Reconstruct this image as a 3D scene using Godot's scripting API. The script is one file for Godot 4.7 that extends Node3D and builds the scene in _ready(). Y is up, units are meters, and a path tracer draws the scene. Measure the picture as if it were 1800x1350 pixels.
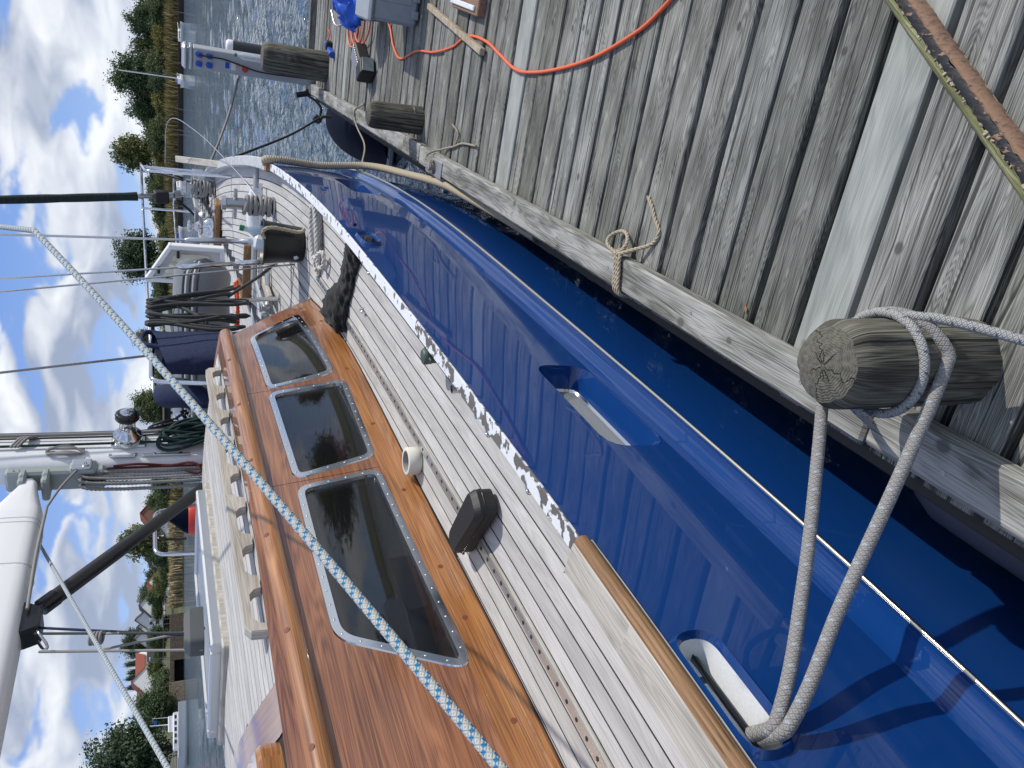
extends Node3D
# A classic blue sailing yacht alongside a weathered wooden pier; the picture was taken with the phone turned on its side.

const WATER := -0.8
var M := {}
var rng := RandomNumberGenerator.new()
var boat: Node3D
var BT: Transform3D
var used := {}


func _ready() -> void:
	rng.seed = 11
	make_camera()
	make_sky()
	make_sun()
	make_materials()
	make_water()
	make_land()
	make_pier()
	make_boat()
	make_pier_things()
	make_lines()
	make_deck_things()
	make_background()


func make_camera() -> void:
	# upright view: yawed 24.1 degrees left of the pier edge, pitched down 23.8 degrees; then the camera is rolled a quarter turn
	var yaw := deg_to_rad(24.1)
	var pitch := atan(600.0 / 1360.0)
	var f := Vector3(-sin(yaw) * cos(pitch), -sin(pitch), -cos(yaw) * cos(pitch))
	var r := Vector3(cos(yaw), 0, -sin(yaw))
	var u := r.cross(f)
	var cam := Camera3D.new()
	cam.name = "camera"
	cam.fov = rad_to_deg(2.0 * atan(675.0 / 1360.0))
	cam.near = 0.05
	cam.far = 4000.0
	add_child(cam)
	cam.transform = Transform3D(Basis(-u, r, -f), Vector3(0, 1.45, 0))
	cam.current = true


func make_sky() -> void:
	# a computed cloudy sky: puffy banks of warped noise, white above and grey beneath, blue between
	var w := 3072
	var h := 1536
	var n1 := FastNoiseLite.new()
	n1.seed = 23
	n1.noise_type = FastNoiseLite.TYPE_SIMPLEX_SMOOTH
	n1.frequency = 1.0
	n1.fractal_type = FastNoiseLite.FRACTAL_FBM
	n1.fractal_octaves = 6
	n1.fractal_gain = 0.56
	var n2: FastNoiseLite = n1.duplicate()
	n2.seed = 57
	n2.fractal_octaves = 3
	var sun := Vector3(1, 1.1, -0.55).normalized()
	var row := PackedFloat32Array()
	row.resize(w * 3)
	var data := PackedFloat32Array()
	for y in h:
		var el := PI * (0.5 - (y + 0.5) / h)
		if el < -0.02:
			row.fill(0.2)
			data.append_array(row)
			continue
		# finer near the horizon, every third point higher up
		var st := 1 if el < 0.6 else 3
		if st == 3 and y % 3 != 0 and y > 0:
			data.append_array(row)
			continue
		var se := sin(el)
		var ce := cos(el)
		var hz := pow(1.0 - clampf(se, 0.0, 1.0), 7.0)
		var blue := Vector3(0.10, 0.25, 0.70).lerp(Vector3(0.38, 0.58, 0.93), hz)
		var lift := 9.0 * atan(el * 1.2)
		for x in range(0, w, st):
			var az := TAU * (x + 0.5) / w
			var d := Vector3(sin(az) * ce, se, -cos(az) * ce)
			var q := Vector3(d.x * 5.2, lift * 1.35, d.z * 5.2)
			var warp := n2.get_noise_3d(q.x * 0.8 + 9.0, q.y * 0.8, q.z * 0.8) * 0.45
			var dens := n1.get_noise_3d(q.x + warp, q.y + warp, q.z) + 0.16
			var above := n1.get_noise_3d(q.x + warp, q.y + 0.30 + warp, q.z) + 0.16
			var cover := smoothstep(-0.06, 0.16, dens)
			var big := n2.get_noise_3d(q.x * 0.45 + 31.0, q.y * 0.5, q.z * 0.45)
			var shade := clampf(0.48 - (dens - above) * 1.1 + dens * 0.55 + big * 0.9 - 0.06, 0.0, 1.0)
			var c := Vector3(0.97, 0.99, 1.02).lerp(Vector3(0.30, 0.36, 0.50), shade)
			c = blue.lerp(c, cover * 0.96)
			c = c.lerp(Vector3(0.74, 0.83, 0.97), hz * 0.22)
			var g := maxf(d.dot(sun), 0.0)
			c += Vector3(1.0, 0.97, 0.9) * (pow(g, 24.0) * 0.6)
			for k in mini(st, w - x):
				row[(x + k) * 3] = maxf(c.x, 0.02)
				row[(x + k) * 3 + 1] = maxf(c.y, 0.02)
				row[(x + k) * 3 + 2] = maxf(c.z, 0.02)
		data.append_array(row)
	var im := Image.create_from_data(w, h, false, Image.FORMAT_RGBF, data.to_byte_array())
	var sm := PanoramaSkyMaterial.new()
	sm.panorama = ImageTexture.create_from_image(im)
	var sky := Sky.new()
	sky.sky_material = sm
	var env := Environment.new()
	env.background_mode = Environment.BG_SKY
	env.sky = sky
	env.background_energy_multiplier = 1.05
	env.tonemap_mode = Environment.TONE_MAPPER_LINEAR
	env.tonemap_exposure = 1.0
	env.sdfgi_enabled = true
	env.ssao_enabled = true
	env.ssil_enabled = true
	var we := WorldEnvironment.new()
	we.name = "world_environment"
	we.environment = env
	add_child(we)


func make_sun() -> void:
	var s := DirectionalLight3D.new()
	s.name = "sun"
	s.light_energy = 1.15
	s.light_color = Color(1.0, 0.97, 0.92)
	s.light_angular_distance = 0.6
	s.shadow_enabled = true
	add_child(s)
	s.look_at_from_position(Vector3(10, 11, -5.5), Vector3.ZERO, Vector3.UP)


# ---------------------------------------------------------------- mesh builder
class MB:
	var v := PackedVector3Array()
	var n := PackedVector3Array()
	var uv := PackedVector2Array()
	var ix := PackedInt32Array()

	func tri(a: int, b: int, c: int) -> void:
		var g := (v[c] - v[a]).cross(v[b] - v[a])
		if g.dot(n[a] + n[b] + n[c]) < 0.0:
			ix.append_array(PackedInt32Array([a, c, b]))
		else:
			ix.append_array(PackedInt32Array([a, b, c]))

	func vert(p: Vector3, nn: Vector3, t: Vector2) -> int:
		v.append(p)
		n.append(nn)
		uv.append(t)
		return v.size() - 1

	func quad(a: Vector3, b: Vector3, c: Vector3, d: Vector3, nn: Vector3, ua := Vector2(0, 0), ub := Vector2(1, 0), uc := Vector2(1, 1), ud := Vector2(0, 1)) -> void:
		var i := vert(a, nn, ua)
		vert(b, nn, ub)
		vert(c, nn, uc)
		vert(d, nn, ud)
		tri(i, i + 1, i + 2)
		tri(i, i + 2, i + 3)

	# smooth grid: pts row by row; sgn turns the normals
	func grid(rows: int, cols: int, pts: PackedVector3Array, uvs: PackedVector2Array, sgn := 1.0, wrap := false) -> void:
		var base := v.size()
		for r in rows:
			for c in cols:
				var r0 := maxi(r - 1, 0)
				var r1 := mini(r + 1, rows - 1)
				var c0 := c - 1
				var c1 := c + 1
				if wrap:
					c0 = (c0 + cols - 1) % (cols - 1)
					c1 = c1 % (cols - 1)
				else:
					c0 = maxi(c0, 0)
					c1 = mini(c1, cols - 1)
				var a := pts[r1 * cols + c] - pts[r0 * cols + c]
				var b := pts[r * cols + c1] - pts[r * cols + c0]
				var nn := a.cross(b)
				nn = nn.normalized() * sgn if nn.length_squared() > 1e-18 else Vector3.UP
				vert(pts[r * cols + c], nn, uvs[r * cols + c])
		for r in rows - 1:
			for c in cols - 1:
				var i := base + r * cols + c
				tri(i, i + 1, i + cols + 1)
				tri(i, i + cols + 1, i + cols)

	# chamfered box, long axis x; uv in metres
	func box(xf: Transform3D, s: Vector3, ch := 0.004, uo := Vector2.ZERO) -> void:
		var hx := s.x * 0.5
		var hy := s.y * 0.5
		var hz := s.z * 0.5
		var c := minf(ch, minf(hx, minf(hy, hz)) * 0.9)
		var h := [hx, hy, hz]
		for ax in 3:
			var b := (ax + 1) % 3
			var d := (ax + 2) % 3
			for sg in [-1.0, 1.0]:
				var ps: Array[Vector3] = []
				for k in [[-1, -1], [1, -1], [1, 1], [-1, 1]]:
					var q := Vector3.ZERO
					q[ax] = sg * h[ax]
					q[b] = k[0] * (h[b] - c)
					q[d] = k[1] * (h[d] - c)
					ps.append(q)
				var nn := Vector3.ZERO
				nn[ax] = sg
				_q(xf, ps, nn, uo, ax)
		if c <= 0.0001:
			return
		for ax in 3:
			var b := (ax + 1) % 3
			var d := (ax + 2) % 3
			for sb in [-1.0, 1.0]:
				for sd in [-1.0, 1.0]:
					var ps: Array[Vector3] = []
					for k in [[-1, 0], [1, 0], [1, 1], [-1, 1]]:
						var q := Vector3.ZERO
						q[ax] = k[0] * (h[ax] - c)
						q[b] = sb * (h[b] - (c if k[1] == 0 else 0.0))
						q[d] = sd * (h[d] - (0.0 if k[1] == 0 else c))
						ps.append(q)
					var nn := Vector3.ZERO
					nn[b] = sb
					nn[d] = sd
					_q(xf, ps, nn.normalized(), uo, b if b != 0 else d)
		for sx in [-1.0, 1.0]:
			for sy in [-1.0, 1.0]:
				for sz in [-1.0, 1.0]:
					var nn := (xf.basis * Vector3(sx, sy, sz)).normalized()
					var a := vert(xf * Vector3(sx * hx, sy * (hy - c), sz * (hz - c)), nn, uo)
					var b2 := vert(xf * Vector3(sx * (hx - c), sy * hy, sz * (hz - c)), nn, uo)
					var d2 := vert(xf * Vector3(sx * (hx - c), sy * (hy - c), sz * hz), nn, uo)
					tri(a, b2, d2)

	func _q(xf: Transform3D, ps: Array[Vector3], nn: Vector3, uo: Vector2, ax: int) -> void:
		var us: Array[Vector2] = []
		for q in ps:
			if ax == 0:
				us.append(uo + Vector2(q.y, q.z))
			elif ax == 1:
				us.append(uo + Vector2(q.x, q.z))
			else:
				us.append(uo + Vector2(q.x, q.y + 0.31))
		quad(xf * ps[0], xf * ps[1], xf * ps[2], xf * ps[3], (xf.basis * nn).normalized(), us[0], us[1], us[2], us[3])

	# tube along points; rad one number or one per point; sq squashes across the second axis
	func tube(pts: PackedVector3Array, rad, sides := 8, caps := true, loop := false) -> void:
		var m := pts.size()
		var base := v.size()
		var up := Vector3.UP
		var t0 := (pts[1] - pts[0]).normalized()
		if absf(t0.dot(up)) > 0.9:
			up = Vector3.RIGHT
		var nrm := (up - t0 * up.dot(t0)).normalized()
		var along := 0.0
		for i in m:
			var a := pts[(i - 1 + m) % m] if loop else pts[maxi(i - 1, 0)]
			var b := pts[(i + 1) % m] if loop else pts[mini(i + 1, m - 1)]
			var t := (b - a).normalized()
			nrm = (nrm - t * nrm.dot(t)).normalized()
			var bi := t.cross(nrm)
			var r: float = rad if rad is float else rad[i]
			if i > 0:
				along += pts[i].distance_to(pts[i - 1])
			for s in sides + 1:
				var an := TAU * s / sides
				var d := nrm * cos(an) + bi * sin(an)
				vert(pts[i] + d * r, d, Vector2(along, float(s) / sides))
		var segs := m if loop else m - 1
		for i in segs:
			for s in sides:
				var a := base + i * (sides + 1) + s
				var b := base + ((i + 1) % m) * (sides + 1) + s
				tri(a, a + 1, b + 1)
				tri(a, b + 1, b)
		if caps and not loop:
			for e in 2:
				var at := 0 if e == 0 else m - 1
				var t := (pts[0] - pts[1]).normalized() if e == 0 else (pts[m - 1] - pts[m - 2]).normalized()
				var c := vert(pts[at], t, Vector2.ZERO)
				var rim := v.size()
				for s in sides + 1:
					vert(v[base + at * (sides + 1) + s], t, uv[base + at * (sides + 1) + s])
				for s in sides:
					tri(c, rim + s, rim + s + 1)

	# turned shape about xf's y axis, profile (radius, height) upwards; sharp corners by doubled points
	func lathe(xf: Transform3D, prof: Array, segs := 20) -> void:
		for k in prof.size() - 1:
			var p: Vector2 = prof[k]
			var q: Vector2 = prof[k + 1]
			if p.distance_to(q) < 1e-6:
				continue
			var tn := Vector2((q - p).y, -(q - p).x).normalized()
			var base := v.size()
			for s in segs + 1:
				var an := TAU * s / segs
				for e in 2:
					var r := p if e == 0 else q
					var nn := tn
					if e == 0 and k > 0:
						var o: Vector2 = prof[k - 1]
						var t2 := Vector2((p - o).y, -(p - o).x).normalized()
						if t2.dot(tn) > 0.5:
							nn = (t2 + tn).normalized()
					if e == 1 and k < prof.size() - 2:
						var o: Vector2 = prof[k + 2]
						var t2 := Vector2((o - q).y, -(o - q).x).normalized()
						if t2.dot(tn) > 0.5:
							nn = (t2 + tn).normalized()
					vert(xf * Vector3(cos(an) * r.x, r.y, sin(an) * r.x), (xf.basis * Vector3(cos(an) * nn.x, nn.y, sin(an) * nn.x)).normalized(), Vector2(float(s) / segs, r.y))
			for s in segs:
				var i := base + s * 2
				tri(i, i + 1, i + 3)
				tri(i, i + 3, i + 2)

	# flat outline (xz of xf) pushed along xf's y, with a small bevel on the top edge
	func slab(xf: Transform3D, poly: PackedVector2Array, h: float, bev := 0.0) -> void:
		var m := poly.size()
		var cen := Vector2.ZERO
		for p in poly:
			cen += p / m
		var inner := PackedVector2Array()
		for p in poly:
			inner.append(p + (cen - p).normalized() * bev)
		var tris := Geometry2D.triangulate_polygon(inner)
		for e in 2:
			var base := v.size()
			var src := inner if e == 0 else poly
			for p in src:
				vert(xf * Vector3(p.x, h if e == 0 else 0.0, p.y), (xf.basis * Vector3(0, 1 if e == 0 else -1, 0)).normalized(), p)
			for t in range(0, tris.size() - 2, 3):
				tri(base + tris[t], base + tris[t + 1], base + tris[t + 2])
		for i in m:
			var a := poly[i]
			var b := poly[(i + 1) % m]
			var e2 := (b - a).orthogonal().normalized()
			if e2.dot((a + b) * 0.5 - cen) < 0.0:
				e2 = -e2
			var nn := (xf.basis * Vector3(e2.x, 0, e2.y)).normalized()
			var l := a.distance_to(b)
			quad(xf * Vector3(a.x, 0, a.y), xf * Vector3(b.x, 0, b.y), xf * Vector3(b.x, h - bev, b.y), xf * Vector3(a.x, h - bev, a.y), nn, Vector2(0, 0), Vector2(l, 0), Vector2(l, h), Vector2(0, h))
			if bev > 0.0:
				var ia := inner[i]
				var ib := inner[(i + 1) % m]
				quad(xf * Vector3(a.x, h - bev, a.y), xf * Vector3(b.x, h - bev, b.y), xf * Vector3(ib.x, h, ib.y), xf * Vector3(ia.x, h, ia.y), (nn + xf.basis.y.normalized()).normalized(), Vector2(0, 0), Vector2(l, 0), Vector2(l, bev), Vector2(0, bev))

	func mesh() -> ArrayMesh:
		var a := []
		a.resize(Mesh.ARRAY_MAX)
		a[Mesh.ARRAY_VERTEX] = v
		a[Mesh.ARRAY_NORMAL] = n
		a[Mesh.ARRAY_TEX_UV] = uv
		a[Mesh.ARRAY_INDEX] = ix
		var m := ArrayMesh.new()
		m.add_surface_from_arrays(Mesh.PRIMITIVE_TRIANGLES, a)
		return m


func obj(called: String, b: MB, mat: Material, parent: Node = self, label := "") -> MeshInstance3D:
	return obj_mesh(called, b.mesh(), mat, parent, label)


func obj_mesh(called: String, me: Mesh, mat: Material, parent: Node = self, label := "") -> MeshInstance3D:
	var o := MeshInstance3D.new()
	o.name = numbered(called) if parent == self else called
	o.mesh = me
	o.material_override = mat
	parent.add_child(o, true)
	if label != "":
		o.set_meta("label", label)
	return o


func numbered(called: String) -> String:
	var k: int = used.get(called, 0)
	used[called] = k + 1
	return called if k == 0 else "%s_%03d" % [called, k]


func tag(o: Node, label: String, category: String, group := "") -> Node:
	o.set_meta("label", label)
	o.set_meta("category", category)
	if group != "":
		o.set_meta("group", group)
	return o


func thing(called: String, label: String, category: String, xf := Transform3D(), group := "") -> Node3D:
	var o := Node3D.new()
	o.name = numbered(called)
	add_child(o)
	o.transform = xf
	tag(o, label, category, group)
	return o


func structure(o: Node) -> Node:
	o.set_meta("kind", "structure")
	return o


func at(x: float, y: float, z: float, ry := 0.0) -> Transform3D:
	return Transform3D(Basis(Vector3.UP, deg_to_rad(ry)), Vector3(x, y, z))


func eul(p: Vector3, rx: float, ry: float, rz: float) -> Transform3D:
	return Transform3D(Basis.from_euler(Vector3(deg_to_rad(rx), deg_to_rad(ry), deg_to_rad(rz))), p)


# a transform whose y axis runs from a to b, at a
func along(a: Vector3, b: Vector3) -> Transform3D:
	var y := (b - a).normalized()
	var x := y.cross(Vector3.FORWARD if absf(y.z) < 0.9 else Vector3.RIGHT).normalized()
	return Transform3D(Basis(x, y, x.cross(y)), a)


func curve(pts: Array, step := 0.03) -> PackedVector3Array:
	var c := Curve3D.new()
	c.bake_interval = step
	for i in pts.size():
		var a: Vector3 = pts[maxi(i - 1, 0)]
		var b: Vector3 = pts[mini(i + 1, pts.size() - 1)]
		var p: Vector3 = pts[i]
		var t := (b - a) / 6.0
		var l0: float = p.distance_to(a)
		var l1: float = p.distance_to(b)
		var tl := t.normalized()
		c.add_point(p, -tl * l0 / 3.0, tl * l1 / 3.0)
	var out := c.get_baked_points()
	if out.size() > 2 and out[out.size() - 1].distance_to(out[out.size() - 2]) < step * 0.2:
		out.remove_at(out.size() - 2)
	return out


func line(a: Vector3, b: Vector3, k := 1, sag := 0.0) -> PackedVector3Array:
	var out := PackedVector3Array()
	for i in k + 1:
		var t := float(i) / k
		out.append(a.lerp(b, t) - Vector3(0, sag * 4.0 * t * (1.0 - t), 0))
	return out


# a laid rope: three strands wound round the path
func laid(b: MB, pts: PackedVector3Array, r: float, pitch := 0.0, strands := 3) -> void:
	if pitch == 0.0:
		pitch = r * 7.0
	var m := pts.size()
	var fr := []
	var t0 := (pts[1] - pts[0]).normalized()
	var up := Vector3.UP if absf(t0.y) < 0.9 else Vector3.RIGHT
	var nrm := (up - t0 * up.dot(t0)).normalized()
	var l := 0.0
	for i in m:
		var t := (pts[mini(i + 1, m - 1)] - pts[maxi(i - 1, 0)]).normalized()
		nrm = (nrm - t * nrm.dot(t)).normalized()
		if i > 0:
			l += pts[i].distance_to(pts[i - 1])
		fr.append([nrm, t.cross(nrm), l])
	for s in strands:
		var q := PackedVector3Array()
		for i in m:
			var an: float = TAU * (float(s) / strands + fr[i][2] / pitch)
			q.append(pts[i] + (fr[i][0] * cos(an) + fr[i][1] * sin(an)) * r * 0.5)
		b.tube(q, r * 0.56, 5, true)


# ---------------------------------------------------------------- materials
func noise(sd: int, oct := 4) -> FastNoiseLite:
	var n := FastNoiseLite.new()
	n.seed = sd
	n.noise_type = FastNoiseLite.TYPE_SIMPLEX_SMOOTH
	n.frequency = 1.0
	n.fractal_type = FastNoiseLite.FRACTAL_FBM
	n.fractal_octaves = oct
	return n


func tex(w: int, h: int, rgb: PackedByteArray, fmt := Image.FORMAT_RGB8) -> ImageTexture:
	return ImageTexture.create_from_image(Image.create_from_data(w, h, false, fmt, rgb))


# sawn timber: [colour, height]; u runs along the grain, size metres w_m x h_m; stops are linear colours dark, mid, light
func wood(w: int, h: int, w_m: float, h_m: float, sd: int, dark: Color, mid: Color, light: Color, knots: int, rings: float, cracks: float, blotch: float, ridge := 0.0) -> Array:
	var n := noise(sd, 3)
	var nf := noise(sd + 1, 2)
	var nb := noise(sd + 2, 3)
	var r := RandomNumberGenerator.new()
	r.seed = sd
	var ks := []
	for i in knots:
		ks.append([r.randf() * w_m, r.randf_range(0.1, 0.9) * h_m, r.randf_range(0.008, 0.016)])
	var rgb := PackedByteArray()
	rgb.resize(w * h * 3)
	var hg := PackedByteArray()
	hg.resize(w * h)
	var p := 0
	var q := 0
	for y in h:
		var v := (y + 0.5) / h * h_m
		for x in w:
			var u := (x + 0.5) / w * w_m
			var vv := v
			var kn := 0.0
			for k in ks:
				var du: float = (u - k[0]) / 5.0
				var dv: float = v - k[1]
				if absf(du) < 0.05:
					var dd := sqrt(du * du + dv * dv)
					var rr: float = k[2]
					vv += signf(dv) * rr * exp(-dd * dd / (rr * rr * 3.0))
					var d2 := sqrt((du * 4.0) * (du * 4.0) + dv * dv)
					if d2 < rr * 1.2:
						kn = maxf(kn, 1.0 - smoothstep(rr * 0.6, rr * 1.2, d2))
			var wob := n.get_noise_2d(u * 0.9, vv * 9.0)
			var g := sin((vv * rings + wob * 5.0) * TAU) * 0.5 + 0.5
			if ridge > 0.0:
				var f2 := sin((vv * rings * 3.7 + wob * 16.0) * TAU) * 0.5 + 0.5
				g = g * (1.0 - ridge) + pow(f2, 0.6) * ridge
			var fine := nf.get_noise_2d(u * 5.0, vv * 420.0)
			var bl := nb.get_noise_2d(u * 2.2, v * 9.0)
			var crack := smoothstep(0.36, 0.52, nf.get_noise_2d(u * 0.8 + 70.0, vv * 75.0) + 0.25 * n.get_noise_2d(u * 1.1 + 30.0, vv * 3.0)) * cracks
			var t := clampf(0.5 + (g - 0.5) * (0.32 + 0.35 * ridge) + fine * 0.55 + bl * blotch, 0.0, 1.0)
			var c := dark.lerp(mid, t * 2.0) if t < 0.5 else mid.lerp(light, t * 2.0 - 1.0)
			c = c.lerp(dark * 0.35, clampf(crack, 0.0, 1.0) * 0.85)
			c = c.lerp(dark * 0.7, kn * 0.75)
			c = c.linear_to_srgb()
			rgb[p] = int(clampf(c.r, 0, 1) * 255.0)
			rgb[p + 1] = int(clampf(c.g, 0, 1) * 255.0)
			rgb[p + 2] = int(clampf(c.b, 0, 1) * 255.0)
			hg[q] = int(clampf(0.5 + (g - 0.5) * (0.3 + 0.3 * ridge) + fine * 0.4 - crack * 0.5, 0, 1) * 255.0)
			p += 3
			q += 1
	return [tex(w, h, rgb), tex(w, h, hg, Image.FORMAT_L8)]


func std(c: Color, rough: float, metal := 0.0, spec := 0.5) -> StandardMaterial3D:
	# c is a linear colour
	var m := StandardMaterial3D.new()
	m.albedo_color = c.linear_to_srgb()
	m.roughness = rough
	m.metallic = metal
	m.metallic_specular = spec
	return m


func wood_mat(t: Array, w_m: float, h_m: float, rough: float, relief: float, tint := Color(1, 1, 1)) -> StandardMaterial3D:
	var m := std(tint, rough)
	m.albedo_texture = t[0]
	m.uv1_scale = Vector3(1.0 / w_m, 1.0 / h_m, 1)
	if relief > 0.0:
		m.heightmap_enabled = true
		m.heightmap_texture = t[1]
		m.heightmap_scale = relief
	return m


# a two-colour mottled picture; thr and soft set where one turns into the other
func mottle(w: int, h: int, sd: int, fx: float, fy: float, a: Color, b: Color, thr := 0.0, soft := 0.5, oct := 4) -> Array:
	var n := noise(sd, oct)
	var n2 := noise(sd + 5, 2)
	var rgb := PackedByteArray()
	rgb.resize(w * h * 3)
	var hg := PackedByteArray()
	hg.resize(w * h)
	var p := 0
	for y in h:
		for x in w:
			# wraps: four corners blended across the tile
			var u := float(x) / w
			var v := float(y) / h
			var s := n.get_noise_2d(u * fx, v * fy) * (1.0 - u) + n.get_noise_2d((u - 1.0) * fx, v * fy) * u
			var s2 := n.get_noise_2d(u * fx, (v - 1.0) * fy) * (1.0 - u) + n.get_noise_2d((u - 1.0) * fx, (v - 1.0) * fy) * u
			s = (s * (1.0 - v) + s2 * v) * 1.5
			var t := smoothstep(thr - soft, thr + soft, s)
			var c := a.lerp(b, t) * (1.0 + 0.12 * n2.get_noise_2d(x * 0.4, y * 0.4))
			c = c.linear_to_srgb()
			rgb[p] = int(clampf(c.r, 0, 1) * 255.0)
			rgb[p + 1] = int(clampf(c.g, 0, 1) * 255.0)
			rgb[p + 2] = int(clampf(c.b, 0, 1) * 255.0)
			hg[y * w + x] = int(clampf(0.5 + s * 0.5, 0, 1) * 255.0)
			p += 3
	return [tex(w, h, rgb), tex(w, h, hg, Image.FORMAT_L8)]


func mot_mat(t: Array, scale: float, rough: float, relief := 0.0) -> StandardMaterial3D:
	var m := std(Color.WHITE, rough)
	m.albedo_texture = t[0]
	m.uv1_triplanar = true
	m.uv1_world_triplanar = true
	m.uv1_scale = Vector3.ONE * scale
	if relief > 0.0:
		m.heightmap_enabled = true
		m.heightmap_texture = t[1]
		m.heightmap_scale = relief
	return m


# plaited rope: [colour, height]; one tile is one stitch pair; fleck tints some stitches
func braid(base: Color, fleck: Color, every: int, sd: int) -> Array:
	var w := 128
	var h := 128
	var r := RandomNumberGenerator.new()
	r.seed = sd
	var pick := {}
	var rgb := PackedByteArray()
	rgb.resize(w * h * 3)
	var hg := PackedByteArray()
	hg.resize(w * h)
	var nn := noise(sd, 2)
	for y in h:
		for x in w:
			var u := float(x) / w * 8.0
			var v := float(y) / h * 8.0
			var a := fposmod(u + v, 2.0)
			var b := fposmod(u - v, 2.0)
			# herringbone of two strand directions
			var first := (int(floor(u)) + int(floor(v))) % 2 == 0
			var e := absf(fposmod((u + v) if first else (u - v), 1.0) - 0.5) * 2.0
			var cell := Vector2i(int(floor(u)), int(floor(v)))
			var key := (cell.x * 3 + cell.y * 5) % maxi(every, 1)
			var hh := clampf(1.0 - e * e, 0, 1)
			var c := base * (0.72 + 0.28 * hh)
			if every > 0 and key == 0:
				c = fleck * (0.72 + 0.28 * hh)
			c = c * (1.0 + 0.18 * nn.get_noise_2d(x * 0.13, y * 0.13))
			c = c.linear_to_srgb()
			var p := (y * w + x) * 3
			rgb[p] = int(clampf(c.r, 0, 1) * 255.0)
			rgb[p + 1] = int(clampf(c.g, 0, 1) * 255.0)
			rgb[p + 2] = int(clampf(c.b, 0, 1) * 255.0)
			hg[y * w + x] = int(hh * 255.0)
	return [tex(w, h, rgb), tex(w, h, hg, Image.FORMAT_L8)]


func rope_mat(t: Array, tile: float, around: float, relief: float) -> StandardMaterial3D:
	var m := std(Color.WHITE, 0.85)
	m.albedo_texture = t[0]
	m.uv1_scale = Vector3(1.0 / tile, around, 1)
	m.heightmap_enabled = true
	m.heightmap_texture = t[1]
	m.heightmap_scale = relief
	return m


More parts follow.
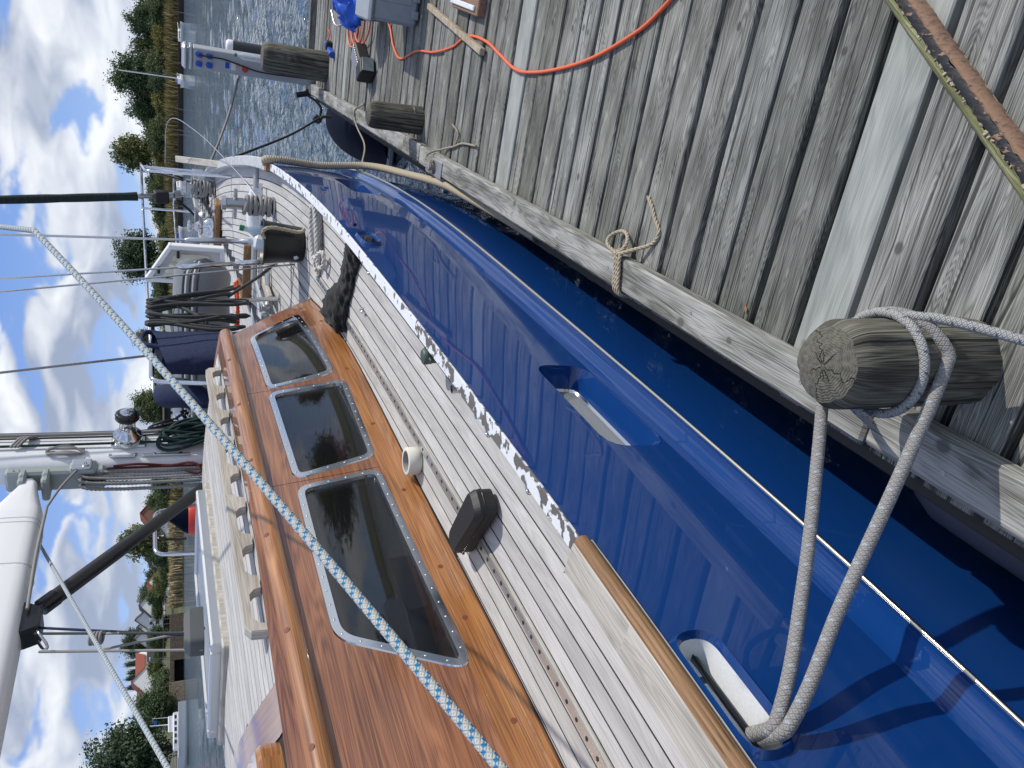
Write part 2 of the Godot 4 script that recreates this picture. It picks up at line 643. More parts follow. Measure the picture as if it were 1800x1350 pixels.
func make_materials() -> void:
	# weathered pier boards, three pictures and several tones
	var t1 := wood(2048, 256, 4.0, 0.2, 101, Color(0.052, 0.055, 0.050), Color(0.158, 0.164, 0.154), Color(0.33, 0.337, 0.322), 8, 55.0, 1.0, 0.42, 0.7)
	var t2 := wood(2048, 256, 4.0, 0.2, 202, Color(0.044, 0.046, 0.039), Color(0.138, 0.142, 0.128), Color(0.30, 0.303, 0.283), 10, 48.0, 1.0, 0.45, 0.75)
	var t3 := wood(2048, 256, 4.0, 0.2, 303, Color(0.058, 0.06, 0.055), Color(0.163, 0.168, 0.158), Color(0.32, 0.326, 0.31), 7, 40.0, 0.9, 0.5, 0.65)
	var k := 0
	for t in [t1, t2, t3]:
		for tone in [Color(1, 1, 1), Color(0.74, 0.75, 0.71), Color(1.16, 1.16, 1.15)]:
			M["plank%d" % k] = wood_mat(t, 4.0, 0.2, 0.85, 0.16, tone)
			k += 1
	var tn := wood(1024, 256, 4.0, 0.2, 404, Color(0.20, 0.22, 0.205), Color(0.285, 0.305, 0.285), Color(0.37, 0.385, 0.365), 5, 12.0, 0.05, 0.6)
	M.new_plank = wood_mat(tn, 4.0, 0.2, 0.75, 0.03)
	M.beam = wood_mat(wood(1024, 256, 3.0, 0.2, 505, Color(0.10, 0.102, 0.09), Color(0.25, 0.252, 0.232), Color(0.39, 0.395, 0.375), 6, 60.0, 0.55, 0.7), 3.0, 0.2, 0.85, 0.1)
	var tp := wood(1024, 512, 1.2, 0.6, 606, Color(0.035, 0.033, 0.026), Color(0.10, 0.095, 0.075), Color(0.19, 0.185, 0.15), 2, 12.0, 1.0, 0.6)
	M.pile = wood_mat(tp, 1.2, 1.0, 0.9, 0.35)
	M.pile.uv1_scale = Vector3(1.0 / 1.2, 1.0, 1)
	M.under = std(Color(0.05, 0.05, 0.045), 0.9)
	# teak deck, silver grey
	var td := wood(1024, 256, 2.0, 0.12, 707, Color(0.37, 0.368, 0.36), Color(0.46, 0.458, 0.45), Color(0.55, 0.548, 0.54), 0, 30.0, 0.10, 0.5)
	for i in 3:
		var s: float = [1.0, 0.93, 1.06][i]
		M["teak%d" % i] = wood_mat(td, 2.0, 0.12, 0.8, 0.02, Color(s, s, s))
	M.caulk = std(Color(0.012, 0.012, 0.013), 0.6)
	M.grab = wood_mat(wood(512, 256, 1.0, 0.2, 717, Color(0.28, 0.26, 0.22), Color(0.42, 0.40, 0.36), Color(0.54, 0.52, 0.48), 0, 40.0, 0.3, 0.4), 1.0, 0.2, 0.8, 0.04)
	M.brown_edge = wood_mat(wood(512, 128, 1.0, 0.1, 727, Color(0.10, 0.05, 0.02), Color(0.24, 0.13, 0.06), Color(0.36, 0.23, 0.12), 1, 40.0, 0.4, 0.5), 1.0, 0.1, 0.7, 0.03)
	# varnished mahogany
	var tv := wood(2048, 512, 2.4, 0.6, 808, Color(0.09, 0.03, 0.012), Color(0.225, 0.086, 0.034), Color(0.345, 0.145, 0.06), 0, 14.0, 0.35, 0.35)
	M.mahogany = wood_mat(tv, 4.3, 0.6, 0.42, 0.0)
	M.mahogany.clearcoat_enabled = true
	M.mahogany.clearcoat = 0.9
	M.mahogany.clearcoat_roughness = 0.06
	var tv2 := wood(1024, 256, 2.4, 0.3, 818, Color(0.13, 0.045, 0.012), Color(0.31, 0.125, 0.035), Color(0.43, 0.20, 0.065), 0, 14.0, 0.25, 0.35)
	M.teak_varnish = wood_mat(tv2, 4.3, 0.3, 0.4, 0.0)
	M.teak_varnish.clearcoat_enabled = true
	M.teak_varnish.clearcoat = 1.0
	M.teak_varnish.clearcoat_roughness = 0.04
	M.plug = std(Color(0.16, 0.05, 0.02), 0.35)
	# paint and metal
	M.hull = std(Color(0.004, 0.038, 0.172), 0.3, 0.0, 0.18)
	M.hull.clearcoat_enabled = true
	M.hull.clearcoat = 1.0
	M.hull.clearcoat_roughness = 0.012
	M.boot = std(Color(0.02, 0.02, 0.03), 0.5)
	var tf := mottle(512, 512, 31, 7.0, 7.0, Color(0.70, 0.73, 0.77), Color(0.13, 0.125, 0.12), 0.30, 0.04, 5)
	M.flaked = mot_mat(tf, 2.2, 0.6, 0.05)
	M.flaked.uv1_world_triplanar = false
	M.flaked_bad = mot_mat(mottle(512, 512, 32, 6.0, 6.0, Color(0.66, 0.69, 0.73), Color(0.11, 0.105, 0.10), 0.02, 0.05, 5), 2.6, 0.65, 0.08)
	M.flaked_bad.uv1_world_triplanar = false
	M.white_paint = mot_mat(mottle(256, 256, 33, 6.0, 6.0, Color(0.68, 0.71, 0.74), Color(0.52, 0.55, 0.58), 0.3, 0.3), 1.5, 0.45)
	M.white = std(Color(0.78, 0.79, 0.80), 0.35)
	M.white_matt = std(Color(0.72, 0.73, 0.73), 0.7)
	M.cap_grey = mot_mat(mottle(256, 256, 35, 8.0, 8.0, Color(0.50, 0.52, 0.53), Color(0.36, 0.37, 0.38), 0.2, 0.4), 2.0, 0.55)
	M.steel = std(Color(0.62, 0.63, 0.64), 0.12, 1.0)
	M.steel_worn = std(Color(0.5, 0.51, 0.52), 0.3, 1.0)
	M.alloy = std(Color(0.60, 0.62, 0.63), 0.38, 1.0)
	M.galv = std(Color(0.42, 0.44, 0.46), 0.5, 0.8)
	M.bronze = std(Color(0.10, 0.13, 0.12), 0.55, 0.6)
	M.brass = std(Color(0.72, 0.66, 0.52), 0.18, 1.0)
	M.mast_paint = std(Color(0.76, 0.78, 0.80), 0.3)
	M.grey_paint = std(Color(0.30, 0.34, 0.33), 0.45)
	M.block_grey = std(Color(0.075, 0.085, 0.09), 0.5)
	M.black = std(Color(0.012, 0.012, 0.014), 0.55)
	M.black_gloss = std(Color(0.01, 0.01, 0.012), 0.25)
	M.black_tube = std(Color(0.022, 0.023, 0.024), 0.4)
	M.sail_cover = mot_mat(mottle(256, 256, 37, 4.0, 14.0, Color(0.008, 0.02, 0.02), Color(0.02, 0.035, 0.035), 0.0, 0.5), 3.0, 0.9, 0.3)
	M.black_cloth = mot_mat(mottle(256, 256, 39, 12.0, 12.0, Color(0.006, 0.006, 0.007), Color(0.018, 0.018, 0.02), 0.0, 0.5), 6.0, 0.95, 0.2)
	M.black_cloth.rim_enabled = true
	M.black_cloth.rim = 0.25
	M.navy_canvas = mot_mat(mottle(256, 256, 41, 10.0, 10.0, Color(0.006, 0.014, 0.05), Color(0.012, 0.024, 0.08), 0.0, 0.5), 4.0, 0.85, 0.1)
	M.navy = std(Color(0.003, 0.005, 0.014), 0.6, 0.0, 0.1)
	M.cream_canvas = mot_mat(mottle(256, 256, 43, 5.0, 5.0, Color(0.60, 0.56, 0.45), Color(0.72, 0.68, 0.57), 0.0, 0.5), 4.0, 0.9, 0.4)
	M.bucket = std(Color(0.012, 0.013, 0.013), 0.4)
	M.dinghy = std(Color(0.20, 0.22, 0.235), 0.4)
	M.dinghy_stripe = std(Color(0.05, 0.055, 0.06), 0.5)
	M.dinghy_pale = std(Color(0.55, 0.55, 0.53), 0.5)
	M.tape = std(Color(0.62, 0.60, 0.53), 0.8)
	M.tape_in = std(Color(0.34, 0.33, 0.32), 0.85)
	M.red = std(Color(0.60, 0.045, 0.025), 0.5)
	M.orange = std(Color(0.72, 0.13, 0.045), 0.5)
	M.orange_rope = std(Color(0.75, 0.09, 0.03), 0.75)
	M.dark_rope = std(Color(0.055, 0.06, 0.06), 0.9)
	M.grey_rope = std(Color(0.25, 0.25, 0.24), 0.9)
	M.green_rope = std(Color(0.008, 0.035, 0.032), 0.85)
	M.blue_rope = std(Color(0.01, 0.025, 0.07), 0.85)
	M.maroon_rope = std(Color(0.07, 0.01, 0.012), 0.85)
	M.hemp = std(Color(0.40, 0.345, 0.25), 0.95)
	var cw := PackedByteArray()
	var chh := PackedByteArray()
	for y in 8:
		for x in 64:
			var q := absf(sin(PI * (x + y * 2.0) / 32.0))
			var cc := Color(0.20, 0.165, 0.11).lerp(Color(0.47, 0.41, 0.30), pow(q, 0.5)).linear_to_srgb()
			cw.append_array(PackedByteArray([int(cc.r * 255.0), int(cc.g * 255.0), int(cc.b * 255.0)]))
			chh.append(int(q * 255.0))
	M.chafe = rope_mat([tex(64, 8, cw), tex(64, 8, chh, Image.FORMAT_L8)], 0.028, 1.0, 0.4)
	M.hemp_dark = std(Color(0.30, 0.27, 0.21), 0.95)
	M.white_rope = std(Color(0.52, 0.51, 0.48), 0.9)
	M.mooring = rope_mat(braid(Color(0.27, 0.265, 0.26), Color(0.36, 0.41, 0.45), 13, 3), 0.036, 1.0, 0.12)
	M.mooring_pale = rope_mat(braid(Color(0.36, 0.37, 0.36), Color(0.12, 0.14, 0.2), 19, 4), 0.036, 1.0, 0.15)
	M.blue_fleck = rope_mat(braid(Color(0.46, 0.47, 0.45), Color(0.03, 0.20, 0.40), 4, 5), 0.040, 1.0, 0.08)
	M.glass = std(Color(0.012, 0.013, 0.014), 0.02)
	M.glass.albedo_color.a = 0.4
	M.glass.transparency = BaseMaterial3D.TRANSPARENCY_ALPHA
	M.clear = std(Color(0.8, 0.87, 0.9), 0.05)
	M.clear.albedo_color.a = 0.22
	M.clear.transparency = BaseMaterial3D.TRANSPARENCY_ALPHA
	M.blind = mot_mat(mottle(256, 256, 47, 40.0, 40.0, Color(0.05, 0.055, 0.05), Color(0.19, 0.19, 0.18), 0.0, 0.4), 5.0, 0.85)
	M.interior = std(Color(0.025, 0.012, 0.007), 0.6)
	M.bottle = std(Color(0.30, 0.42, 0.52), 0.08)
	M.bottle.albedo_color.a = 0.5
	M.bottle.transparency = BaseMaterial3D.TRANSPARENCY_ALPHA
	M.green_cap = std(Color(0.01, 0.18, 0.08), 0.4)
	M.white_plastic = std(Color(0.66, 0.72, 0.76), 0.4)
	M.grey_box = mot_mat(mottle(256, 256, 51, 6.0, 6.0, Color(0.24, 0.275, 0.31), Color(0.27, 0.305, 0.34), 0.0, 0.5), 2.0, 0.55)
	M.blue_bag = std(Color(0.01, 0.09, 0.50), 0.6)
	M.blue_plug = std(Color(0.01, 0.07, 0.40), 0.35)
	M.pedestal = std(Color(0.44, 0.46, 0.48), 0.45, 0.3)
	M.sticker = std(Color(0.70, 0.70, 0.68), 0.5)
	M.label_tan = std(Color(0.45, 0.35, 0.22), 0.6)
	M.fender = std(Color(0.085, 0.095, 0.12), 0.45)
	M.wet_line = std(Color(0.26, 0.3, 0.32), 0.6)
	M.trim_green = wood_mat(wood(512, 128, 1.2, 0.08, 919, Color(0.05, 0.055, 0.02), Color(0.16, 0.165, 0.07), Color(0.34, 0.34, 0.21), 0, 60.0, 0.8, 0.7), 1.2, 0.08, 0.9, 0.12)
	var tt := mottle(512, 256, 921, 26.0, 9.0, Color(0.23, 0.14, 0.09), Color(0.05, 0.04, 0.035), 0.36, 0.10, 5)
	M.trim_tan = mot_mat(tt, 3.2, 0.9, 0.25)
	var tb := mottle(512, 256, 923, 14.0, 7.0, Color(0.014, 0.015, 0.018), Color(0.30, 0.18, 0.11), 0.40, 0.05, 5)
	M.trim_black = mot_mat(tb, 4.0, 0.6, 0.15)
	M.stick = wood_mat(wood(512, 128, 1.2, 0.08, 931, Color(0.19, 0.15, 0.10), Color(0.36, 0.30, 0.22), Color(0.48, 0.42, 0.33), 0, 40.0, 0.4, 0.4), 1.2, 0.08, 0.85, 0.05)
	# water and land
	var tw := mottle(1024, 1024, 61, 14.0, 14.0, Color(1, 1, 1), Color(1, 1, 1), 0.0, 0.5, 5)
	M.water = std(Color(0.022, 0.055, 0.075), 0.05, 0.0, 0.5)
	M.water.uv1_triplanar = true
	M.water.uv1_world_triplanar = true
	M.water.uv1_scale = Vector3(0.30, 0.30, 0.16)
	var wim: Image = tw[1].get_image().duplicate()
	wim.convert(Image.FORMAT_RGBA8)
	wim.bump_map_to_normal_map(26.0)
	M.water.normal_enabled = true
	M.water.normal_texture = ImageTexture.create_from_image(wim)
	M.water.normal_scale = 1.0
	M.grass = mot_mat(mottle(512, 512, 63, 12.0, 12.0, Color(0.05, 0.065, 0.02), Color(0.12, 0.11, 0.045), 0.0, 0.5), 0.05, 0.95)
	M.stone = mot_mat(mottle(512, 512, 65, 22.0, 22.0, Color(0.20, 0.16, 0.11), Color(0.38, 0.32, 0.23), 0.0, 0.4), 0.12, 0.9, 3.0)
	M.stone_dark = mot_mat(mottle(512, 512, 66, 22.0, 22.0, Color(0.08, 0.06, 0.045), Color(0.17, 0.13, 0.09), 0.0, 0.4), 0.12, 0.9, 3.0)
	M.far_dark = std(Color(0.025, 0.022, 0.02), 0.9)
	M.far_post = std(Color(0.11, 0.10, 0.09), 0.9)
	M.far_white = std(Color(0.75, 0.76, 0.76), 0.5)
	M.far_window = std(Color(0.03, 0.04, 0.05), 0.15)
	M.roof_dark = std(Color(0.045, 0.04, 0.042), 0.8)
	M.roof_red = std(Color(0.28, 0.07, 0.04), 0.8)
	M.brick = std(Color(0.25, 0.12, 0.08), 0.85)
	M.bark = std(Color(0.06, 0.05, 0.04), 0.95)
	# end grain of the piles: rings and radial drying cracks
	var ew := 256
	var eg := PackedByteArray()
	eg.resize(ew * ew * 3)
	var eh := PackedByteArray()
	eh.resize(ew * ew)
	var en := noise(88, 3)
	for y in ew:
		for x in ew:
			var d := Vector2(x - 118.0, y - 134.0) / 128.0
			var a := d.angle()
			var rr := d.length() * (1.0 + 0.07 * en.get_noise_2d(cos(a) * 1.5, sin(a) * 1.5))
			var ring := 0.5 + 0.5 * sin(rr * 95.0 + 3.0 * en.get_noise_2d(d.x * 2.0, d.y * 2.0))
			var crk := 0.0
			for ck in 9:
				var ca := ck * 0.698 + 0.35 * sin(ck * 5.0) + 0.3 * en.get_noise_1d(rr * 4.0 + ck * 9.0)
				var off := absf(sin(a - ca)) * rr
				if cos(a - ca) > 0.0:
					crk = maxf(crk, (1.0 - smoothstep(0.006, 0.02, off)) * smoothstep(0.02, 0.12, rr) * (1.0 if ck % 3 == 0 else 1.0 - smoothstep(0.25, 0.6, rr)))
			var c := Color(0.045, 0.043, 0.034).lerp(Color(0.15, 0.145, 0.115), clampf(0.45 + 0.25 * ring + 0.5 * en.get_noise_2d(d.x * 5.0 + 9.0, d.y * 5.0), 0, 1))
			c = c.lerp(Color(0.008, 0.008, 0.007), crk).linear_to_srgb()
			var p := (y * ew + x) * 3
			eg[p] = int(c.r * 255.0)
			eg[p + 1] = int(c.g * 255.0)
			eg[p + 2] = int(c.b * 255.0)
			eh[y * ew + x] = int(clampf(0.55 + 0.15 * ring - crk * 0.55, 0, 1) * 255.0)
	M.end_grain = std(Color.WHITE, 0.9)
	M.end_grain.albedo_texture = tex(ew, ew, eg)
	M.end_grain.heightmap_enabled = true
	M.end_grain.heightmap_texture = tex(ew, ew, eh, Image.FORMAT_L8)
	M.end_grain.heightmap_scale = 0.5
	var greens := [Color(0.050, 0.078, 0.030), Color(0.072, 0.100, 0.035), Color(0.105, 0.120, 0.036), Color(0.14, 0.135, 0.035), Color(0.14, 0.065, 0.04), Color(0.036, 0.062, 0.027)]
	for i in greens.size():
		var m := std(greens[i], 0.75)
		m.backlight_enabled = true
		m.backlight = (greens[i] * 0.9).linear_to_srgb()
		M["leaf%d" % i] = m
	M.reed = std(Color(0.20, 0.165, 0.06), 0.9)
	M.reed_pale = std(Color(0.34, 0.28, 0.15), 0.9)


# ---------------------------------------------------------------- setting
func make_water() -> void:
	# one sheet, rows getting longer away from the pier; the near part is really rippled
	var b := MB.new()
	var pts := PackedVector3Array()
	var uvs := PackedVector2Array()
	var n := noise(71, 3)
	var n2 := noise(72, 2)
	var ds: Array[float] = []
	var d := 0.4
	while d < 900.0:
		ds.append(d)
		d *= 1.0 + (0.0135 if d < 90.0 else 0.08)
	var cols := 620
	for r in ds:
		for c in cols:
			# a fan over the water side, from straight behind the boat round to the far right
			var a := deg_to_rad(lerpf(-180.0, 180.0, float(c) / (cols - 1)))
			var p := Vector3(sin(a) * r, WATER, -cos(a) * r)
			var amp := 0.05 * (1.0 - smoothstep(60.0, 120.0, r))
			if amp > 0.0:
				p.y += amp * (n.get_noise_2d(p.x * 0.9, p.z * 1.6) + 0.35 * n2.get_noise_2d(p.x * 2.6 + 9.0, p.z * 4.2))
			pts.append(p)
			uvs.append(Vector2(p.x, p.z))
	b.grid(ds.size(), cols, pts, uvs, 1.0)
	# keep the sheet's normals upward
	if b.n[b.n.size() / 2].y < 0.0:
		for i in b.n.size():
			b.n[i] = -b.n[i]
		var t := b.ix.duplicate()
		for i in range(0, t.size(), 3):
			b.ix[i + 1] = t[i + 2]
			b.ix[i + 2] = t[i + 1]
	structure(obj("water", b, M.water))


# direction to something on the far shore, given as degrees left of the pier's line, and metres away
func far(deg: float, dist: float, y := 0.0) -> Vector3:
	var a := deg_to_rad(deg)
	return Vector3(-sin(a) * dist, WATER + y, -cos(a) * dist)


func land_h(deg: float, r: float, shore: float) -> float:
	var back := r - shore
	if back < 0.0:
		return -1.5
	var hill := 15.0 * smoothstep(30.0, 44.0, deg) * (1.0 - smoothstep(52.0, 62.0, deg)) * smoothstep(60.0, 260.0, back)
	return minf(0.35 + back * 0.02, 2.0) + hill


func shore_at(deg: float) -> float:
	return lerpf(188.0, 172.0, clampf((deg + 5.0) / 60.0, 0, 1))


func make_land() -> void:
	var b := MB.new()
	var pts := PackedVector3Array()
	var uvs := PackedVector2Array()
	var offs := [-6.0, 0.0, 0.05, 6.0, 20.0, 50.0, 90.0, 150.0, 250.0, 400.0, 800.0, 2500.0]
	var cols := 150
	for o in offs:
		for c in cols:
			var g := lerpf(-180.0, 180.0, float(c) / (cols - 1))
			var s := shore_at(g)
			var p := far(g, s + o, land_h(g, s + o, s))
			pts.append(p)
			uvs.append(Vector2(p.x, p.z))
	b.grid(offs.size(), cols, pts, uvs, 1.0)
	if b.n[b.n.size() / 2].y < 0.0:
		for i in b.n.size():
			b.n[i] = -b.n[i]
		var t := b.ix.duplicate()
		for i in range(0, t.size(), 3):
			b.ix[i + 1] = t[i + 2]
			b.ix[i + 2] = t[i + 1]
	structure(obj("terrain", b, M.grass))


func make_pier() -> void:
	var pier := thing("wooden_pier", "weathered grey wooden pier with wide gaps between its boards", "pier")
	# board edges along the pier, measured near the camera and then in an even rhythm
	var zs: Array[float] = [1.55, 1.39, 1.23, 1.07, 0.91, 0.75, 0.59, 0.43, 0.27, 0.11, -0.05, -0.21, -0.365, -0.52, -0.675, -0.825, -0.965, -1.122, -1.283, -1.438, -1.599, -1.756, -1.912, -2.072, -2.241, -2.39, -2.54, -2.68, -2.83, -2.97, -3.131, -3.297, -3.434, -3.606, -3.753, -3.885, -4.025, -4.189, -4.315, -4.5]
	while zs[-1] > -9.4:
		zs.append(zs[-1] - rng.randf_range(0.138, 0.165))
	for i in zs.size() - 1:
		var z0 := zs[i]
		var z1 := zs[i + 1]
		var gap := rng.randf_range(0.016, 0.027)
		var zc := (z0 + z1) * 0.5
		var fresh := absf(z0 + 1.283) < 0.001 or absf(z0 + 3.434) < 0.001 or absf(zc + 7.62) < 0.08
		var b := MB.new()
		var dz := z0 - z1 - gap
		var x0 := -0.66
		var x1 := 3.6
		var xm := 1.15 + rng.randf_range(-0.15, 0.2)
		var lift := rng.randf_range(-0.004, 0.004)
		# a slightly wavy board: several stations, each with its own edge
		rough_board(b, x0, x1, zc, dz, -0.028 + lift, 0.028 + lift * 0.3, Vector2(rng.randf_range(0.0, 0.6), rng.randf_range(0.01, 0.045)), 0.001 if fresh else 0.004, 0 if fresh else rng.randi())
		obj("plank", b, M.new_plank if fresh else M["plank%d" % rng.randi_range(0, 8)], pier)
	for x in [-0.56, 0.75, 2.2, 3.5]:
		var b := MB.new()
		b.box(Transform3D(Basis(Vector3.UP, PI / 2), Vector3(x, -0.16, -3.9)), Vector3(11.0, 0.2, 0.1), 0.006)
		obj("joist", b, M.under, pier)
	for z in [1.2, -1.7, -4.6, -7.5, -9.3]:
		for x in [-0.5, 2.6]:
			var b := MB.new()
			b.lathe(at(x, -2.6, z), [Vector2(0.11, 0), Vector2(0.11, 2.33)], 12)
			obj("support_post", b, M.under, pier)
	# the kerb timber on the water edge, in lengths
	var js := [1.2, -1.09, -4.75, -8.35, -9.42]
	for i in js.size() - 1:
		var b := MB.new()
		var l: float = js[i] - js[i + 1] - 0.006
		var cz: float = (js[i] + js[i + 1]) * 0.5
		b.box(Transform3D(Basis(Vector3.UP, PI / 2), Vector3(-0.578 + [0.004, -0.003, 0.002, 0.0][i], 0.029, cz)), Vector3(l, 0.054, 0.108), 0.008, Vector2(i * 0.7, 0.1))
		var o := obj("kerb_timber", b, M.beam, pier)
		for k in int(l / 0.45):
			var s := MB.new()
			var zz: float = js[i] - 0.25 - k * 0.45 + rng.randf_range(-0.06, 0.06)
			s.lathe(at(-0.585 + rng.randf_range(-0.025, 0.025), 0.056, zz), [Vector2(0.0055, 0), Vector2(0.0055, 0.0016), Vector2(0.003, 0.0016), Vector2(0.0025, 0.0005), Vector2(0.0, 0.0005)], 10)
			obj("screw", s, M.galv, o)
	# facing board below it
	var fb := MB.new()
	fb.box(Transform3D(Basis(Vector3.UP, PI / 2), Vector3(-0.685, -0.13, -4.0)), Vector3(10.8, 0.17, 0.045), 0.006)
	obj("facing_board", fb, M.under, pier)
	# a strip of weathered cross timber at the far end
	var eb := MB.new()
	eb.box(at(1.5, 0.0, -9.53), Vector3(4.3, 0.12, 0.1), 0.008, Vector2(0.2, 0.05))
	obj("end_timber", eb, M["plank1"], pier)


# one board along x with uneven long edges
func rough_board(b: MB, x0: float, x1: float, zc: float, dz: float, yc: float, hy: float, uo: Vector2, wob: float, sd: int) -> void:
	var n := noise(sd % 10000, 2)
	var k := 26
	var top := PackedVector3Array()
	var ut := PackedVector2Array()
	for i in k + 1:
		var t := float(i) / k
		# stations closer together in the near, visible part
		var x := lerpf(x0, x1, t * t * 0.75 + t * 0.25)
		var ea := n.get_noise_2d(x * 2.5, 0.0) * wob
		var eb := n.get_noise_2d(x * 2.5, 40.0) * wob
		var cup := n.get_noise_2d(x * 0.8, 80.0) * 0.0025 if wob > 0.002 else 0.0
		var za := zc + dz * 0.5 + ea
		var zb := zc - dz * 0.5 + eb
		var c := 0.004
		var y := yc + hy + cup
		for q in [[za, yc - hy], [za, y - c], [za - c, y], [zb + c, y], [zb, y - c], [zb, yc - hy]]:
			top.append(Vector3(x, q[1], q[0]))
			ut.append(Vector2(x - x0 + uo.x, q[0] - zc + dz * 0.5 + uo.y + (0.0 if q[1] > yc else 0.03)))
	# faces are kept flat: each strip its own grid
	for s in 5:
		var pp := PackedVector3Array()
		var uu := PackedVector2Array()
		for i in k + 1:
			pp.append(top[i * 6 + s])
			pp.append(top[i * 6 + s + 1])
			uu.append(ut[i * 6 + s])
			uu.append(ut[i * 6 + s + 1])
		b.grid(k + 1, 2, pp, uu, 1.0)
		var up_wanted := s != 0 and s != 4
		var last := b.n.size() - 1
		var want := Vector3.UP if up_wanted else (Vector3(0, 0, 1) if s == 0 else Vector3(0, 0, -1))
		if b.n[last].dot(want) < 0.0:
			for i in range(b.n.size() - (k + 1) * 2, b.n.size()):
				b.n[i] = -b.n[i]
			for i in range(b.ix.size() - k * 6, b.ix.size(), 3):
				var t2 := b.ix[i + 1]
				b.ix[i + 1] = b.ix[i + 2]
				b.ix[i + 2] = t2
	for e in 2:
		var o := 0 if e == 0 else k * 6
		var nn := Vector3(-1, 0, 0) if e == 0 else Vector3(1, 0, 0)
		b.quad(top[o], top[o + 1], top[o + 4], top[o + 5], nn, Vector2(0, 0), Vector2(0, 0.05), Vector2(0.15, 0.05), Vector2(0.15, 0))


# ---------------------------------------------------------------- the yacht (own axes: x starboard, -z forward, y above the pier)
class Spline:
	var xs: Array[float] = []
	var ys: Array[float] = []
	var m: Array[float] = []

	func _init(pts: Array) -> void:
		for p in pts:
			xs.append(p[0])
			ys.append(p[1])
		var k := xs.size()
		m.resize(k)
		m.fill(0.0)
		var c: Array[float] = []
		var d: Array[float] = []
		c.resize(k)
		d.resize(k)
		c.fill(0.0)
		d.fill(0.0)
		for i in range(1, k - 1):
			var h0 := xs[i] - xs[i - 1]
			var h1 := xs[i + 1] - xs[i]
			var a := h0
			var b := 2.0 * (h0 + h1)
			var r := 6.0 * ((ys[i + 1] - ys[i]) / h1 - (ys[i] - ys[i - 1]) / h0)
			var w := b - a * c[i - 1]
			c[i] = h1 / w
			d[i] = (r - a * d[i - 1]) / w
		for i in range(k - 2, 0, -1):
			m[i] = d[i] - c[i] * m[i + 1]

	func get_y(x: float) -> float:
		var k := xs.size()
		if x <= xs[0]:
			return ys[0]
		if x >= xs[k - 1]:
			return ys[k - 1]
		var i := 0
		while xs[i + 1] < x:
			i += 1
		var h := xs[i + 1] - xs[i]
		var a := (xs[i + 1] - x) / h
		var b := (x - xs[i]) / h
		return a * ys[i] + b * ys[i + 1] + ((a * a * a - a) * m[i] + (b * b * b - b) * m[i + 1]) * h * h / 6.0


var beam_s: Spline
var cab_s: Spline


func hb(z: float) -> float:
	return beam_s.get_y(z)


func sheer(z: float) -> float:
	var t := maxf(0.0, 3.5 - z) / 8.0
	return 0.66 + 0.562 * t * t


func deck_y(x: float, z: float) -> float:
	return sheer(z) - 0.075 + 0.03 * (1.0 - (x / 1.6) * (x / 1.6))


# hull skin at station zt, depth d under the rail, pushed out by off; side is +1 starboard
func hull_p(zt: float, d: float, off: float, side: float) -> Vector3:
	var k := 0.85 * pow(smoothstep(0.0, 4.5, -zt), 1.2)
	var x := hb(zt)
	off *= clampf(x / 0.35, 0.0, 1.0)
	if d > 0.56:
		off -= 0.10 * (d - 0.56) * (d - 0.56) * minf(x / 1.2, 1.0)
	else:
		off += 0.006 * sin(PI * clampf(d / 0.45, 0, 1)) * minf(x, 1.0)
	return Vector3(side * maxf(x + off, 0.0), sheer(zt) - d, zt + k * d)


func fvert(b: MB, fn: Callable, u: float, v: float, outw: Vector3, uvs := Vector2(1, 1), o := 0.0) -> int:
	var e := 0.004
	var p: Vector3 = fn.call(u, v)
	var pu: Vector3 = fn.call(u + e, v) - fn.call(u - e, v)
	var pv: Vector3 = fn.call(u, v + e) - fn.call(u, v - e)
	var n := pu.cross(pv).normalized()
	if n.dot(outw) < 0.0:
		n = -n
	return b.vert(p + n * o, n, Vector2(u * uvs.x, v * uvs.y))


func patch(b: MB, fn: Callable, us: Array, vs: Array, outw: Vector3, holes: Array = []) -> void:
	var base := b.v.size()
	for u in us:
		for v in vs:
			fvert(b, fn, u, v, outw)
	var c := vs.size()
	for i in us.size() - 1:
		for j in c - 1:
			var cu: float = (us[i] + us[i + 1]) * 0.5
			var cv: float = (vs[j] + vs[j + 1]) * 0.5
			var skip := false
			for h in holes:
				if (h as Rect2).has_point(Vector2(cu, cv)):
					skip = true
			if skip:
				continue
			var q := base + i * c + j
			b.tri(q, q + 1, q + c + 1)
			b.tri(q, q + c + 1, q + c)


# where the ray from c at angle a leaves the closed outline
func ray_out(poly: PackedVector2Array, c: Vector2, a: float) -> Vector2:
	var d := Vector2.from_angle(a)
	var best := 0.0
	for i in poly.size():
		var p := poly[i] - c
		var e := poly[(i + 1) % poly.size()] - poly[i]
		var den := d.cross(e)
		if absf(den) < 1e-9:
			continue
		var t := p.cross(e) / den
		var s := p.cross(d) / den
		if t > 0.0 and s >= -1e-6 and s <= 1.0 + 1e-6:
			best = maxf(best, t)
	return c + d * best


func rect_poly(r: Rect2) -> PackedVector2Array:
	return PackedVector2Array([r.position, r.position + Vector2(r.size.x, 0), r.end, r.position + Vector2(0, r.size.y)])


func angles(c: Vector2, corners: PackedVector2Array, k := 72) -> Array:
	var out := []
	for i in k:
		out.append(TAU * i / k - PI)
	for p in corners:
		out.append((p - c).angle())
	out.sort()
	return out


func at_angles(poly: PackedVector2Array, c: Vector2, an: Array) -> PackedVector2Array:
	var out := PackedVector2Array()
	for a in an:
		out.append(ray_out(poly, c, a))
	return out


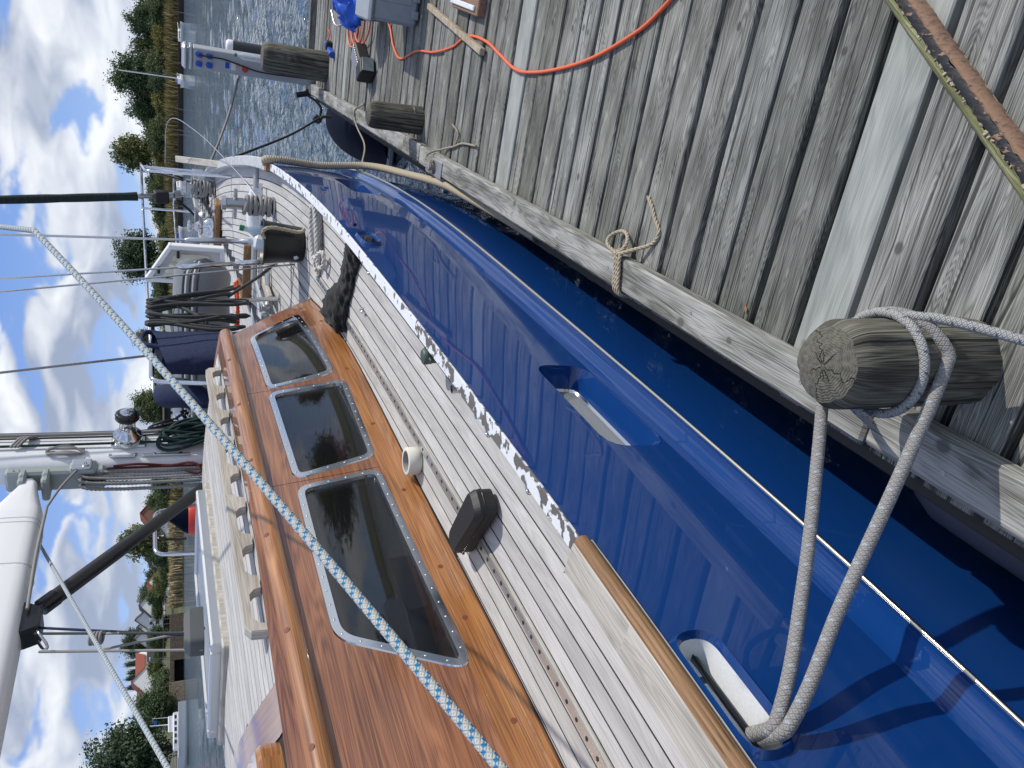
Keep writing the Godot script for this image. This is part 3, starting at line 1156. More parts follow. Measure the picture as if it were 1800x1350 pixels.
# strip between two closed rows of points on the surface, each at its own height above it
func ring(b: MB, fn: Callable, pa: PackedVector2Array, oa: float, pb: PackedVector2Array, ob: float, outw: Vector3, steps := 1) -> void:
	var m := pa.size()
	var pos := []
	for s in steps + 1:
		var row := PackedVector3Array()
		for i in m:
			var t := float(s) / steps
			var q := pa[i].lerp(pb[i], t)
			var k := fvert(b, fn, q.x, q.y, outw, Vector2.ONE, lerpf(oa, ob, t))
			row.append(b.v[k])
		pos.append(row)
	var base := b.v.size() - m * (steps + 1)
	if absf(oa - ob) > 0.0005:
		# steep strip: normals across the strip instead of the surface's
		for s in steps + 1:
			for i in m:
				var e: Vector3 = pos[s][(i + 1) % m] - pos[s][(i - 1 + m) % m]
				var a: Vector3 = pos[steps][i] - pos[0][i]
				var n := e.cross(a).normalized()
				var cen := Vector3.ZERO
				for q in range(0, m, maxi(m / 8, 1)):
					cen += pos[0][q]
				cen /= ceil(float(m) / maxi(m / 8, 1))
				var away: Vector3 = pos[s][i] - cen
				# a wall that sinks inward faces the middle, one that rises faces away
				var sgn := -1.0 if ob < oa and oa <= 0.0015 else 1.0
				if n.dot(away) * sgn < 0.0:
					n = -n
				b.n[base + s * m + i] = n
	for s in steps:
		for i in m:
			var p := base + s * m + i
			var q := base + s * m + (i + 1) % m
			b.tri(p, q, q + m)
			b.tri(p, q + m, p + m)


func fan(b: MB, fn: Callable, poly: PackedVector2Array, o: float, outw: Vector3) -> void:
	var c := Vector2.ZERO
	for p in poly:
		c += p / poly.size()
	var i0 := fvert(b, fn, c.x, c.y, outw, Vector2.ONE, o)
	for p in poly:
		fvert(b, fn, p.x, p.y, outw, Vector2.ONE, o)
	for i in poly.size():
		b.tri(i0, i0 + 1 + i, i0 + 1 + (i + 1) % poly.size())


func round_poly(corners: Array, r) -> PackedVector2Array:
	var out := PackedVector2Array()
	var m := corners.size()
	for i in m:
		var p: Vector2 = corners[i]
		var a: Vector2 = (corners[(i - 1 + m) % m] - p)
		var c: Vector2 = (corners[(i + 1) % m] - p)
		var rr: float = r if r is float else r[i]
		var p0 := p + a.normalized() * rr
		var p1 := p + c.normalized() * rr
		for s in 7:
			var t := s / 6.0
			out.append(p0.lerp(p, t).lerp(p.lerp(p1, t), t))
	return out


func shrink(poly: PackedVector2Array, by: float) -> PackedVector2Array:
	var o := Geometry2D.offset_polygon(poly, -by, Geometry2D.JOIN_ROUND)
	var best := poly
	var ba := 0.0
	for q in o:
		var r := Rect2(q[0], Vector2.ZERO)
		for p in q:
			r = r.expand(p)
		if r.get_area() > ba:
			ba = r.get_area()
			best = q
	return best


func span(a: float, b: float, k: int, extra: Array = []) -> Array:
	var o := []
	for i in k + 1:
		o.append(lerpf(a, b, float(i) / k))
	for e in extra:
		o.append(e)
	o.sort()
	return o


func cab_x(z: float, y: float) -> float:
	return cab_s.get_y(z) - 0.18 * (y - (sheer(z) - 0.05))


func front_z(y: float) -> float:
	return -0.264 + (y - 0.73) * 1.14


# cabin side by (p, y): p is z aft of 0.87, and squeezed to the raking front edge before it
func cab_pt(p: float, y: float) -> Vector3:
	var z := p
	if p < 0.87:
		z = lerpf(front_z(y), 0.87, p / 0.87)
	return Vector3(cab_x(z, y), y, z)


func cab_param(zy: Vector2) -> Vector2:
	if zy.x >= 0.87:
		return zy
	var f := front_z(zy.y)
	return Vector2(0.87 * (zy.x - f) / (0.87 - f), zy.y)


func corn_y(z: float) -> float:
	return 1.10 + 0.078 * pow(clampf((2.75 - z) / 2.45, 0.0, 1.0), 1.2)


func roof_y(x: float, z: float) -> float:
	var xe := cab_x(maxf(z, 0.3), corn_y(z)) - 0.08
	return corn_y(z) + 0.060 + 0.06 * (1.0 - (x / xe) * (x / xe))


func make_boat() -> void:
	beam_s = Spline.new([[-4.5, 0.03], [-4.0, 0.335], [-3.44, 0.615], [-2.46, 0.98], [-1.44, 1.272], [-0.77, 1.402], [0.18, 1.533], [1.25, 1.63], [2.6, 1.747], [3.6, 1.81], [5.0, 1.76], [6.5, 1.47], [8.2, 0.9]])
	cab_s = Spline.new([[-0.4, 0.83], [0.184, 0.965], [0.858, 1.03], [1.777, 1.07], [2.876, 1.156], [4.4, 1.2]])
	BT = Transform3D(Basis(Vector3.UP, deg_to_rad(-7.3)), Vector3(-2.27, 0, -4.11))
	boat = thing("sailing_yacht", "blue hulled sailing yacht with varnished cabin and grey teak deck", "sailboat", BT)
	build_hull()
	build_deck()
	build_cabin()
	build_roof()
	build_rig()
	build_foredeck()


func build_hull() -> void:
	var zs := span(-4.5, 8.2, 150)
	# recesses: two hull lights, the big mooring opening near the camera, and a small oval one
	var rects := [Rect2(1.86, 0.25, 0.56, 0.205), Rect2(-0.90, 0.25, 0.56, 0.19), Rect2(2.98, 0.012, 0.36, 0.115), Rect2(0.50, 0.015, 0.26, 0.10)]
	var outs := [
		round_poly([Vector2(1.90, 0.262), Vector2(2.395, 0.262), Vector2(2.395, 0.448), Vector2(1.90, 0.448)], 0.065),
		round_poly([Vector2(-0.86, 0.262), Vector2(-0.38, 0.262), Vector2(-0.38, 0.43), Vector2(-0.86, 0.43)], 0.06),
		round_poly([Vector2(3.05, 0.03), Vector2(3.285, 0.03), Vector2(3.285, 0.105), Vector2(3.05, 0.105)], 0.037),
		round_poly([Vector2(0.565, 0.034), Vector2(0.705, 0.034), Vector2(0.705, 0.096), Vector2(0.565, 0.096)], 0.03),
	]
	var ez := []
	var ed := []
	for r in rects:
		ez.append_array([r.position.x, r.end.x])
		ed.append_array([r.position.y, r.end.y])
	var starboard := func(z: float, d: float) -> Vector3: return hull_p(z, d, 0.0, 1.0)
	var port := func(z: float, d: float) -> Vector3: return hull_p(z, d, 0.0, -1.0)
	var b := MB.new()
	patch(b, starboard, span(-4.5, 8.2, 150, ez), span(0.0, 0.45, 9, ed), Vector3.RIGHT, rects)
	for i in rects.size():
		var c: Vector2 = rects[i].get_center()
		var an := angles(c, rect_poly(rects[i]), 220)
		ring(b, starboard, at_angles(outs[i], c, an), 0.0, at_angles(rect_poly(rects[i]), c, an), 0.0, Vector3.RIGHT, 2)
	patch(b, port, zs, span(0.0, 0.45, 6), Vector3.LEFT)
	for side in [1.0, -1.0]:
		var low := func(z: float, d: float) -> Vector3: return hull_p(z, d, 0.004 if d < 0.57 else 0.0, side)
		patch(b, low, zs, [0.552, 0.62, 0.7, 0.8, 0.95, 1.1, 1.3, 1.6, 2.0], Vector3.RIGHT * side)
	# transom
	var tr := MB.new()
	for d in range(8):
		var d0 := d * 0.25
		var p := hull_p(8.2, d0, 0, 1)
		var q := hull_p(8.2, d0 + 0.25, 0, 1)
		tr.quad(p, Vector3(-p.x, p.y, p.z), Vector3(-q.x, q.y, q.z), q, Vector3(0, 0, 1))
	var hull := obj("hull", b, M.hull, boat)
	obj("transom", tr, M.hull, hull)
	# recess walls, panes, frames
	for i in 2:
		var c: Vector2 = rects[i].get_center()
		var an := angles(c, PackedVector2Array())
		var o := at_angles(outs[i], c, an)
		var inn := at_angles(shrink(outs[i], 0.022), c, an)
		var w := MB.new()
		ring(w, starboard, o, 0.0, inn, -0.075, Vector3.RIGHT, 2)
		var light := obj("hull_window", w, M.hull, boat)
		var fr := MB.new()
		var f2 := at_angles(shrink(outs[i], 0.034), c, an)
		var f3 := at_angles(shrink(outs[i], 0.040), c, an)
		ring(fr, starboard, inn, -0.074, f2, -0.066, Vector3.RIGHT)
		ring(fr, starboard, f2, -0.066, f3, -0.074, Vector3.RIGHT)
		obj("frame", fr, M.steel, light)
		var g := MB.new()
		fan(g, starboard, f2, -0.071, Vector3.RIGHT)
		obj("pane", g, M.clear, light)
		var bl := MB.new()
		fan(bl, starboard, inn, -0.086, Vector3.RIGHT)
		obj("fly_screen", bl, M.blind, light)
	for i in [2, 3]:
		var c: Vector2 = rects[i].get_center()
		var an := angles(c, PackedVector2Array(), 220)
		var o := at_angles(outs[i], c, an)
		var wide := at_angles(round_poly([outs_rect(outs[i], 0.016, 0), outs_rect(outs[i], 0.016, 1), outs_rect(outs[i], 0.016, 2), outs_rect(outs[i], 0.016, 3)], 0.05 if i == 2 else 0.046), c, an)
		var mid := PackedVector2Array()
		for k in o.size():
			mid.append(o[k].lerp(wide[k], 0.5))
		var lip := MB.new()
		ring(lip, starboard, wide, 0.0005, mid, 0.014, Vector3.RIGHT, 2)
		ring(lip, starboard, mid, 0.014, o, 0.0, Vector3.RIGHT, 2)
		var hole := obj("mooring_fairlead", lip, M.hull, boat)
		var inn := at_angles(shrink(outs[i], 0.006), c, an)
		var w := MB.new()
		ring(w, starboard, o, 0.0, inn, -0.07, Vector3.RIGHT, 2)
		obj("liner", w, M.white_paint if i == 2 else M.steel, hole)
		var bk := MB.new()
		fan(bk, starboard, inn, -0.07, Vector3.RIGHT)
		obj("back", bk, M.white_paint if i == 2 else M.black, hole)
		if i == 2:
			var clip := MB.new()
			var p := hull_p(3.09, 0.088, -0.05, 1)
			clip.box(at(p.x, p.y, p.z), Vector3(0.02, 0.014, 0.09), 0.004)
			clip.box(at(p.x - 0.004, p.y + 0.012, p.z + 0.02), Vector3(0.014, 0.02, 0.03), 0.004)
			obj("corroded_clip", clip, M.bronze, hole)
	# rubbing strake with its bright metal strip
	for side in [1.0, -1.0]:
		var prof := [[0.445, -0.002], [0.458, 0.003], [0.472, 0.009], [0.487, 0.019], [0.500, 0.028], [0.512, 0.034], [0.524, 0.037], [0.541, 0.037], [0.549, 0.032], [0.556, 0.018], [0.560, 0.0]]
		var pts := PackedVector3Array()
		var uvs := PackedVector2Array()
		for z in zs:
			for q in prof:
				pts.append(hull_p(z, q[0], q[1], side))
				uvs.append(Vector2(z, q[0]))
		var s := MB.new()
		s.grid(zs.size(), prof.size(), pts, uvs, 1.0)
		fix_out(s, Vector3.RIGHT * side)
		var so := obj("rubbing_strake", s, M.hull, boat)
		var mp := PackedVector3Array()
		for z in zs:
			mp.append(hull_p(z, 0.533, 0.037, side))
		var ms := MB.new()
		ms.tube(mp, 0.0065, 8)
		obj("metal_strip", ms, M.brass, so)
	# bulwark tops: flaking white stretch amidships, wooden cap aft, grey cap round the bow
	rail_piece("bulwark_top", -1.32, 1.55, 0.0, 0.046, 0.0, 0.006, M.flaked, 1.0)
	rail_piece("bulwark_top", 1.552, 2.76, 0.0, 0.046, 0.0, 0.0055, M.flaked_bad, 1.0)
	rail_piece("teak_cap", 2.765, 8.1, -0.012, 0.088, 0.0, 0.032, M.grab, 1.0)
	var edge := MB.new()
	var ep := PackedVector3Array()
	for z in span(2.765, 8.1, 60):
		ep.append(Vector3(hb(z) + 0.009, sheer(z) + 0.013, z))
	edge.tube(ep, 0.0175, 10)
	obj("cap_edge", edge, M.brown_edge, boat)
	rail_piece("bow_cap", -4.47, -1.38, -0.02, 0.075, 0.0, 0.03, M.cap_grey, 1.0)
	rail_piece("cap_end_block", -1.38, -1.32, -0.015, 0.07, 0.0, 0.03, M.brown_edge, 1.0)
	rail_piece("cap_rail", -4.47, 8.1, -0.02, 0.075, 0.0, 0.03, M.cap_grey, -1.0)
	# inner faces of the bulwark
	for side in [1.0, -1.0]:
		var w := MB.new()
		var inner := func(z: float, d: float) -> Vector3: return Vector3(side * maxf(hb(z) - 0.045, 0.0), lerpf(sheer(z) - 0.001, deck_y(hb(z), z) - 0.01, d), z)
		patch(w, inner, span(-4.44, 8.1, 110), [0.0, 0.33, 0.66, 1.0], Vector3.LEFT * side)
		obj("bulwark_inside", w, M.white_paint, boat)


func outs_rect(p: PackedVector2Array, grow: float, k: int) -> Vector2:
	var r := Rect2(p[0], Vector2.ZERO)
	for q in p:
		r = r.expand(q)
	r = r.grow(grow)
	return rect_poly(r)[k]


func fix_out(b: MB, want: Vector3) -> void:
	var s := 0.0
	for k in b.n:
		s += k.dot(want)
	if s < 0.0:
		for i in b.n.size():
			b.n[i] = -b.n[i]
		for i in range(0, b.ix.size(), 3):
			var t := b.ix[i + 1]
			b.ix[i + 1] = b.ix[i + 2]
			b.ix[i + 2] = t


# a length of capping: outer edge o outside the skin (negative = outside), width w, top from y0 to y0+h above the sheer
func rail_piece(called: String, z0: float, z1: float, o: float, w: float, y0: float, h: float, mat: Material, side: float) -> void:
	var b := MB.new()
	var zs := span(z0, z1, maxi(int((z1 - z0) / 0.07), 1))
	var c := minf(h * 0.3, 0.006)
	var prof := [[o, y0 - 0.012], [o, y0 + h - c], [o + c, y0 + h], [o + w - c, y0 + h], [o + w, y0 + h - c], [o + w, y0 - 0.03]]
	for s in prof.size() - 1:
		var pts := PackedVector3Array()
		var uvs := PackedVector2Array()
		for z in zs:
			for q in [prof[s], prof[s + 1]]:
				pts.append(Vector3(side * maxf(hb(z) - q[0], 0.0), sheer(z) + q[1], z))
				uvs.append(Vector2(z, q[0] + q[1]))
		var part := MB.new()
		part.grid(zs.size(), 2, pts, uvs, 1.0)
		fix_out(part, [Vector3.RIGHT * side, Vector3(side, 1, 0), Vector3.UP, Vector3(-side, 1, 0), Vector3.LEFT * side][s])
		var base := b.v.size()
		b.v.append_array(part.v)
		b.n.append_array(part.n)
		b.uv.append_array(part.uv)
		for i in part.ix:
			b.ix.append(base + i)
	for e in 2:
		var z: float = z0 if e == 0 else z1
		var x := hb(z)
		var y := sheer(z)
		b.quad(Vector3(side * (x - o), y + y0 - 0.012, z), Vector3(side * (x - o), y + y0 + h, z), Vector3(side * (x - o - w), y + y0 + h, z), Vector3(side * (x - o - w), y + y0 - 0.03, z), Vector3(0, 0, -1 if e == 0 else 1), Vector2(0, 0), Vector2(0, h), Vector2(w, h), Vector2(w, 0))
	obj(called, b, mat, boat)


func build_deck() -> void:
	# black rubber bed that shows in the seams
	var b := MB.new()
	var bed := func(z: float, t: float) -> Vector3:
		var x := (hb(z) - 0.03) * t
		return Vector3(x, deck_y(x, z) - 0.0012, z)
	patch(b, bed, span(-4.42, -0.3, 40), span(-1.0, 1.0, 24), Vector3.UP)
	var sd := func(z: float, t: float) -> Vector3:
		var x := lerpf(cab_s.get_y(z) - 0.06, hb(z) - 0.03, t)
		return Vector3(x, deck_y(x, z) - 0.0012, z)
	patch(b, sd, span(-0.3, 8.0, 60), span(0.0, 1.0, 6), Vector3.UP)
	var pd := func(z: float, t: float) -> Vector3:
		var x := lerpf(cab_s.get_y(z) - 0.06, hb(z) - 0.03, t)
		return Vector3(-x, deck_y(x, z) - 0.0012, z)
	patch(b, pd, span(-0.3, 8.0, 40), span(0.0, 1.0, 6), Vector3.UP)
	obj("deck_bed", b, M.caulk, boat)
	# laid planks follow the rail; the covering board is wider
	for side in [1.0, -1.0]:
		var o := 0.045
		var i := 0
		while o < 1.55:
			var w := 0.095 if i == 0 else 0.058
			var z1 := 7.9 if o < 0.68 else -0.34
			if side < 0.0 and o < 0.68:
				z1 = 3.0
			# forward end where the plank runs out on the middle line
			var z0 := -4.4
			while z0 < z1 and hb(z0) - o - w < 0.012:
				z0 += 0.02
			if z1 - z0 > 0.1:
				deck_plank(z0, z1, o, w - 0.0065, side, M["teak%d" % ((i * 7) % 3)])
			o += w
			i += 1
	# perforated genoa track on a thin teak pad
	var ts := Spline.new([[-0.16, 1.045], [0.79, 1.137], [1.62, 1.205], [2.21, 1.262], [2.67, 1.303], [3.4, 1.345], [4.4, 1.375]])
	for e in 2:
		var q := MB.new()
		var hw := 0.023 if e == 0 else 0.0135
		var y0 := 0.0 if e == 0 else 0.004
		var h := 0.004 if e == 0 else 0.005
		for s in 3:
			var pts := PackedVector3Array()
			var uvs := PackedVector2Array()
			for z in span(-0.15, 4.3, 60):
				var x := ts.get_y(z)
				var yy := deck_y(x, z)
				for k in 2:
					var dx: float = [[-hw, -hw], [-hw, hw], [hw, hw]][s][k]
					var dy: float = [[y0, y0 + h], [y0 + h, y0 + h], [y0 + h, y0]][s][k]
					pts.append(Vector3(x + dx, yy + dy, z))
					uvs.append(Vector2(z, dx + dy))
			var part := MB.new()
			part.grid(61, 2, pts, uvs, 1.0)
			fix_out(part, [Vector3.LEFT, Vector3.UP, Vector3.RIGHT][s])
			var base := q.v.size()
			q.v.append_array(part.v)
			q.n.append_array(part.n)
			q.uv.append_array(part.uv)
			for i in part.ix:
				q.ix.append(base + i)
		var o := obj("track_pad" if e == 0 else "sheet_track", q, M.grab if e == 0 else M.alloy, boat)
		if e == 1:
			var z := -0.1
			var hm := MB.new()
			hm.lathe(Transform3D(), [Vector2(0.0058, 0.0), Vector2(0.0058, 0.0008), Vector2(0.0, 0.0008)], 10)
			var me := hm.mesh()
			while z < 3.3:
				var x := ts.get_y(z)
				var hole := obj_mesh("hole", me, M.black, o)
				hole.position = Vector3(x, deck_y(x, z) + 0.009, z)
				z += 0.052
	# fittings along the bulwark: capped filler, pipe stub, pad eyes
	var cap := MB.new()
	var cp := Vector3(hb(1.68) - 0.068, deck_y(1.56, 1.68), 1.68)
	cap.lathe(eul(cp, 0, 0, 6), [Vector2(0.0, 0.0), Vector2(0.022, 0.0), Vector2(0.022, 0.04), Vector2(0.024, 0.042), Vector2(0.024, 0.058), Vector2(0.026, 0.06), Vector2(0.026, 0.084), Vector2(0.022, 0.088), Vector2(0.0, 0.088)], 20)
	var co := obj("deck_filler", cap, M.bronze, boat)
	var coll := MB.new()
	coll.lathe(eul(cp, 0, 0, 6), [Vector2(0.0245, 0.004), Vector2(0.027, 0.006), Vector2(0.027, 0.032), Vector2(0.0245, 0.034)], 20)
	obj("collar", coll, M.black, co)
	for s in [-1.0, 1.0]:
		var lug := MB.new()
		lug.box(at(cp.x, cp.y + 0.07, cp.z + s * 0.034), Vector3(0.008, 0.008, 0.02), 0.002)
		obj("lug", lug, M.bronze, co)
	var st := MB.new()
	var sp := Vector3(hb(1.93) - 0.062, deck_y(1.57, 1.93), 1.93)
	st.lathe(eul(sp, 0, 0, 4), [Vector2(0.0115, 0.01), Vector2(0.0115, 0.075), Vector2(0.0145, 0.075), Vector2(0.0145, 0.0)], 16)
	obj("pipe_stub", st, M.steel_worn, boat)
	for z in [0.83, 2.17, 2.45, 2.74]:
		var e := MB.new()
		var p := Vector3(hb(z) - 0.055, sheer(z) - 0.02, z)
		var ringp := []
		for k in 13:
			var a := PI * k / 12.0
			ringp.append(p + Vector3(-sin(a) * 0.035, -0.006, -cos(a) * 0.022))
		e.tube(curve(ringp, 0.01), 0.0048, 8)
		obj("pad_eye", e, M.steel, boat)
	# small rubber-topped cleat base near the track
	for z in [0.42, 0.72]:
		var e := MB.new()
		e.tube(curve([Vector3(1.28, deck_y(1.28, z) + 0.002, z - 0.03), Vector3(1.28, deck_y(1.28, z) + 0.02, z), Vector3(1.28, deck_y(1.28, z) + 0.002, z + 0.03)], 0.01), 0.004, 6)
		obj("lashing_eye", e, M.steel, boat)


func deck_plank(z0: float, z1: float, o: float, w: float, side: float, mat: Material) -> void:
	var b := MB.new()
	var k := maxi(int((z1 - z0) / 0.12), 2)
	var uo := rng.randf() * 2.0
	for s in 3:
		var pts := PackedVector3Array()
		var uvs := PackedVector2Array()
		for i in k + 1:
			var z := lerpf(z0, z1, float(i) / k)
			var xa := maxf(hb(z) - o, 0.006)
			var xb := maxf(hb(z) - o - w, 0.006)
			for e in 2:
				var x: float = [[xa, xa], [xa, xb], [xb, xb]][s][e]
				var dy: float = [[-0.006, 0.0], [0.0, 0.0], [0.0, -0.006]][s][e]
				pts.append(Vector3(side * x, deck_y(x, z) + dy, z))
				uvs.append(Vector2(z + uo, (o - 0.045) * 0.37 + (hb(z) - o - x) + dy))
		var part := MB.new()
		part.grid(k + 1, 2, pts, uvs, 1.0)
		fix_out(part, [Vector3.RIGHT * side, Vector3.UP, Vector3.LEFT * side][s])
		var base := b.v.size()
		b.v.append_array(part.v)
		b.n.append_array(part.n)
		b.uv.append_array(part.uv)
		for i in part.ix:
			b.ix.append(base + i)
	obj("deck_plank", b, mat, boat)


func build_cabin() -> void:
	var y0 := 0.55
	var wins := [
		round_poly([Vector2(0.315, 1.105), Vector2(0.035, 0.835), Vector2(0.80, 0.775), Vector2(0.86, 1.075)].map(cab_param), [0.05, 0.045, 0.06, 0.05]),
		round_poly([Vector2(0.89, 1.078), Vector2(0.868, 0.745), Vector2(1.47, 0.735), Vector2(1.525, 1.045)], 0.055),
		round_poly([Vector2(1.565, 1.045), Vector2(1.545, 0.74), Vector2(2.55, 0.70), Vector2(2.31, 1.035)], [0.055, 0.06, 0.09, 0.06]),
	]
	var rects := []
	var ez := []
	var ey := []
	for w in wins:
		var r := Rect2(w[0], Vector2.ZERO)
		for q in w:
			r = r.expand(q)
		rects.append(r.grow(0.006))
		ez.append_array([rects[-1].position.x, rects[-1].end.x])
	var top := 1.10
	# one wall panel per window; the joints between panels are narrow dark lines
	var cuts := [0.0, 0.872, 1.537, 4.2]
	var sides := {}
	var fn := func(p: float, y: float) -> Vector3: return cab_pt(p, y)
	for i in 3:
		var b := MB.new()
		var a: float = cuts[i] + (0.0012 if i > 0 else 0.0)
		var c: float = cuts[i + 1] - 0.0012
		var r: Rect2 = rects[i]
		r.position.x = maxf(r.position.x, a + 0.002)
		r.end.x = minf(r.end.x, c - 0.002)
		rects[i] = r
		patch(b, fn, span(a, c, int((c - a) / 0.05), [r.position.x, r.end.x]), span(y0, 1.20, 13, [r.position.y, r.end.y]), Vector3.RIGHT, [r])
		var cc := r.get_center()
		var an := angles(cc, rect_poly(r), 260)
		ring(b, fn, at_angles(shrink(wins[i], 0.012), cc, an), 0.0, at_angles(rect_poly(r), cc, an), 0.0, Vector3.RIGHT, 2)
		var wall := obj("cabin_side", b, M.mahogany, boat)
		# frame of polished plate with screws, pane behind it
		var an2 := angles(cc, PackedVector2Array(), 260)
		var o := at_angles(wins[i], cc, an2)
		var o1 := at_angles(shrink(wins[i], 0.003), cc, an2)
		var i1 := at_angles(shrink(wins[i], 0.026), cc, an2)
		var i2 := at_angles(shrink(wins[i], 0.029), cc, an2)
		var f := MB.new()
		ring(f, fn, o, 0.0002, o1, 0.0045, Vector3.RIGHT)
		ring(f, fn, o1, 0.0045, i1, 0.0045, Vector3.RIGHT)
		ring(f, fn, i1, 0.0045, i2, -0.012, Vector3.RIGHT)
		var win := obj("cabin_window", f, M.steel, boat)
		var g := MB.new()
		fan(g, fn, at_angles(shrink(wins[i], 0.02), cc, an2), -0.008, Vector3.RIGHT)
		obj("pane", g, M.glass, win)
		var g2 := MB.new()
		fan(g2, fn, at_angles(shrink(wins[i], 0.02), cc, an2), -0.014, Vector3.RIGHT)
		obj("inner_pane", g2, M.glass, win)
		var rv := MB.new()
		ring(rv, fn, at_angles(shrink(wins[i], 0.012), cc, an2), -0.009, at_angles(shrink(wins[i], 0.013), cc, an2), -0.05, Vector3.RIGHT)
		obj("reveal", rv, M.mahogany, win)
		var mid := shrink(wins[i], 0.0145)
		var per := 0.0
		var sm := MB.new()
		sm.lathe(Transform3D(), [Vector2(0.0036, 0.0), Vector2(0.003, 0.0014), Vector2(0.0, 0.0018)], 8)
		var sme := sm.mesh()
		var acc := 0.0
		for q in mid.size():
			var p: Vector2 = mid[q]
			var nx: Vector2 = mid[(q + 1) % mid.size()]
			var l := p.distance_to(nx)
			var t := 0.0
			while acc + (l - t) >= 0.062:
				t += 0.062 - acc
				acc = 0.0
				var s := p.lerp(nx, t / l)
				var vi := MB.new()
				fvert(vi, fn, s.x, s.y, Vector3.RIGHT, Vector2.ONE, 0.0045)
				var so := obj_mesh("screw", sme, M.steel_worn, win)
				so.transform = along(vi.v[0], vi.v[0] + vi.n[0])
			acc += l - t
	# dark bedding behind the joints and along the deck
	var bed := MB.new()
	var low := func(p: float, y: float) -> Vector3:
		var q := cab_pt(p, y)
		return Vector3(cab_s.get_y(q.z) + 0.007 - y * 0.0, deck_y(q.x, q.z) + y, q.z)
	patch(bed, low, span(0.0, 4.2, 60), [0.0005, 0.008], Vector3.RIGHT)
	obj("sealant_bead", bed, M.caulk, boat)
	# lighter bottom board along the deck
	var bb := MB.new()
	var bot := func(p: float, y: float) -> Vector3:
		var q := cab_pt(p, deck_y(1.05, p) + y)
		return q + Vector3(0.0022, 0, 0)
	patch(bb, bot, span(0.03, 4.2, 70), span(0.004, 0.105, 3), Vector3.RIGHT)
	obj("bottom_board", bb, M.teak_varnish, boat)
	var pm := MB.new()
	pm.lathe(Transform3D(), [Vector2(0.0085, 0.0), Vector2(0.0085, 0.0006), Vector2(0.0, 0.0006)], 12)
	var pme := pm.mesh()
	for z in [0.35, 0.8, 1.25, 1.7, 2.12, 2.35, 2.72, 3.05]:
		var pl := obj_mesh("plug", pme, M.plug, boat)
		var q: Vector3 = bot.call(z, 0.06)
		pl.transform = along(q + Vector3(0.0004, 0, 0), q + Vector3(0.02, 0.0036, -0.001))
	# front wall, port side, aft wall: closes the cabin
	var fw := MB.new()
	var front := func(t: float, y: float) -> Vector3:
		var e := cab_pt(0.0, y)
		var s := absf(t)
		return Vector3(e.x * t, y, lerpf(0.27, e.z, s * s * s))
	patch(fw, front, span(-1.0, 1.0, 24), span(0.6, 1.2, 8), Vector3.FORWARD)
	obj("cabin_end", fw, M.mahogany, boat)
	var pw := MB.new()
	var pfn := func(p: float, y: float) -> Vector3:
		var q := cab_pt(p, y)
		return Vector3(-q.x, q.y, q.z)
	patch(pw, pfn, span(0.0, 4.2, 60), span(y0, 1.20, 8), Vector3.LEFT)
	obj("cabin_side", pw, M.mahogany, boat)
	var aw := MB.new()
	var e4 := cab_pt(4.2, 0.9)
	aw.quad(Vector3(-e4.x, 0.4, 4.2), Vector3(e4.x, 0.4, 4.2), Vector3(e4.x, 1.16, 4.2), Vector3(-e4.x, 1.16, 4.2), Vector3(0, 0, 1))
	obj("cabin_bulkhead", aw, M.mahogany, boat)
	# what shows through the panes: sole, a settee back, a shelf with a pale curtain rail
	var inn := MB.new()
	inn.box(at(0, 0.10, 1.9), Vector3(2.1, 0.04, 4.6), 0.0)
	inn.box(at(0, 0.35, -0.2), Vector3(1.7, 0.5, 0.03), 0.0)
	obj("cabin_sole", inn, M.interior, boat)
	var sb := MB.new()
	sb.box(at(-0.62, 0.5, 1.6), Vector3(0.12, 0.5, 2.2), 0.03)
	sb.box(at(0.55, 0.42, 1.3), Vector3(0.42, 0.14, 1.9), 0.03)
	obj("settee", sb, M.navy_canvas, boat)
	var sh := MB.new()
	sh.box(at(0.93, 0.68, 1.5), Vector3(0.12, 0.02, 2.6), 0.004)
	obj("shelf", sh, M.mahogany, boat)
	var cr := MB.new()
	cr.box(eul(Vector3(0.905, 1.045, 1.75), 0, 2, 0), Vector3(0.012, 0.03, 1.5), 0.004)
	obj("curtain_rail", cr, M.white_matt, boat)
	# horseshoe lifebuoy stowed inside the middle window
	var lb := MB.new()
	var lp := []
	for k in 25:
		var a := TAU * k / 24.0
		lp.append(Vector3(0.82 - cos(a) * 0.02, 0.89 + sin(a) * 0.115, 1.16 + cos(a) * 0.115))
	lb.tube(PackedVector3Array(lp.slice(0, 24)), 0.034, 10, false, true)
	var lbo := obj("lifebuoy", lb, M.maroon_rope)
	lbo.transform = BT
	tag(lbo, "dark red lifebuoy seen through the middle cabin window", "lifebuoy")


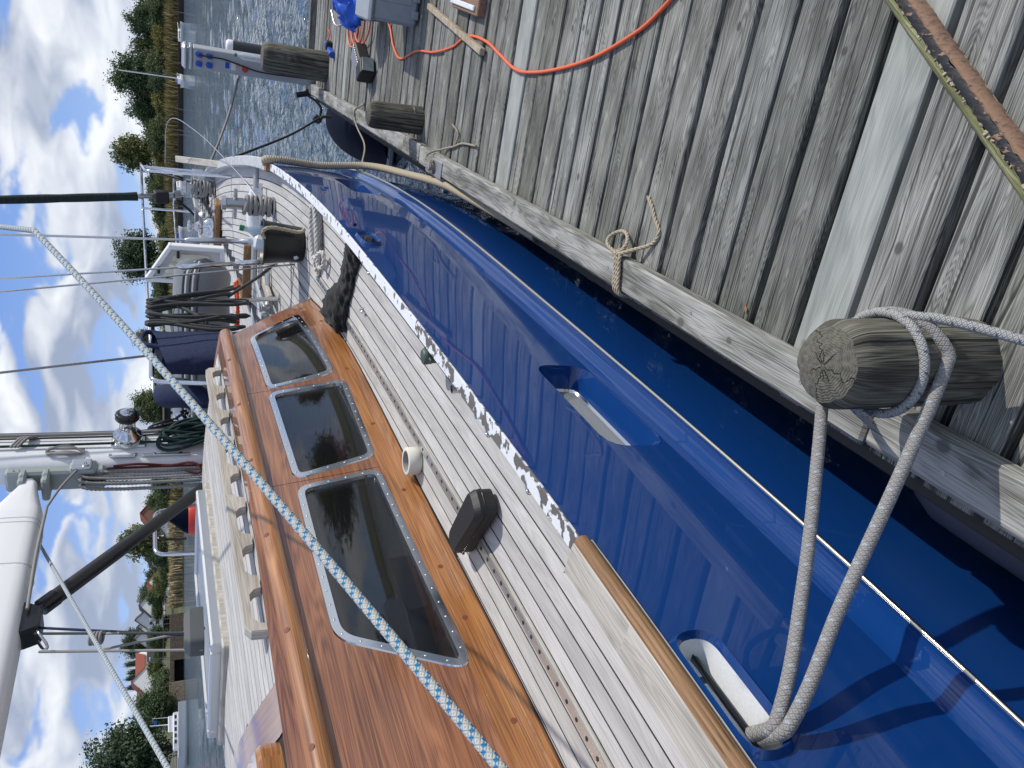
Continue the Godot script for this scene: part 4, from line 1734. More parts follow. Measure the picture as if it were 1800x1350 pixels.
func build_roof() -> void:
	# rounded cornice and flat varnished margin, both sides
	for side in [1.0, -1.0]:
		var pts := PackedVector3Array()
		var uvs := PackedVector2Array()
		var zs := span(0.24, 4.25, 60)
		var prof := [[-0.004, 0.0], [0.012, -0.003], [0.024, 0.004], [0.031, 0.016], [0.033, 0.028], [0.030, 0.040], [0.022, 0.050], [0.010, 0.056], [-0.006, 0.058], [-0.010, 0.0555], [-0.020, 0.056], [-0.05, 0.058], [-0.092, 0.060]]
		for z in zs:
			var x := cab_x(z, corn_y(z))
			for q in prof:
				pts.append(Vector3(side * (x + q[0]), corn_y(z) + q[1], z))
				uvs.append(Vector2(z, q[0] + q[1]))
		var b := MB.new()
		b.grid(zs.size(), prof.size(), pts, uvs, 1.0)
		fix_out(b, Vector3(side, 1, 0))
		# rounded front end
		obj("cornice", b, M.teak_varnish, boat)
	var nose := MB.new()
	var np := PackedVector3Array()
	for t in span(-1.0, 1.0, 24):
		var x := cab_x(0.25, corn_y(0.25))
		np.append(Vector3((x + 0.002) * t, corn_y(0.25) + 0.028 + 0.055 * (1.0 - t * t), 0.245))
	nose.tube(np, 0.03, 10)
	obj("cornice", nose, M.teak_varnish, boat)
	var pm := MB.new()
	pm.lathe(Transform3D(), [Vector2(0.009, 0.0), Vector2(0.009, 0.0006), Vector2(0.0, 0.0006)], 12)
	var pme := pm.mesh()
	for z in [0.6, 1.0, 1.4, 1.83, 2.26, 2.65]:
		var pl := obj_mesh("plug", pme, M.plug, boat)
		var q := Vector3(cab_x(z, corn_y(z)) + 0.0265, corn_y(z) + 0.0456, z)
		pl.transform = along(q, q + Vector3(0.01, 0.0095, 0))
	# roof bed and narrow planks
	var bed := MB.new()
	var rf := func(z: float, t: float) -> Vector3:
		var xe := cab_x(maxf(z, 0.3), corn_y(z)) - 0.075
		return Vector3(xe * t, roof_y(xe * t, z) - 0.0014, z)
	patch(bed, rf, span(0.25, 4.2, 60), span(-1.0, 1.0, 40), Vector3.UP)
	obj("roof_bed", bed, M.caulk, boat)
	var x := -0.80
	var i := 0
	while x < 0.90:
		var w := 0.05
		var z1 := 4.15
		# the varnished corner of the hatch garage cuts the outer planks off short
		var pts := PackedVector3Array()
		var uvs := PackedVector2Array()
		var uo := rng.randf() * 2.0
		var zs := []
		for z in span(0.27, z1, 34):
			var xe := cab_x(maxf(z, 0.3), corn_y(z)) - 0.096
			if x + w > -xe and x < xe and not (z > garage_z(x) + 0.12):
				zs.append(z)
		if zs.size() > 2:
			var b := MB.new()
			for s in 3:
				pts = PackedVector3Array()
				uvs = PackedVector2Array()
				for z in zs:
					var xe := cab_x(maxf(z, 0.3), corn_y(z)) - 0.096
					var xa := clampf(x, -xe, xe)
					var xb := clampf(x + w - 0.008, -xe, xe)
					for e in 2:
						var xx: float = [[xa, xa], [xa, xb], [xb, xb]][s][e]
						var dy: float = [[-0.006, 0.0], [0.0, 0.0], [0.0, -0.006]][s][e]
						pts.append(Vector3(xx, roof_y(xx, z) + dy, z))
						uvs.append(Vector2(z + uo, i * 0.013 + xx - xa))
				var part := MB.new()
				part.grid(zs.size(), 2, pts, uvs, 1.0)
				fix_out(part, [Vector3.LEFT, Vector3.UP, Vector3.RIGHT][s])
				var base := b.v.size()
				b.v.append_array(part.v)
				b.n.append_array(part.n)
				b.uv.append_array(part.uv)
				for k in part.ix:
					b.ix.append(base + k)
			obj("roof_plank", b, M["teak%d" % ((i * 5) % 3)], boat)
		x += w
		i += 1
	# varnished margin board set diagonally, and the raised panel of the hatch garage behind it
	var mb := MB.new()
	var mg := func(x: float, v: float) -> Vector3:
		var z := garage_z(x) + 0.002 + 0.16 * v
		return Vector3(x, roof_y(x, z) + 0.003, z)
	patch(mb, mg, span(-0.9, 0.905, 30), span(0.0, 1.0, 3), Vector3.UP)
	obj("margin_board", mb, M.mahogany, boat)
	var gp := MB.new()
	var poly := round_poly([Vector2(0.83, 2.44), Vector2(0.1, 2.105), Vector2(-0.86, 2.105), Vector2(-0.90, 4.1), Vector2(0.92, 4.1)], 0.05)
	gp.slab(Transform3D(Basis.IDENTITY, Vector3(0, 1.13, 0)), poly, 0.115, 0.014)
	obj("hatch_garage", gp, M.teak_varnish, boat)
	# scalloped grab rail
	var hz0 := 0.45
	var hl := 1.68
	var out := PackedVector2Array()
	out.append(Vector2(0.0, 0.004))
	out.append(Vector2(0.004, 0.048))
	out.append(Vector2(0.025, 0.064))
	out.append(Vector2(hl - 0.03, 0.064))
	out.append(Vector2(hl - 0.004, 0.048))
	out.append(Vector2(hl, 0.0))
	var k := 8
	var pitch := hl / k
	for q in k:
		var c := hl - pitch * (q + 0.5)
		out.append(Vector2(c + pitch * 0.37, 0.0))
		out.append(Vector2(c + pitch * 0.34, 0.022))
		out.append(Vector2(c + pitch * 0.24, 0.038))
		out.append(Vector2(c - pitch * 0.24, 0.038))
		out.append(Vector2(c - pitch * 0.34, 0.022))
		out.append(Vector2(c - pitch * 0.37, 0.0))
	var a := Vector3(0.795, roof_y(0.795, hz0) + 0.001, hz0)
	var e := Vector3(0.868, roof_y(0.868, hz0 + hl) + 0.001, hz0 + hl)
	var zx := (e - a).normalized()
	var sx := Vector3(1, 0, 0)
	sx = (sx - zx * sx.dot(zx)).normalized()
	var yy := zx.cross(sx)
	if yy.y < 0.0:
		yy = -yy
	var hr := MB.new()
	hr.slab(Transform3D(Basis(zx, sx, yy), a), out, 0.034, 0.004)
	obj("grab_rail", hr, M.grab, boat)
	# deck hatch in its alloy frame on the roof, on a teak upstand
	var hatch := Node3D.new()
	hatch.name = "roof_hatch"
	boat.add_child(hatch)
	hatch.transform = eul(Vector3(-0.02, roof_y(0.0, 1.15) - 0.012, 1.12), 1.8, 0, 0)
	var h1 := MB.new()
	h1.box(at(0, 0.006, 0), Vector3(0.60, 0.05, 1.02), 0.006)
	obj("upstand", h1, M.grab, hatch)
	var h2 := MB.new()
	for s in [-1.0, 1.0]:
		h2.box(at(s * 0.26, 0.045, 0), Vector3(0.05, 0.05, 0.96), 0.008)
		h2.box(at(0, 0.045, s * 0.455), Vector3(0.468, 0.05, 0.05), 0.008)
	obj("frame", h2, M.alloy, hatch)
	var h3 := MB.new()
	h3.box(at(0, 0.05, 0), Vector3(0.466, 0.02, 0.856), 0.0)
	obj("lid", h3, M.far_window, hatch)
	# second smaller white locker lid aft
	var wl := MB.new()
	wl.box(eul(Vector3(-0.2, 1.282, 2.45), 0, 0, 0), Vector3(0.5, 0.07, 0.62), 0.012)
	obj("locker_lid", wl, M.white, boat)
	# double block on the roof, with its tackle up to the boom
	var blk := MB.new()
	blk.slab(eul(Vector3(0.12, roof_y(0.1, 1.45) + 0.07, 1.40), 0, 0, 0), round_poly([Vector2(-0.05, -0.11), Vector2(0.05, -0.11), Vector2(0.05, 0.09), Vector2(-0.05, 0.09)], 0.03), 0.075, 0.022)
	obj("turning_block", blk, M.block_grey, boat)


func garage_z(x: float) -> float:
	# aft limit of the roof planks at this x
	return lerpf(2.30, 1.96, clampf((0.885 - x) / 0.785, 0.0, 1.0))


func part(called: String, mat: Material, parent: Node, build: Callable, label := "") -> MeshInstance3D:
	var b := MB.new()
	build.call(b)
	return obj(called, b, mat, parent, label)


# something that lies or hangs on the yacht without being part of it
func loose(called: String, mat: Material, label: String, category: String, build: Callable) -> void:
	var o := part(called, mat, self, build)
	o.transform = BT
	tag(o, label, category)


func rod(called: String, a: Vector3, c: Vector3, r: float, mat: Material, parent: Node, sides := 8) -> MeshInstance3D:
	var b := MB.new()
	b.tube(PackedVector3Array([a, c]), r, sides)
	return obj(called, b, mat, parent)


func bent(called: String, pts: Array, r: float, mat: Material, parent: Node, step := 0.03, sides := 8) -> MeshInstance3D:
	var b := MB.new()
	b.tube(curve(pts, step), r, sides)
	return obj(called, b, mat, parent)


func radii(k: int, keys: Array) -> PackedFloat32Array:
	var out := PackedFloat32Array()
	for i in k:
		var t := float(i) / maxi(k - 1, 1) * (keys.size() - 1)
		var j := mini(int(t), keys.size() - 2)
		out.append(lerpf(keys[j], keys[j + 1], t - j))
	return out


# rounded-corner path through the given points
func fillet(pts: Array, r: float) -> PackedVector3Array:
	var out := PackedVector3Array([pts[0]])
	for i in range(1, pts.size() - 1):
		var p: Vector3 = pts[i]
		var a: Vector3 = p + (pts[i - 1] - p).normalized() * r
		var c: Vector3 = p + (pts[i + 1] - p).normalized() * r
		for s in 7:
			var t := s / 6.0
			out.append(a.lerp(p, t).lerp(p.lerp(c, t), t))
	out.append(pts[-1])
	return out


func build_rig() -> void:
	# mast: a rounded oblong section, luff groove behind
	var mb := MB.new()
	var sec := PackedVector2Array()
	for k in 32:
		var a := TAU * k / 32.0
		sec.append(Vector2(signf(cos(a)) * pow(absf(cos(a)), 0.7) * 0.088, signf(sin(a)) * pow(absf(sin(a)), 0.75) * 0.150))
	var pts := PackedVector3Array()
	var uvs := PackedVector2Array()
	for y in [0.7, 1.4, 2.2, 4.0, 8.0, 13.0]:
		for k in 33:
			pts.append(Vector3(sec[k % 32].x, y, sec[k % 32].y))
			uvs.append(Vector2(k / 32.0, y))
	mb.grid(6, 33, pts, uvs, 1.0, true)
	fix_out_radial(mb)
	var mast := obj("mast", mb, M.mast_paint, boat)
	part("luff_track", M.alloy, mast, func(b: MB) -> void: b.box(at(0, 5.4, 0.156), Vector3(0.03, 6.3, 0.02), 0.003))
	part("winch_plate", M.alloy, mast, func(b: MB) -> void:
		b.box(at(0.078, 1.655, -0.01), Vector3(0.05, 0.17, 0.11), 0.008))
	part("mast_plate", M.alloy, mast, func(b: MB) -> void:
		b.box(eul(Vector3(0.078, 1.47, 0.092), 0, 24, 0), Vector3(0.008, 0.23, 0.055), 0.002)
		b.box(eul(Vector3(0.078, 1.68, 0.095), 0, 24, 0), Vector3(0.008, 0.12, 0.06), 0.002))
	for y in [1.4, 1.53, 1.62, 1.74]:
		part("bolt", M.steel, mast, func(b: MB) -> void:
			b.lathe(Transform3D(Basis(Vector3.FORWARD, PI / 2), Vector3(0.081, y, 0.095)), [Vector2(0.009, -0.002), Vector2(0.008, 0.006), Vector2(0.0, 0.008)], 10))
	# self-tailing winch on the starboard side
	var wx := Transform3D(Basis(Vector3.FORWARD, deg_to_rad(90)), Vector3(0.10, 1.66, -0.01))
	var wi := part("mast_winch", M.steel, mast, func(b: MB) -> void:
		b.lathe(wx, [Vector2(0.0, 0.0), Vector2(0.072, 0.0), Vector2(0.074, 0.012), Vector2(0.074, 0.038), Vector2(0.068, 0.048), Vector2(0.05, 0.062), Vector2(0.041, 0.075), Vector2(0.039, 0.10), Vector2(0.040, 0.125), Vector2(0.046, 0.138), Vector2(0.052, 0.14)], 32))
	part("self_tailer", M.black_gloss, wi, func(b: MB) -> void:
		b.lathe(wx, [Vector2(0.03, 0.139), Vector2(0.055, 0.139), Vector2(0.059, 0.146), Vector2(0.05, 0.155), Vector2(0.059, 0.164), Vector2(0.057, 0.172), Vector2(0.046, 0.179), Vector2(0.03, 0.181)], 32))
	part("winch_cap", M.steel, wi, func(b: MB) -> void:
		b.lathe(wx, [Vector2(0.035, 0.1805), Vector2(0.034, 0.185), Vector2(0.018, 0.187), Vector2(0.017, 0.194), Vector2(0.008, 0.195), Vector2(0.008, 0.186), Vector2(0.0, 0.186)], 24)
		b.box(Transform3D(Basis(Vector3.FORWARD, deg_to_rad(90)), Vector3(0.268, 1.705, -0.01)), Vector3(0.03, 0.012, 0.016), 0.003))
	# second, smaller winch low on the forward face, and a reel with a handwheel
	var w2 := Transform3D(Basis.from_euler(Vector3(deg_to_rad(-60), 0, deg_to_rad(-30))), Vector3(0.06, 1.36, -0.19))
	part("halyard_winch", M.steel, mast, func(b: MB) -> void:
		b.lathe(w2, [Vector2(0.0, -0.05), Vector2(0.05, -0.05), Vector2(0.05, -0.02), Vector2(0.034, 0.0), Vector2(0.032, 0.06), Vector2(0.05, 0.07), Vector2(0.05, 0.085), Vector2(0.03, 0.092), Vector2(0.0, 0.094)], 24))
	var hw := Node3D.new()
	hw.name = "reel_winch"
	mast.add_child(hw)
	hw.transform = Transform3D(Basis.from_euler(Vector3(deg_to_rad(-75), deg_to_rad(-40), 0)), Vector3(-0.02, 1.48, -0.24))
	part("handwheel", M.black, hw, func(b: MB) -> void:
		var rp := PackedVector3Array()
		for k in 24:
			rp.append(Vector3(cos(TAU * k / 24.0) * 0.075, 0.05, sin(TAU * k / 24.0) * 0.075))
		b.tube(rp, 0.008, 8, false, true)
		for k in 4:
			var a := TAU * k / 4.0
			b.tube(PackedVector3Array([Vector3(0, 0.05, 0), Vector3(cos(a) * 0.072, 0.05, sin(a) * 0.072)]), 0.007, 6))
	part("reel_drum", M.black, hw, func(b: MB) -> void:
		b.lathe(Transform3D(), [Vector2(0.0, -0.06), Vector2(0.07, -0.06), Vector2(0.07, -0.045), Vector2(0.04, -0.04), Vector2(0.04, 0.02), Vector2(0.06, 0.03), Vector2(0.0, 0.035)], 20))
	# gooseneck
	var gn := part("gooseneck", M.grey_paint, mast, func(b: MB) -> void:
		b.box(at(0.0, 1.98, 0.165), Vector3(0.12, 0.44, 0.06), 0.012)
		b.box(at(0.0, 2.12, 0.215), Vector3(0.13, 0.035, 0.11), 0.01)
		b.box(at(0.0, 2.02, 0.215), Vector3(0.13, 0.035, 0.11), 0.01)
		b.box(at(0.062, 1.86, 0.165), Vector3(0.03, 0.12, 0.10), 0.01))
	part("gearbox", M.alloy, gn, func(b: MB) -> void:
		b.box(at(0.082, 1.865, 0.165), Vector3(0.018, 0.09, 0.08), 0.006)
		b.lathe(Transform3D(Basis(Vector3.FORWARD, PI / 2), Vector3(0.09, 1.845, 0.185)), [Vector2(0.014, 0.0), Vector2(0.014, 0.012), Vector2(0.008, 0.012), Vector2(0.007, 0.002), Vector2(0, 0.002)], 14))
	for y in [2.165, 2.14, 1.8, 1.92]:
		part("bolt", M.steel, gn, func(b: MB) -> void: b.lathe(Transform3D(Basis(Vector3.FORWARD, PI / 2), Vector3(0.06, y, 0.17)), [Vector2(0.006, 0), Vector2(0.005, 0.005), Vector2(0, 0.006)], 8))
	# boom
	var bs := PackedVector2Array()
	for k in 24:
		var a := TAU * k / 24.0
		bs.append(Vector2(signf(cos(a)) * pow(absf(cos(a)), 0.55), signf(sin(a)) * pow(absf(sin(a)), 0.55)))
	var bp := PackedVector3Array()
	var bu := PackedVector2Array()
	var st := [[0.235, 0.05, 2.055, 2.12], [0.28, 0.055, 2.05, 2.14], [0.47, 0.085, 2.005, 2.22], [0.52, 0.088, 2.0, 2.23], [2.0, 0.09, 2.0, 2.235], [5.2, 0.085, 2.0, 2.21]]
	for s in st:
		for k in 25:
			var q := bs[k % 24]
			bp.append(Vector3(q.x * s[1], lerpf(s[2], s[3], q.y * 0.5 + 0.5), s[0]))
			bu.append(Vector2(k / 24.0, s[0]))
	var bb := MB.new()
	bb.grid(st.size(), 25, bp, bu, 1.0, true)
	fix_out_axis(bb, Vector3(0, 2.11, 0), Vector3(0, 0, 1))
	var boom := obj("boom", bb, M.mast_paint, boat)
	for z in [0.56, 0.59, 0.86]:
		part("boom_seam", M.alloy, boom, func(b: MB) -> void:
			var lp := PackedVector3Array()
			for k in 24:
				lp.append(Vector3(bs[k].x * 0.0905, 2.1165 + bs[k].y * 0.1185, z))
			b.tube(lp, 0.0012, 4, false, true))
	part("end_plate", M.alloy, boom, func(b: MB) -> void: b.box(at(0.03, 2.09, 0.235), Vector3(0.035, 0.05, 0.05), 0.01))
	var bk := part("vang_bracket", M.black_gloss, boom, func(b: MB) -> void:
		b.slab(eul(Vector3(-0.05, 2.0, 1.14), 0, 0, -90), round_poly([Vector2(-0.01, -0.09), Vector2(-0.01, 0.09), Vector2(0.065, 0.06), Vector2(0.065, -0.05)], 0.02), 0.10, 0.006))
	part("shackle", M.steel, bk, func(b: MB) -> void:
		b.tube(curve([Vector3(0.03, 1.95, 1.2), Vector3(0.06, 1.93, 1.25), Vector3(0.03, 1.90, 1.29), Vector3(-0.02, 1.92, 1.26), Vector3(-0.03, 1.95, 1.2)], 0.01), 0.006, 8))
	# boom tackle line along its lower edge
	bent("outhaul_line", [Vector3(0.075, 1.985, 0.48), Vector3(0.08, 1.99, 0.8), Vector3(0.07, 1.985, 1.12)], 0.007, M.grey_rope, boom, 0.05)
	bent("mast_line", [Vector3(0.07, 1.86, 0.14), Vector3(0.085, 1.94, 0.35), Vector3(0.075, 1.985, 0.48)], 0.006, M.grey_rope, boom, 0.05)
	# rod kicker
	var va := Vector3(0, 1.17, 0.17)
	var vb := Vector3(0, 1.965, 1.07)
	var vg := rod("boom_vang", va, va.lerp(vb, 0.62), 0.030, M.black_tube, boat, 16)
	rod("sleeve", va.lerp(vb, 0.6), va.lerp(vb, 0.93), 0.034, M.black_tube, vg, 16)
	rod("vang_head", va.lerp(vb, 0.92), va.lerp(vb, 0.98), 0.037, M.black_gloss, vg, 16)
	rod("toggle", va.lerp(vb, 0.97), vb + Vector3(0, 0.03, 0.03), 0.015, M.steel, vg)
	# tackle between roof block and boom
	for q in [[Vector3(0.10, 1.33, 1.40), Vector3(0.02, 1.95, 1.18), M.blue_rope], [Vector3(0.14, 1.33, 1.42), Vector3(0.03, 1.95, 1.22), M.dark_rope], [Vector3(0.12, 1.33, 1.49), Vector3(0.0, 1.93, 1.29), M.grey_rope], [Vector3(0.10, 1.32, 1.36), Vector3(-0.02, 1.7, 1.3), M.grey_rope]]:
		rod("tackle_line", q[0], q[1], 0.0055, q[2], boat, 6)
	part("tackle_knot", M.grey_rope, boat, func(b: MB) -> void:
		for k in 4:
			var y := 1.70 + k * 0.012
			b.tube(curve([Vector3(0.05, y, 1.27), Vector3(0.075, y + 0.01, 1.30), Vector3(0.05, y + 0.012, 1.325), Vector3(0.03, y + 0.004, 1.30), Vector3(0.05, y, 1.27)], 0.01), 0.006, 6)
		b.tube(curve([Vector3(0.06, 1.70, 1.29), Vector3(0.08, 1.68, 1.31), Vector3(0.085, 1.64, 1.32)], 0.01), 0.006, 6))
	# lines up the mast
	for q in [[0.10, -0.085, M.grey_rope, 0.010], [0.108, 0.02, M.green_rope, 0.007], [0.075, -0.135, M.blue_rope, 0.006], [0.04, -0.165, M.dark_rope, 0.006], [0.105, -0.05, M.dark_rope, 0.005]]:
		bent("halyard_fall", [Vector3(q[0] * 0.9 + 0.02, 1.22, q[1] * 1.3), Vector3(q[0], 1.6, q[1]), Vector3(q[0] * 0.95, 2.4, q[1]), Vector3(q[0] * 0.8, 9.0, q[1])], q[3], q[2], mast, 0.4, 7)
	loose("green_rope_coil", M.green_rope, "dark green rope coil hanging at the foot of the mast", "rope", func(b: MB) -> void:
		var r := RandomNumberGenerator.new()
		r.seed = 4
		for k in 9:
			var lp := []
			var cx := 0.13 + r.randf_range(-0.015, 0.03)
			var cz := -0.02 + r.randf_range(-0.05, 0.05)
			var ry := r.randf_range(0.11, 0.16)
			var rz := r.randf_range(0.045, 0.08)
			for s in 17:
				var a := TAU * s / 16.0
				lp.append(Vector3(cx + 0.02 * sin(a * 2.0 + k), 1.36 + sin(a) * ry, cz + cos(a) * rz + sin(a) * 0.03))
			b.tube(curve(lp, 0.025), 0.0085, 7)
		for k in 4:
			b.tube(curve([Vector3(0.13, 1.49, -0.06 + k * 0.012), Vector3(0.16, 1.43, 0.02), Vector3(0.13, 1.37, 0.06), Vector3(0.10, 1.42, -0.02)], 0.025), 0.0085, 7))
	loose("blue_rope_coil", M.blue_rope, "dark blue rope coil on the forward side of the mast", "rope", func(b: MB) -> void:
		var r := RandomNumberGenerator.new()
		r.seed = 5
		for k in 8:
			var lp := []
			for s in 17:
				var a := TAU * s / 16.0
				lp.append(Vector3(0.06 + r.randf_range(0.0, 0.015), 1.30 + sin(a) * 0.12 + k * 0.006, -0.20 + cos(a) * 0.06 + k * 0.008))
			b.tube(curve(lp, 0.03), 0.0075, 6))
	loose("grey_rope_hank", M.grey_rope, "bundle of grey laid ropes hanging behind the mast", "rope", func(b: MB) -> void:
		for k in 7:
			var x := -0.03 + k * 0.012
			var z := 0.185 + 0.012 * (k % 3)
			laid(b, curve([Vector3(x, 1.22, z), Vector3(x, 1.5, z + 0.01), Vector3(x + 0.005, 1.82, z + 0.005), Vector3(x + 0.01, 1.87, z + 0.03), Vector3(x + 0.005, 1.8, z + 0.055), Vector3(x, 1.5, z + 0.06), Vector3(x, 1.2, z + 0.05)], 0.025), 0.009, 0.05))
	loose("maroon_line", M.maroon_rope, "maroon line dangling beside the grey rope bundle", "rope", func(b: MB) -> void:
		b.tube(curve([Vector3(0.07, 1.72, 0.175), Vector3(0.09, 1.6, 0.19), Vector3(0.07, 1.45, 0.185), Vector3(0.10, 1.34, 0.21), Vector3(0.07, 1.3, 0.25), Vector3(0.06, 1.38, 0.22)], 0.03), 0.007, 6)
		b.tube(curve([Vector3(0.06, 1.75, 0.18), Vector3(0.07, 1.5, 0.19), Vector3(0.06, 1.25, 0.18)], 0.05), 0.007, 6))
	part("grey_line_hank", M.grey_rope, mast, func(b: MB) -> void:
		for k in 6:
			b.tube(curve([Vector3(0.095, 1.86, 0.05 + k * 0.006), Vector3(0.115, 1.94, 0.07 - k * 0.006), Vector3(0.095, 2.03, 0.05 + k * 0.005), Vector3(0.105, 1.95, 0.10 - k * 0.004), Vector3(0.09, 1.87, 0.08)], 0.03), 0.006, 6)
		for k in 3:
			b.tube(curve([Vector3(0.09, 2.09 + k * 0.015, -0.07), Vector3(0.12, 2.12 + k * 0.015, -0.03), Vector3(0.105, 2.16 + k * 0.015, 0.03)], 0.03), 0.008, 6))
	# standing rigging
	rig_wire("shroud", Vector3(0.955, 0.78, -0.86), Vector3(0.80, 2.34, -1.07), 0.0075, 0.018, 0.60, M.steel_worn)
	rig_wire("shroud", Vector3(0.935, 0.78, -0.64), Vector3(0.80, 2.27, -0.47), 0.006, 0.017, 0.64, M.steel)
	rig_wire("shroud", Vector3(0.93, 0.78, -0.585), Vector3(0.785, 2.22, -0.36), 0.0055, 0.0, 0.0, M.steel)
	rig_wire("babystay", Vector3(0.0, 0.86, -1.32), Vector3(0.0, 2.38, -0.88), 0.006, 0.012, 0.35, M.steel_worn)
	rig_wire("babystay_tail", Vector3(0.02, 0.86, -1.30), Vector3(0.012, 2.38, -0.87), 0.004, 0.0, 0.0, M.steel_worn)
	# furled headsail on the forestay with its drum
	var fs := Vector3(-0.02, 1.30, -4.46)
	var fdir := (Vector3(-0.10, 2.86, -4.16) - Vector3(-0.035, 1.73, -4.40)).normalized()
	rod("forestay", fs, fs + fdir * 10.0, 0.008, M.steel, boat)
	part("furled_headsail", M.sail_cover, boat, func(b: MB) -> void:
		var p := PackedVector3Array()
		var rr := PackedFloat32Array()
		var n := noise(9, 2)
		for k in 60:
			p.append(fs + fdir * (0.46 + k * 0.11))
			rr.append(0.040 + 0.006 * n.get_noise_1d(k * 0.6) + (0.004 if k % 4 == 0 else 0.0))
		b.tube(p, rr, 12))
	var fu := part("furling_drum", M.steel_worn, boat, func(b: MB) -> void:
		b.lathe(along(fs + fdir * 0.06, fs + fdir), [Vector2(0.0, 0.0), Vector2(0.045, 0.0), Vector2(0.05, 0.02), Vector2(0.05, 0.06), Vector2(0.03, 0.07), Vector2(0.022, 0.34), Vector2(0.03, 0.36), Vector2(0.022, 0.40), Vector2(0, 0.40)], 16))
	part("motor_box", M.black, fu, func(b: MB) -> void: b.box(Transform3D(along(fs, fs + fdir).basis, fs + fdir * 0.24 + Vector3(0, 0, 0.03)), Vector3(0.12, 0.13, 0.11), 0.012))
	for k in 3:
		bent("cable", [fs + fdir * 0.1 + Vector3(-0.03, 0, 0.03 * k), fs + Vector3(-0.12, -0.05, 0.15 + 0.03 * k), fs + Vector3(-0.2, -0.17, 0.38 + 0.05 * k)], 0.006, M.black, fu, 0.05, 6)


func fix_out_radial(b: MB) -> void:
	fix_out_axis(b, Vector3.ZERO, Vector3.UP)


func fix_out_axis(b: MB, c: Vector3, ax: Vector3) -> void:
	var s := 0.0
	for i in b.n.size():
		var d := b.v[i] - c
		d -= ax * d.dot(ax)
		s += b.n[i].dot(d)
	if s < 0.0:
		for i in b.n.size():
			b.n[i] = -b.n[i]
		for i in range(0, b.ix.size(), 3):
			var t := b.ix[i + 1]
			b.ix[i + 1] = b.ix[i + 2]
			b.ix[i + 2] = t


# wire from the deck through a second point and on up, with a rigging screw at its foot
func rig_wire(called: String, a: Vector3, c: Vector3, r: float, rs: float, ls: float, mat: Material) -> void:
	var d := (c - a).normalized()
	var w := rod(called, a, a + d * 8.0, r, mat, boat, 8)
	if rs > 0.0:
		part("rigging_screw", mat, w, func(b: MB) -> void:
			b.lathe(along(a, a + d), [Vector2(0.0, 0.0), Vector2(rs * 0.7, 0.0), Vector2(rs * 0.7, ls * 0.16), Vector2(rs, ls * 0.17), Vector2(rs, ls * 0.46), Vector2(rs * 0.75, ls * 0.47), Vector2(rs * 0.75, ls * 0.6), Vector2(rs, ls * 0.61), Vector2(rs * 0.95, ls * 0.96), Vector2(r, ls)], 12))
		part("chain_plate", M.steel_worn, w, func(b: MB) -> void: b.box(at(a.x, a.y - 0.02, a.z), Vector3(0.012, 0.09, 0.06), 0.004))


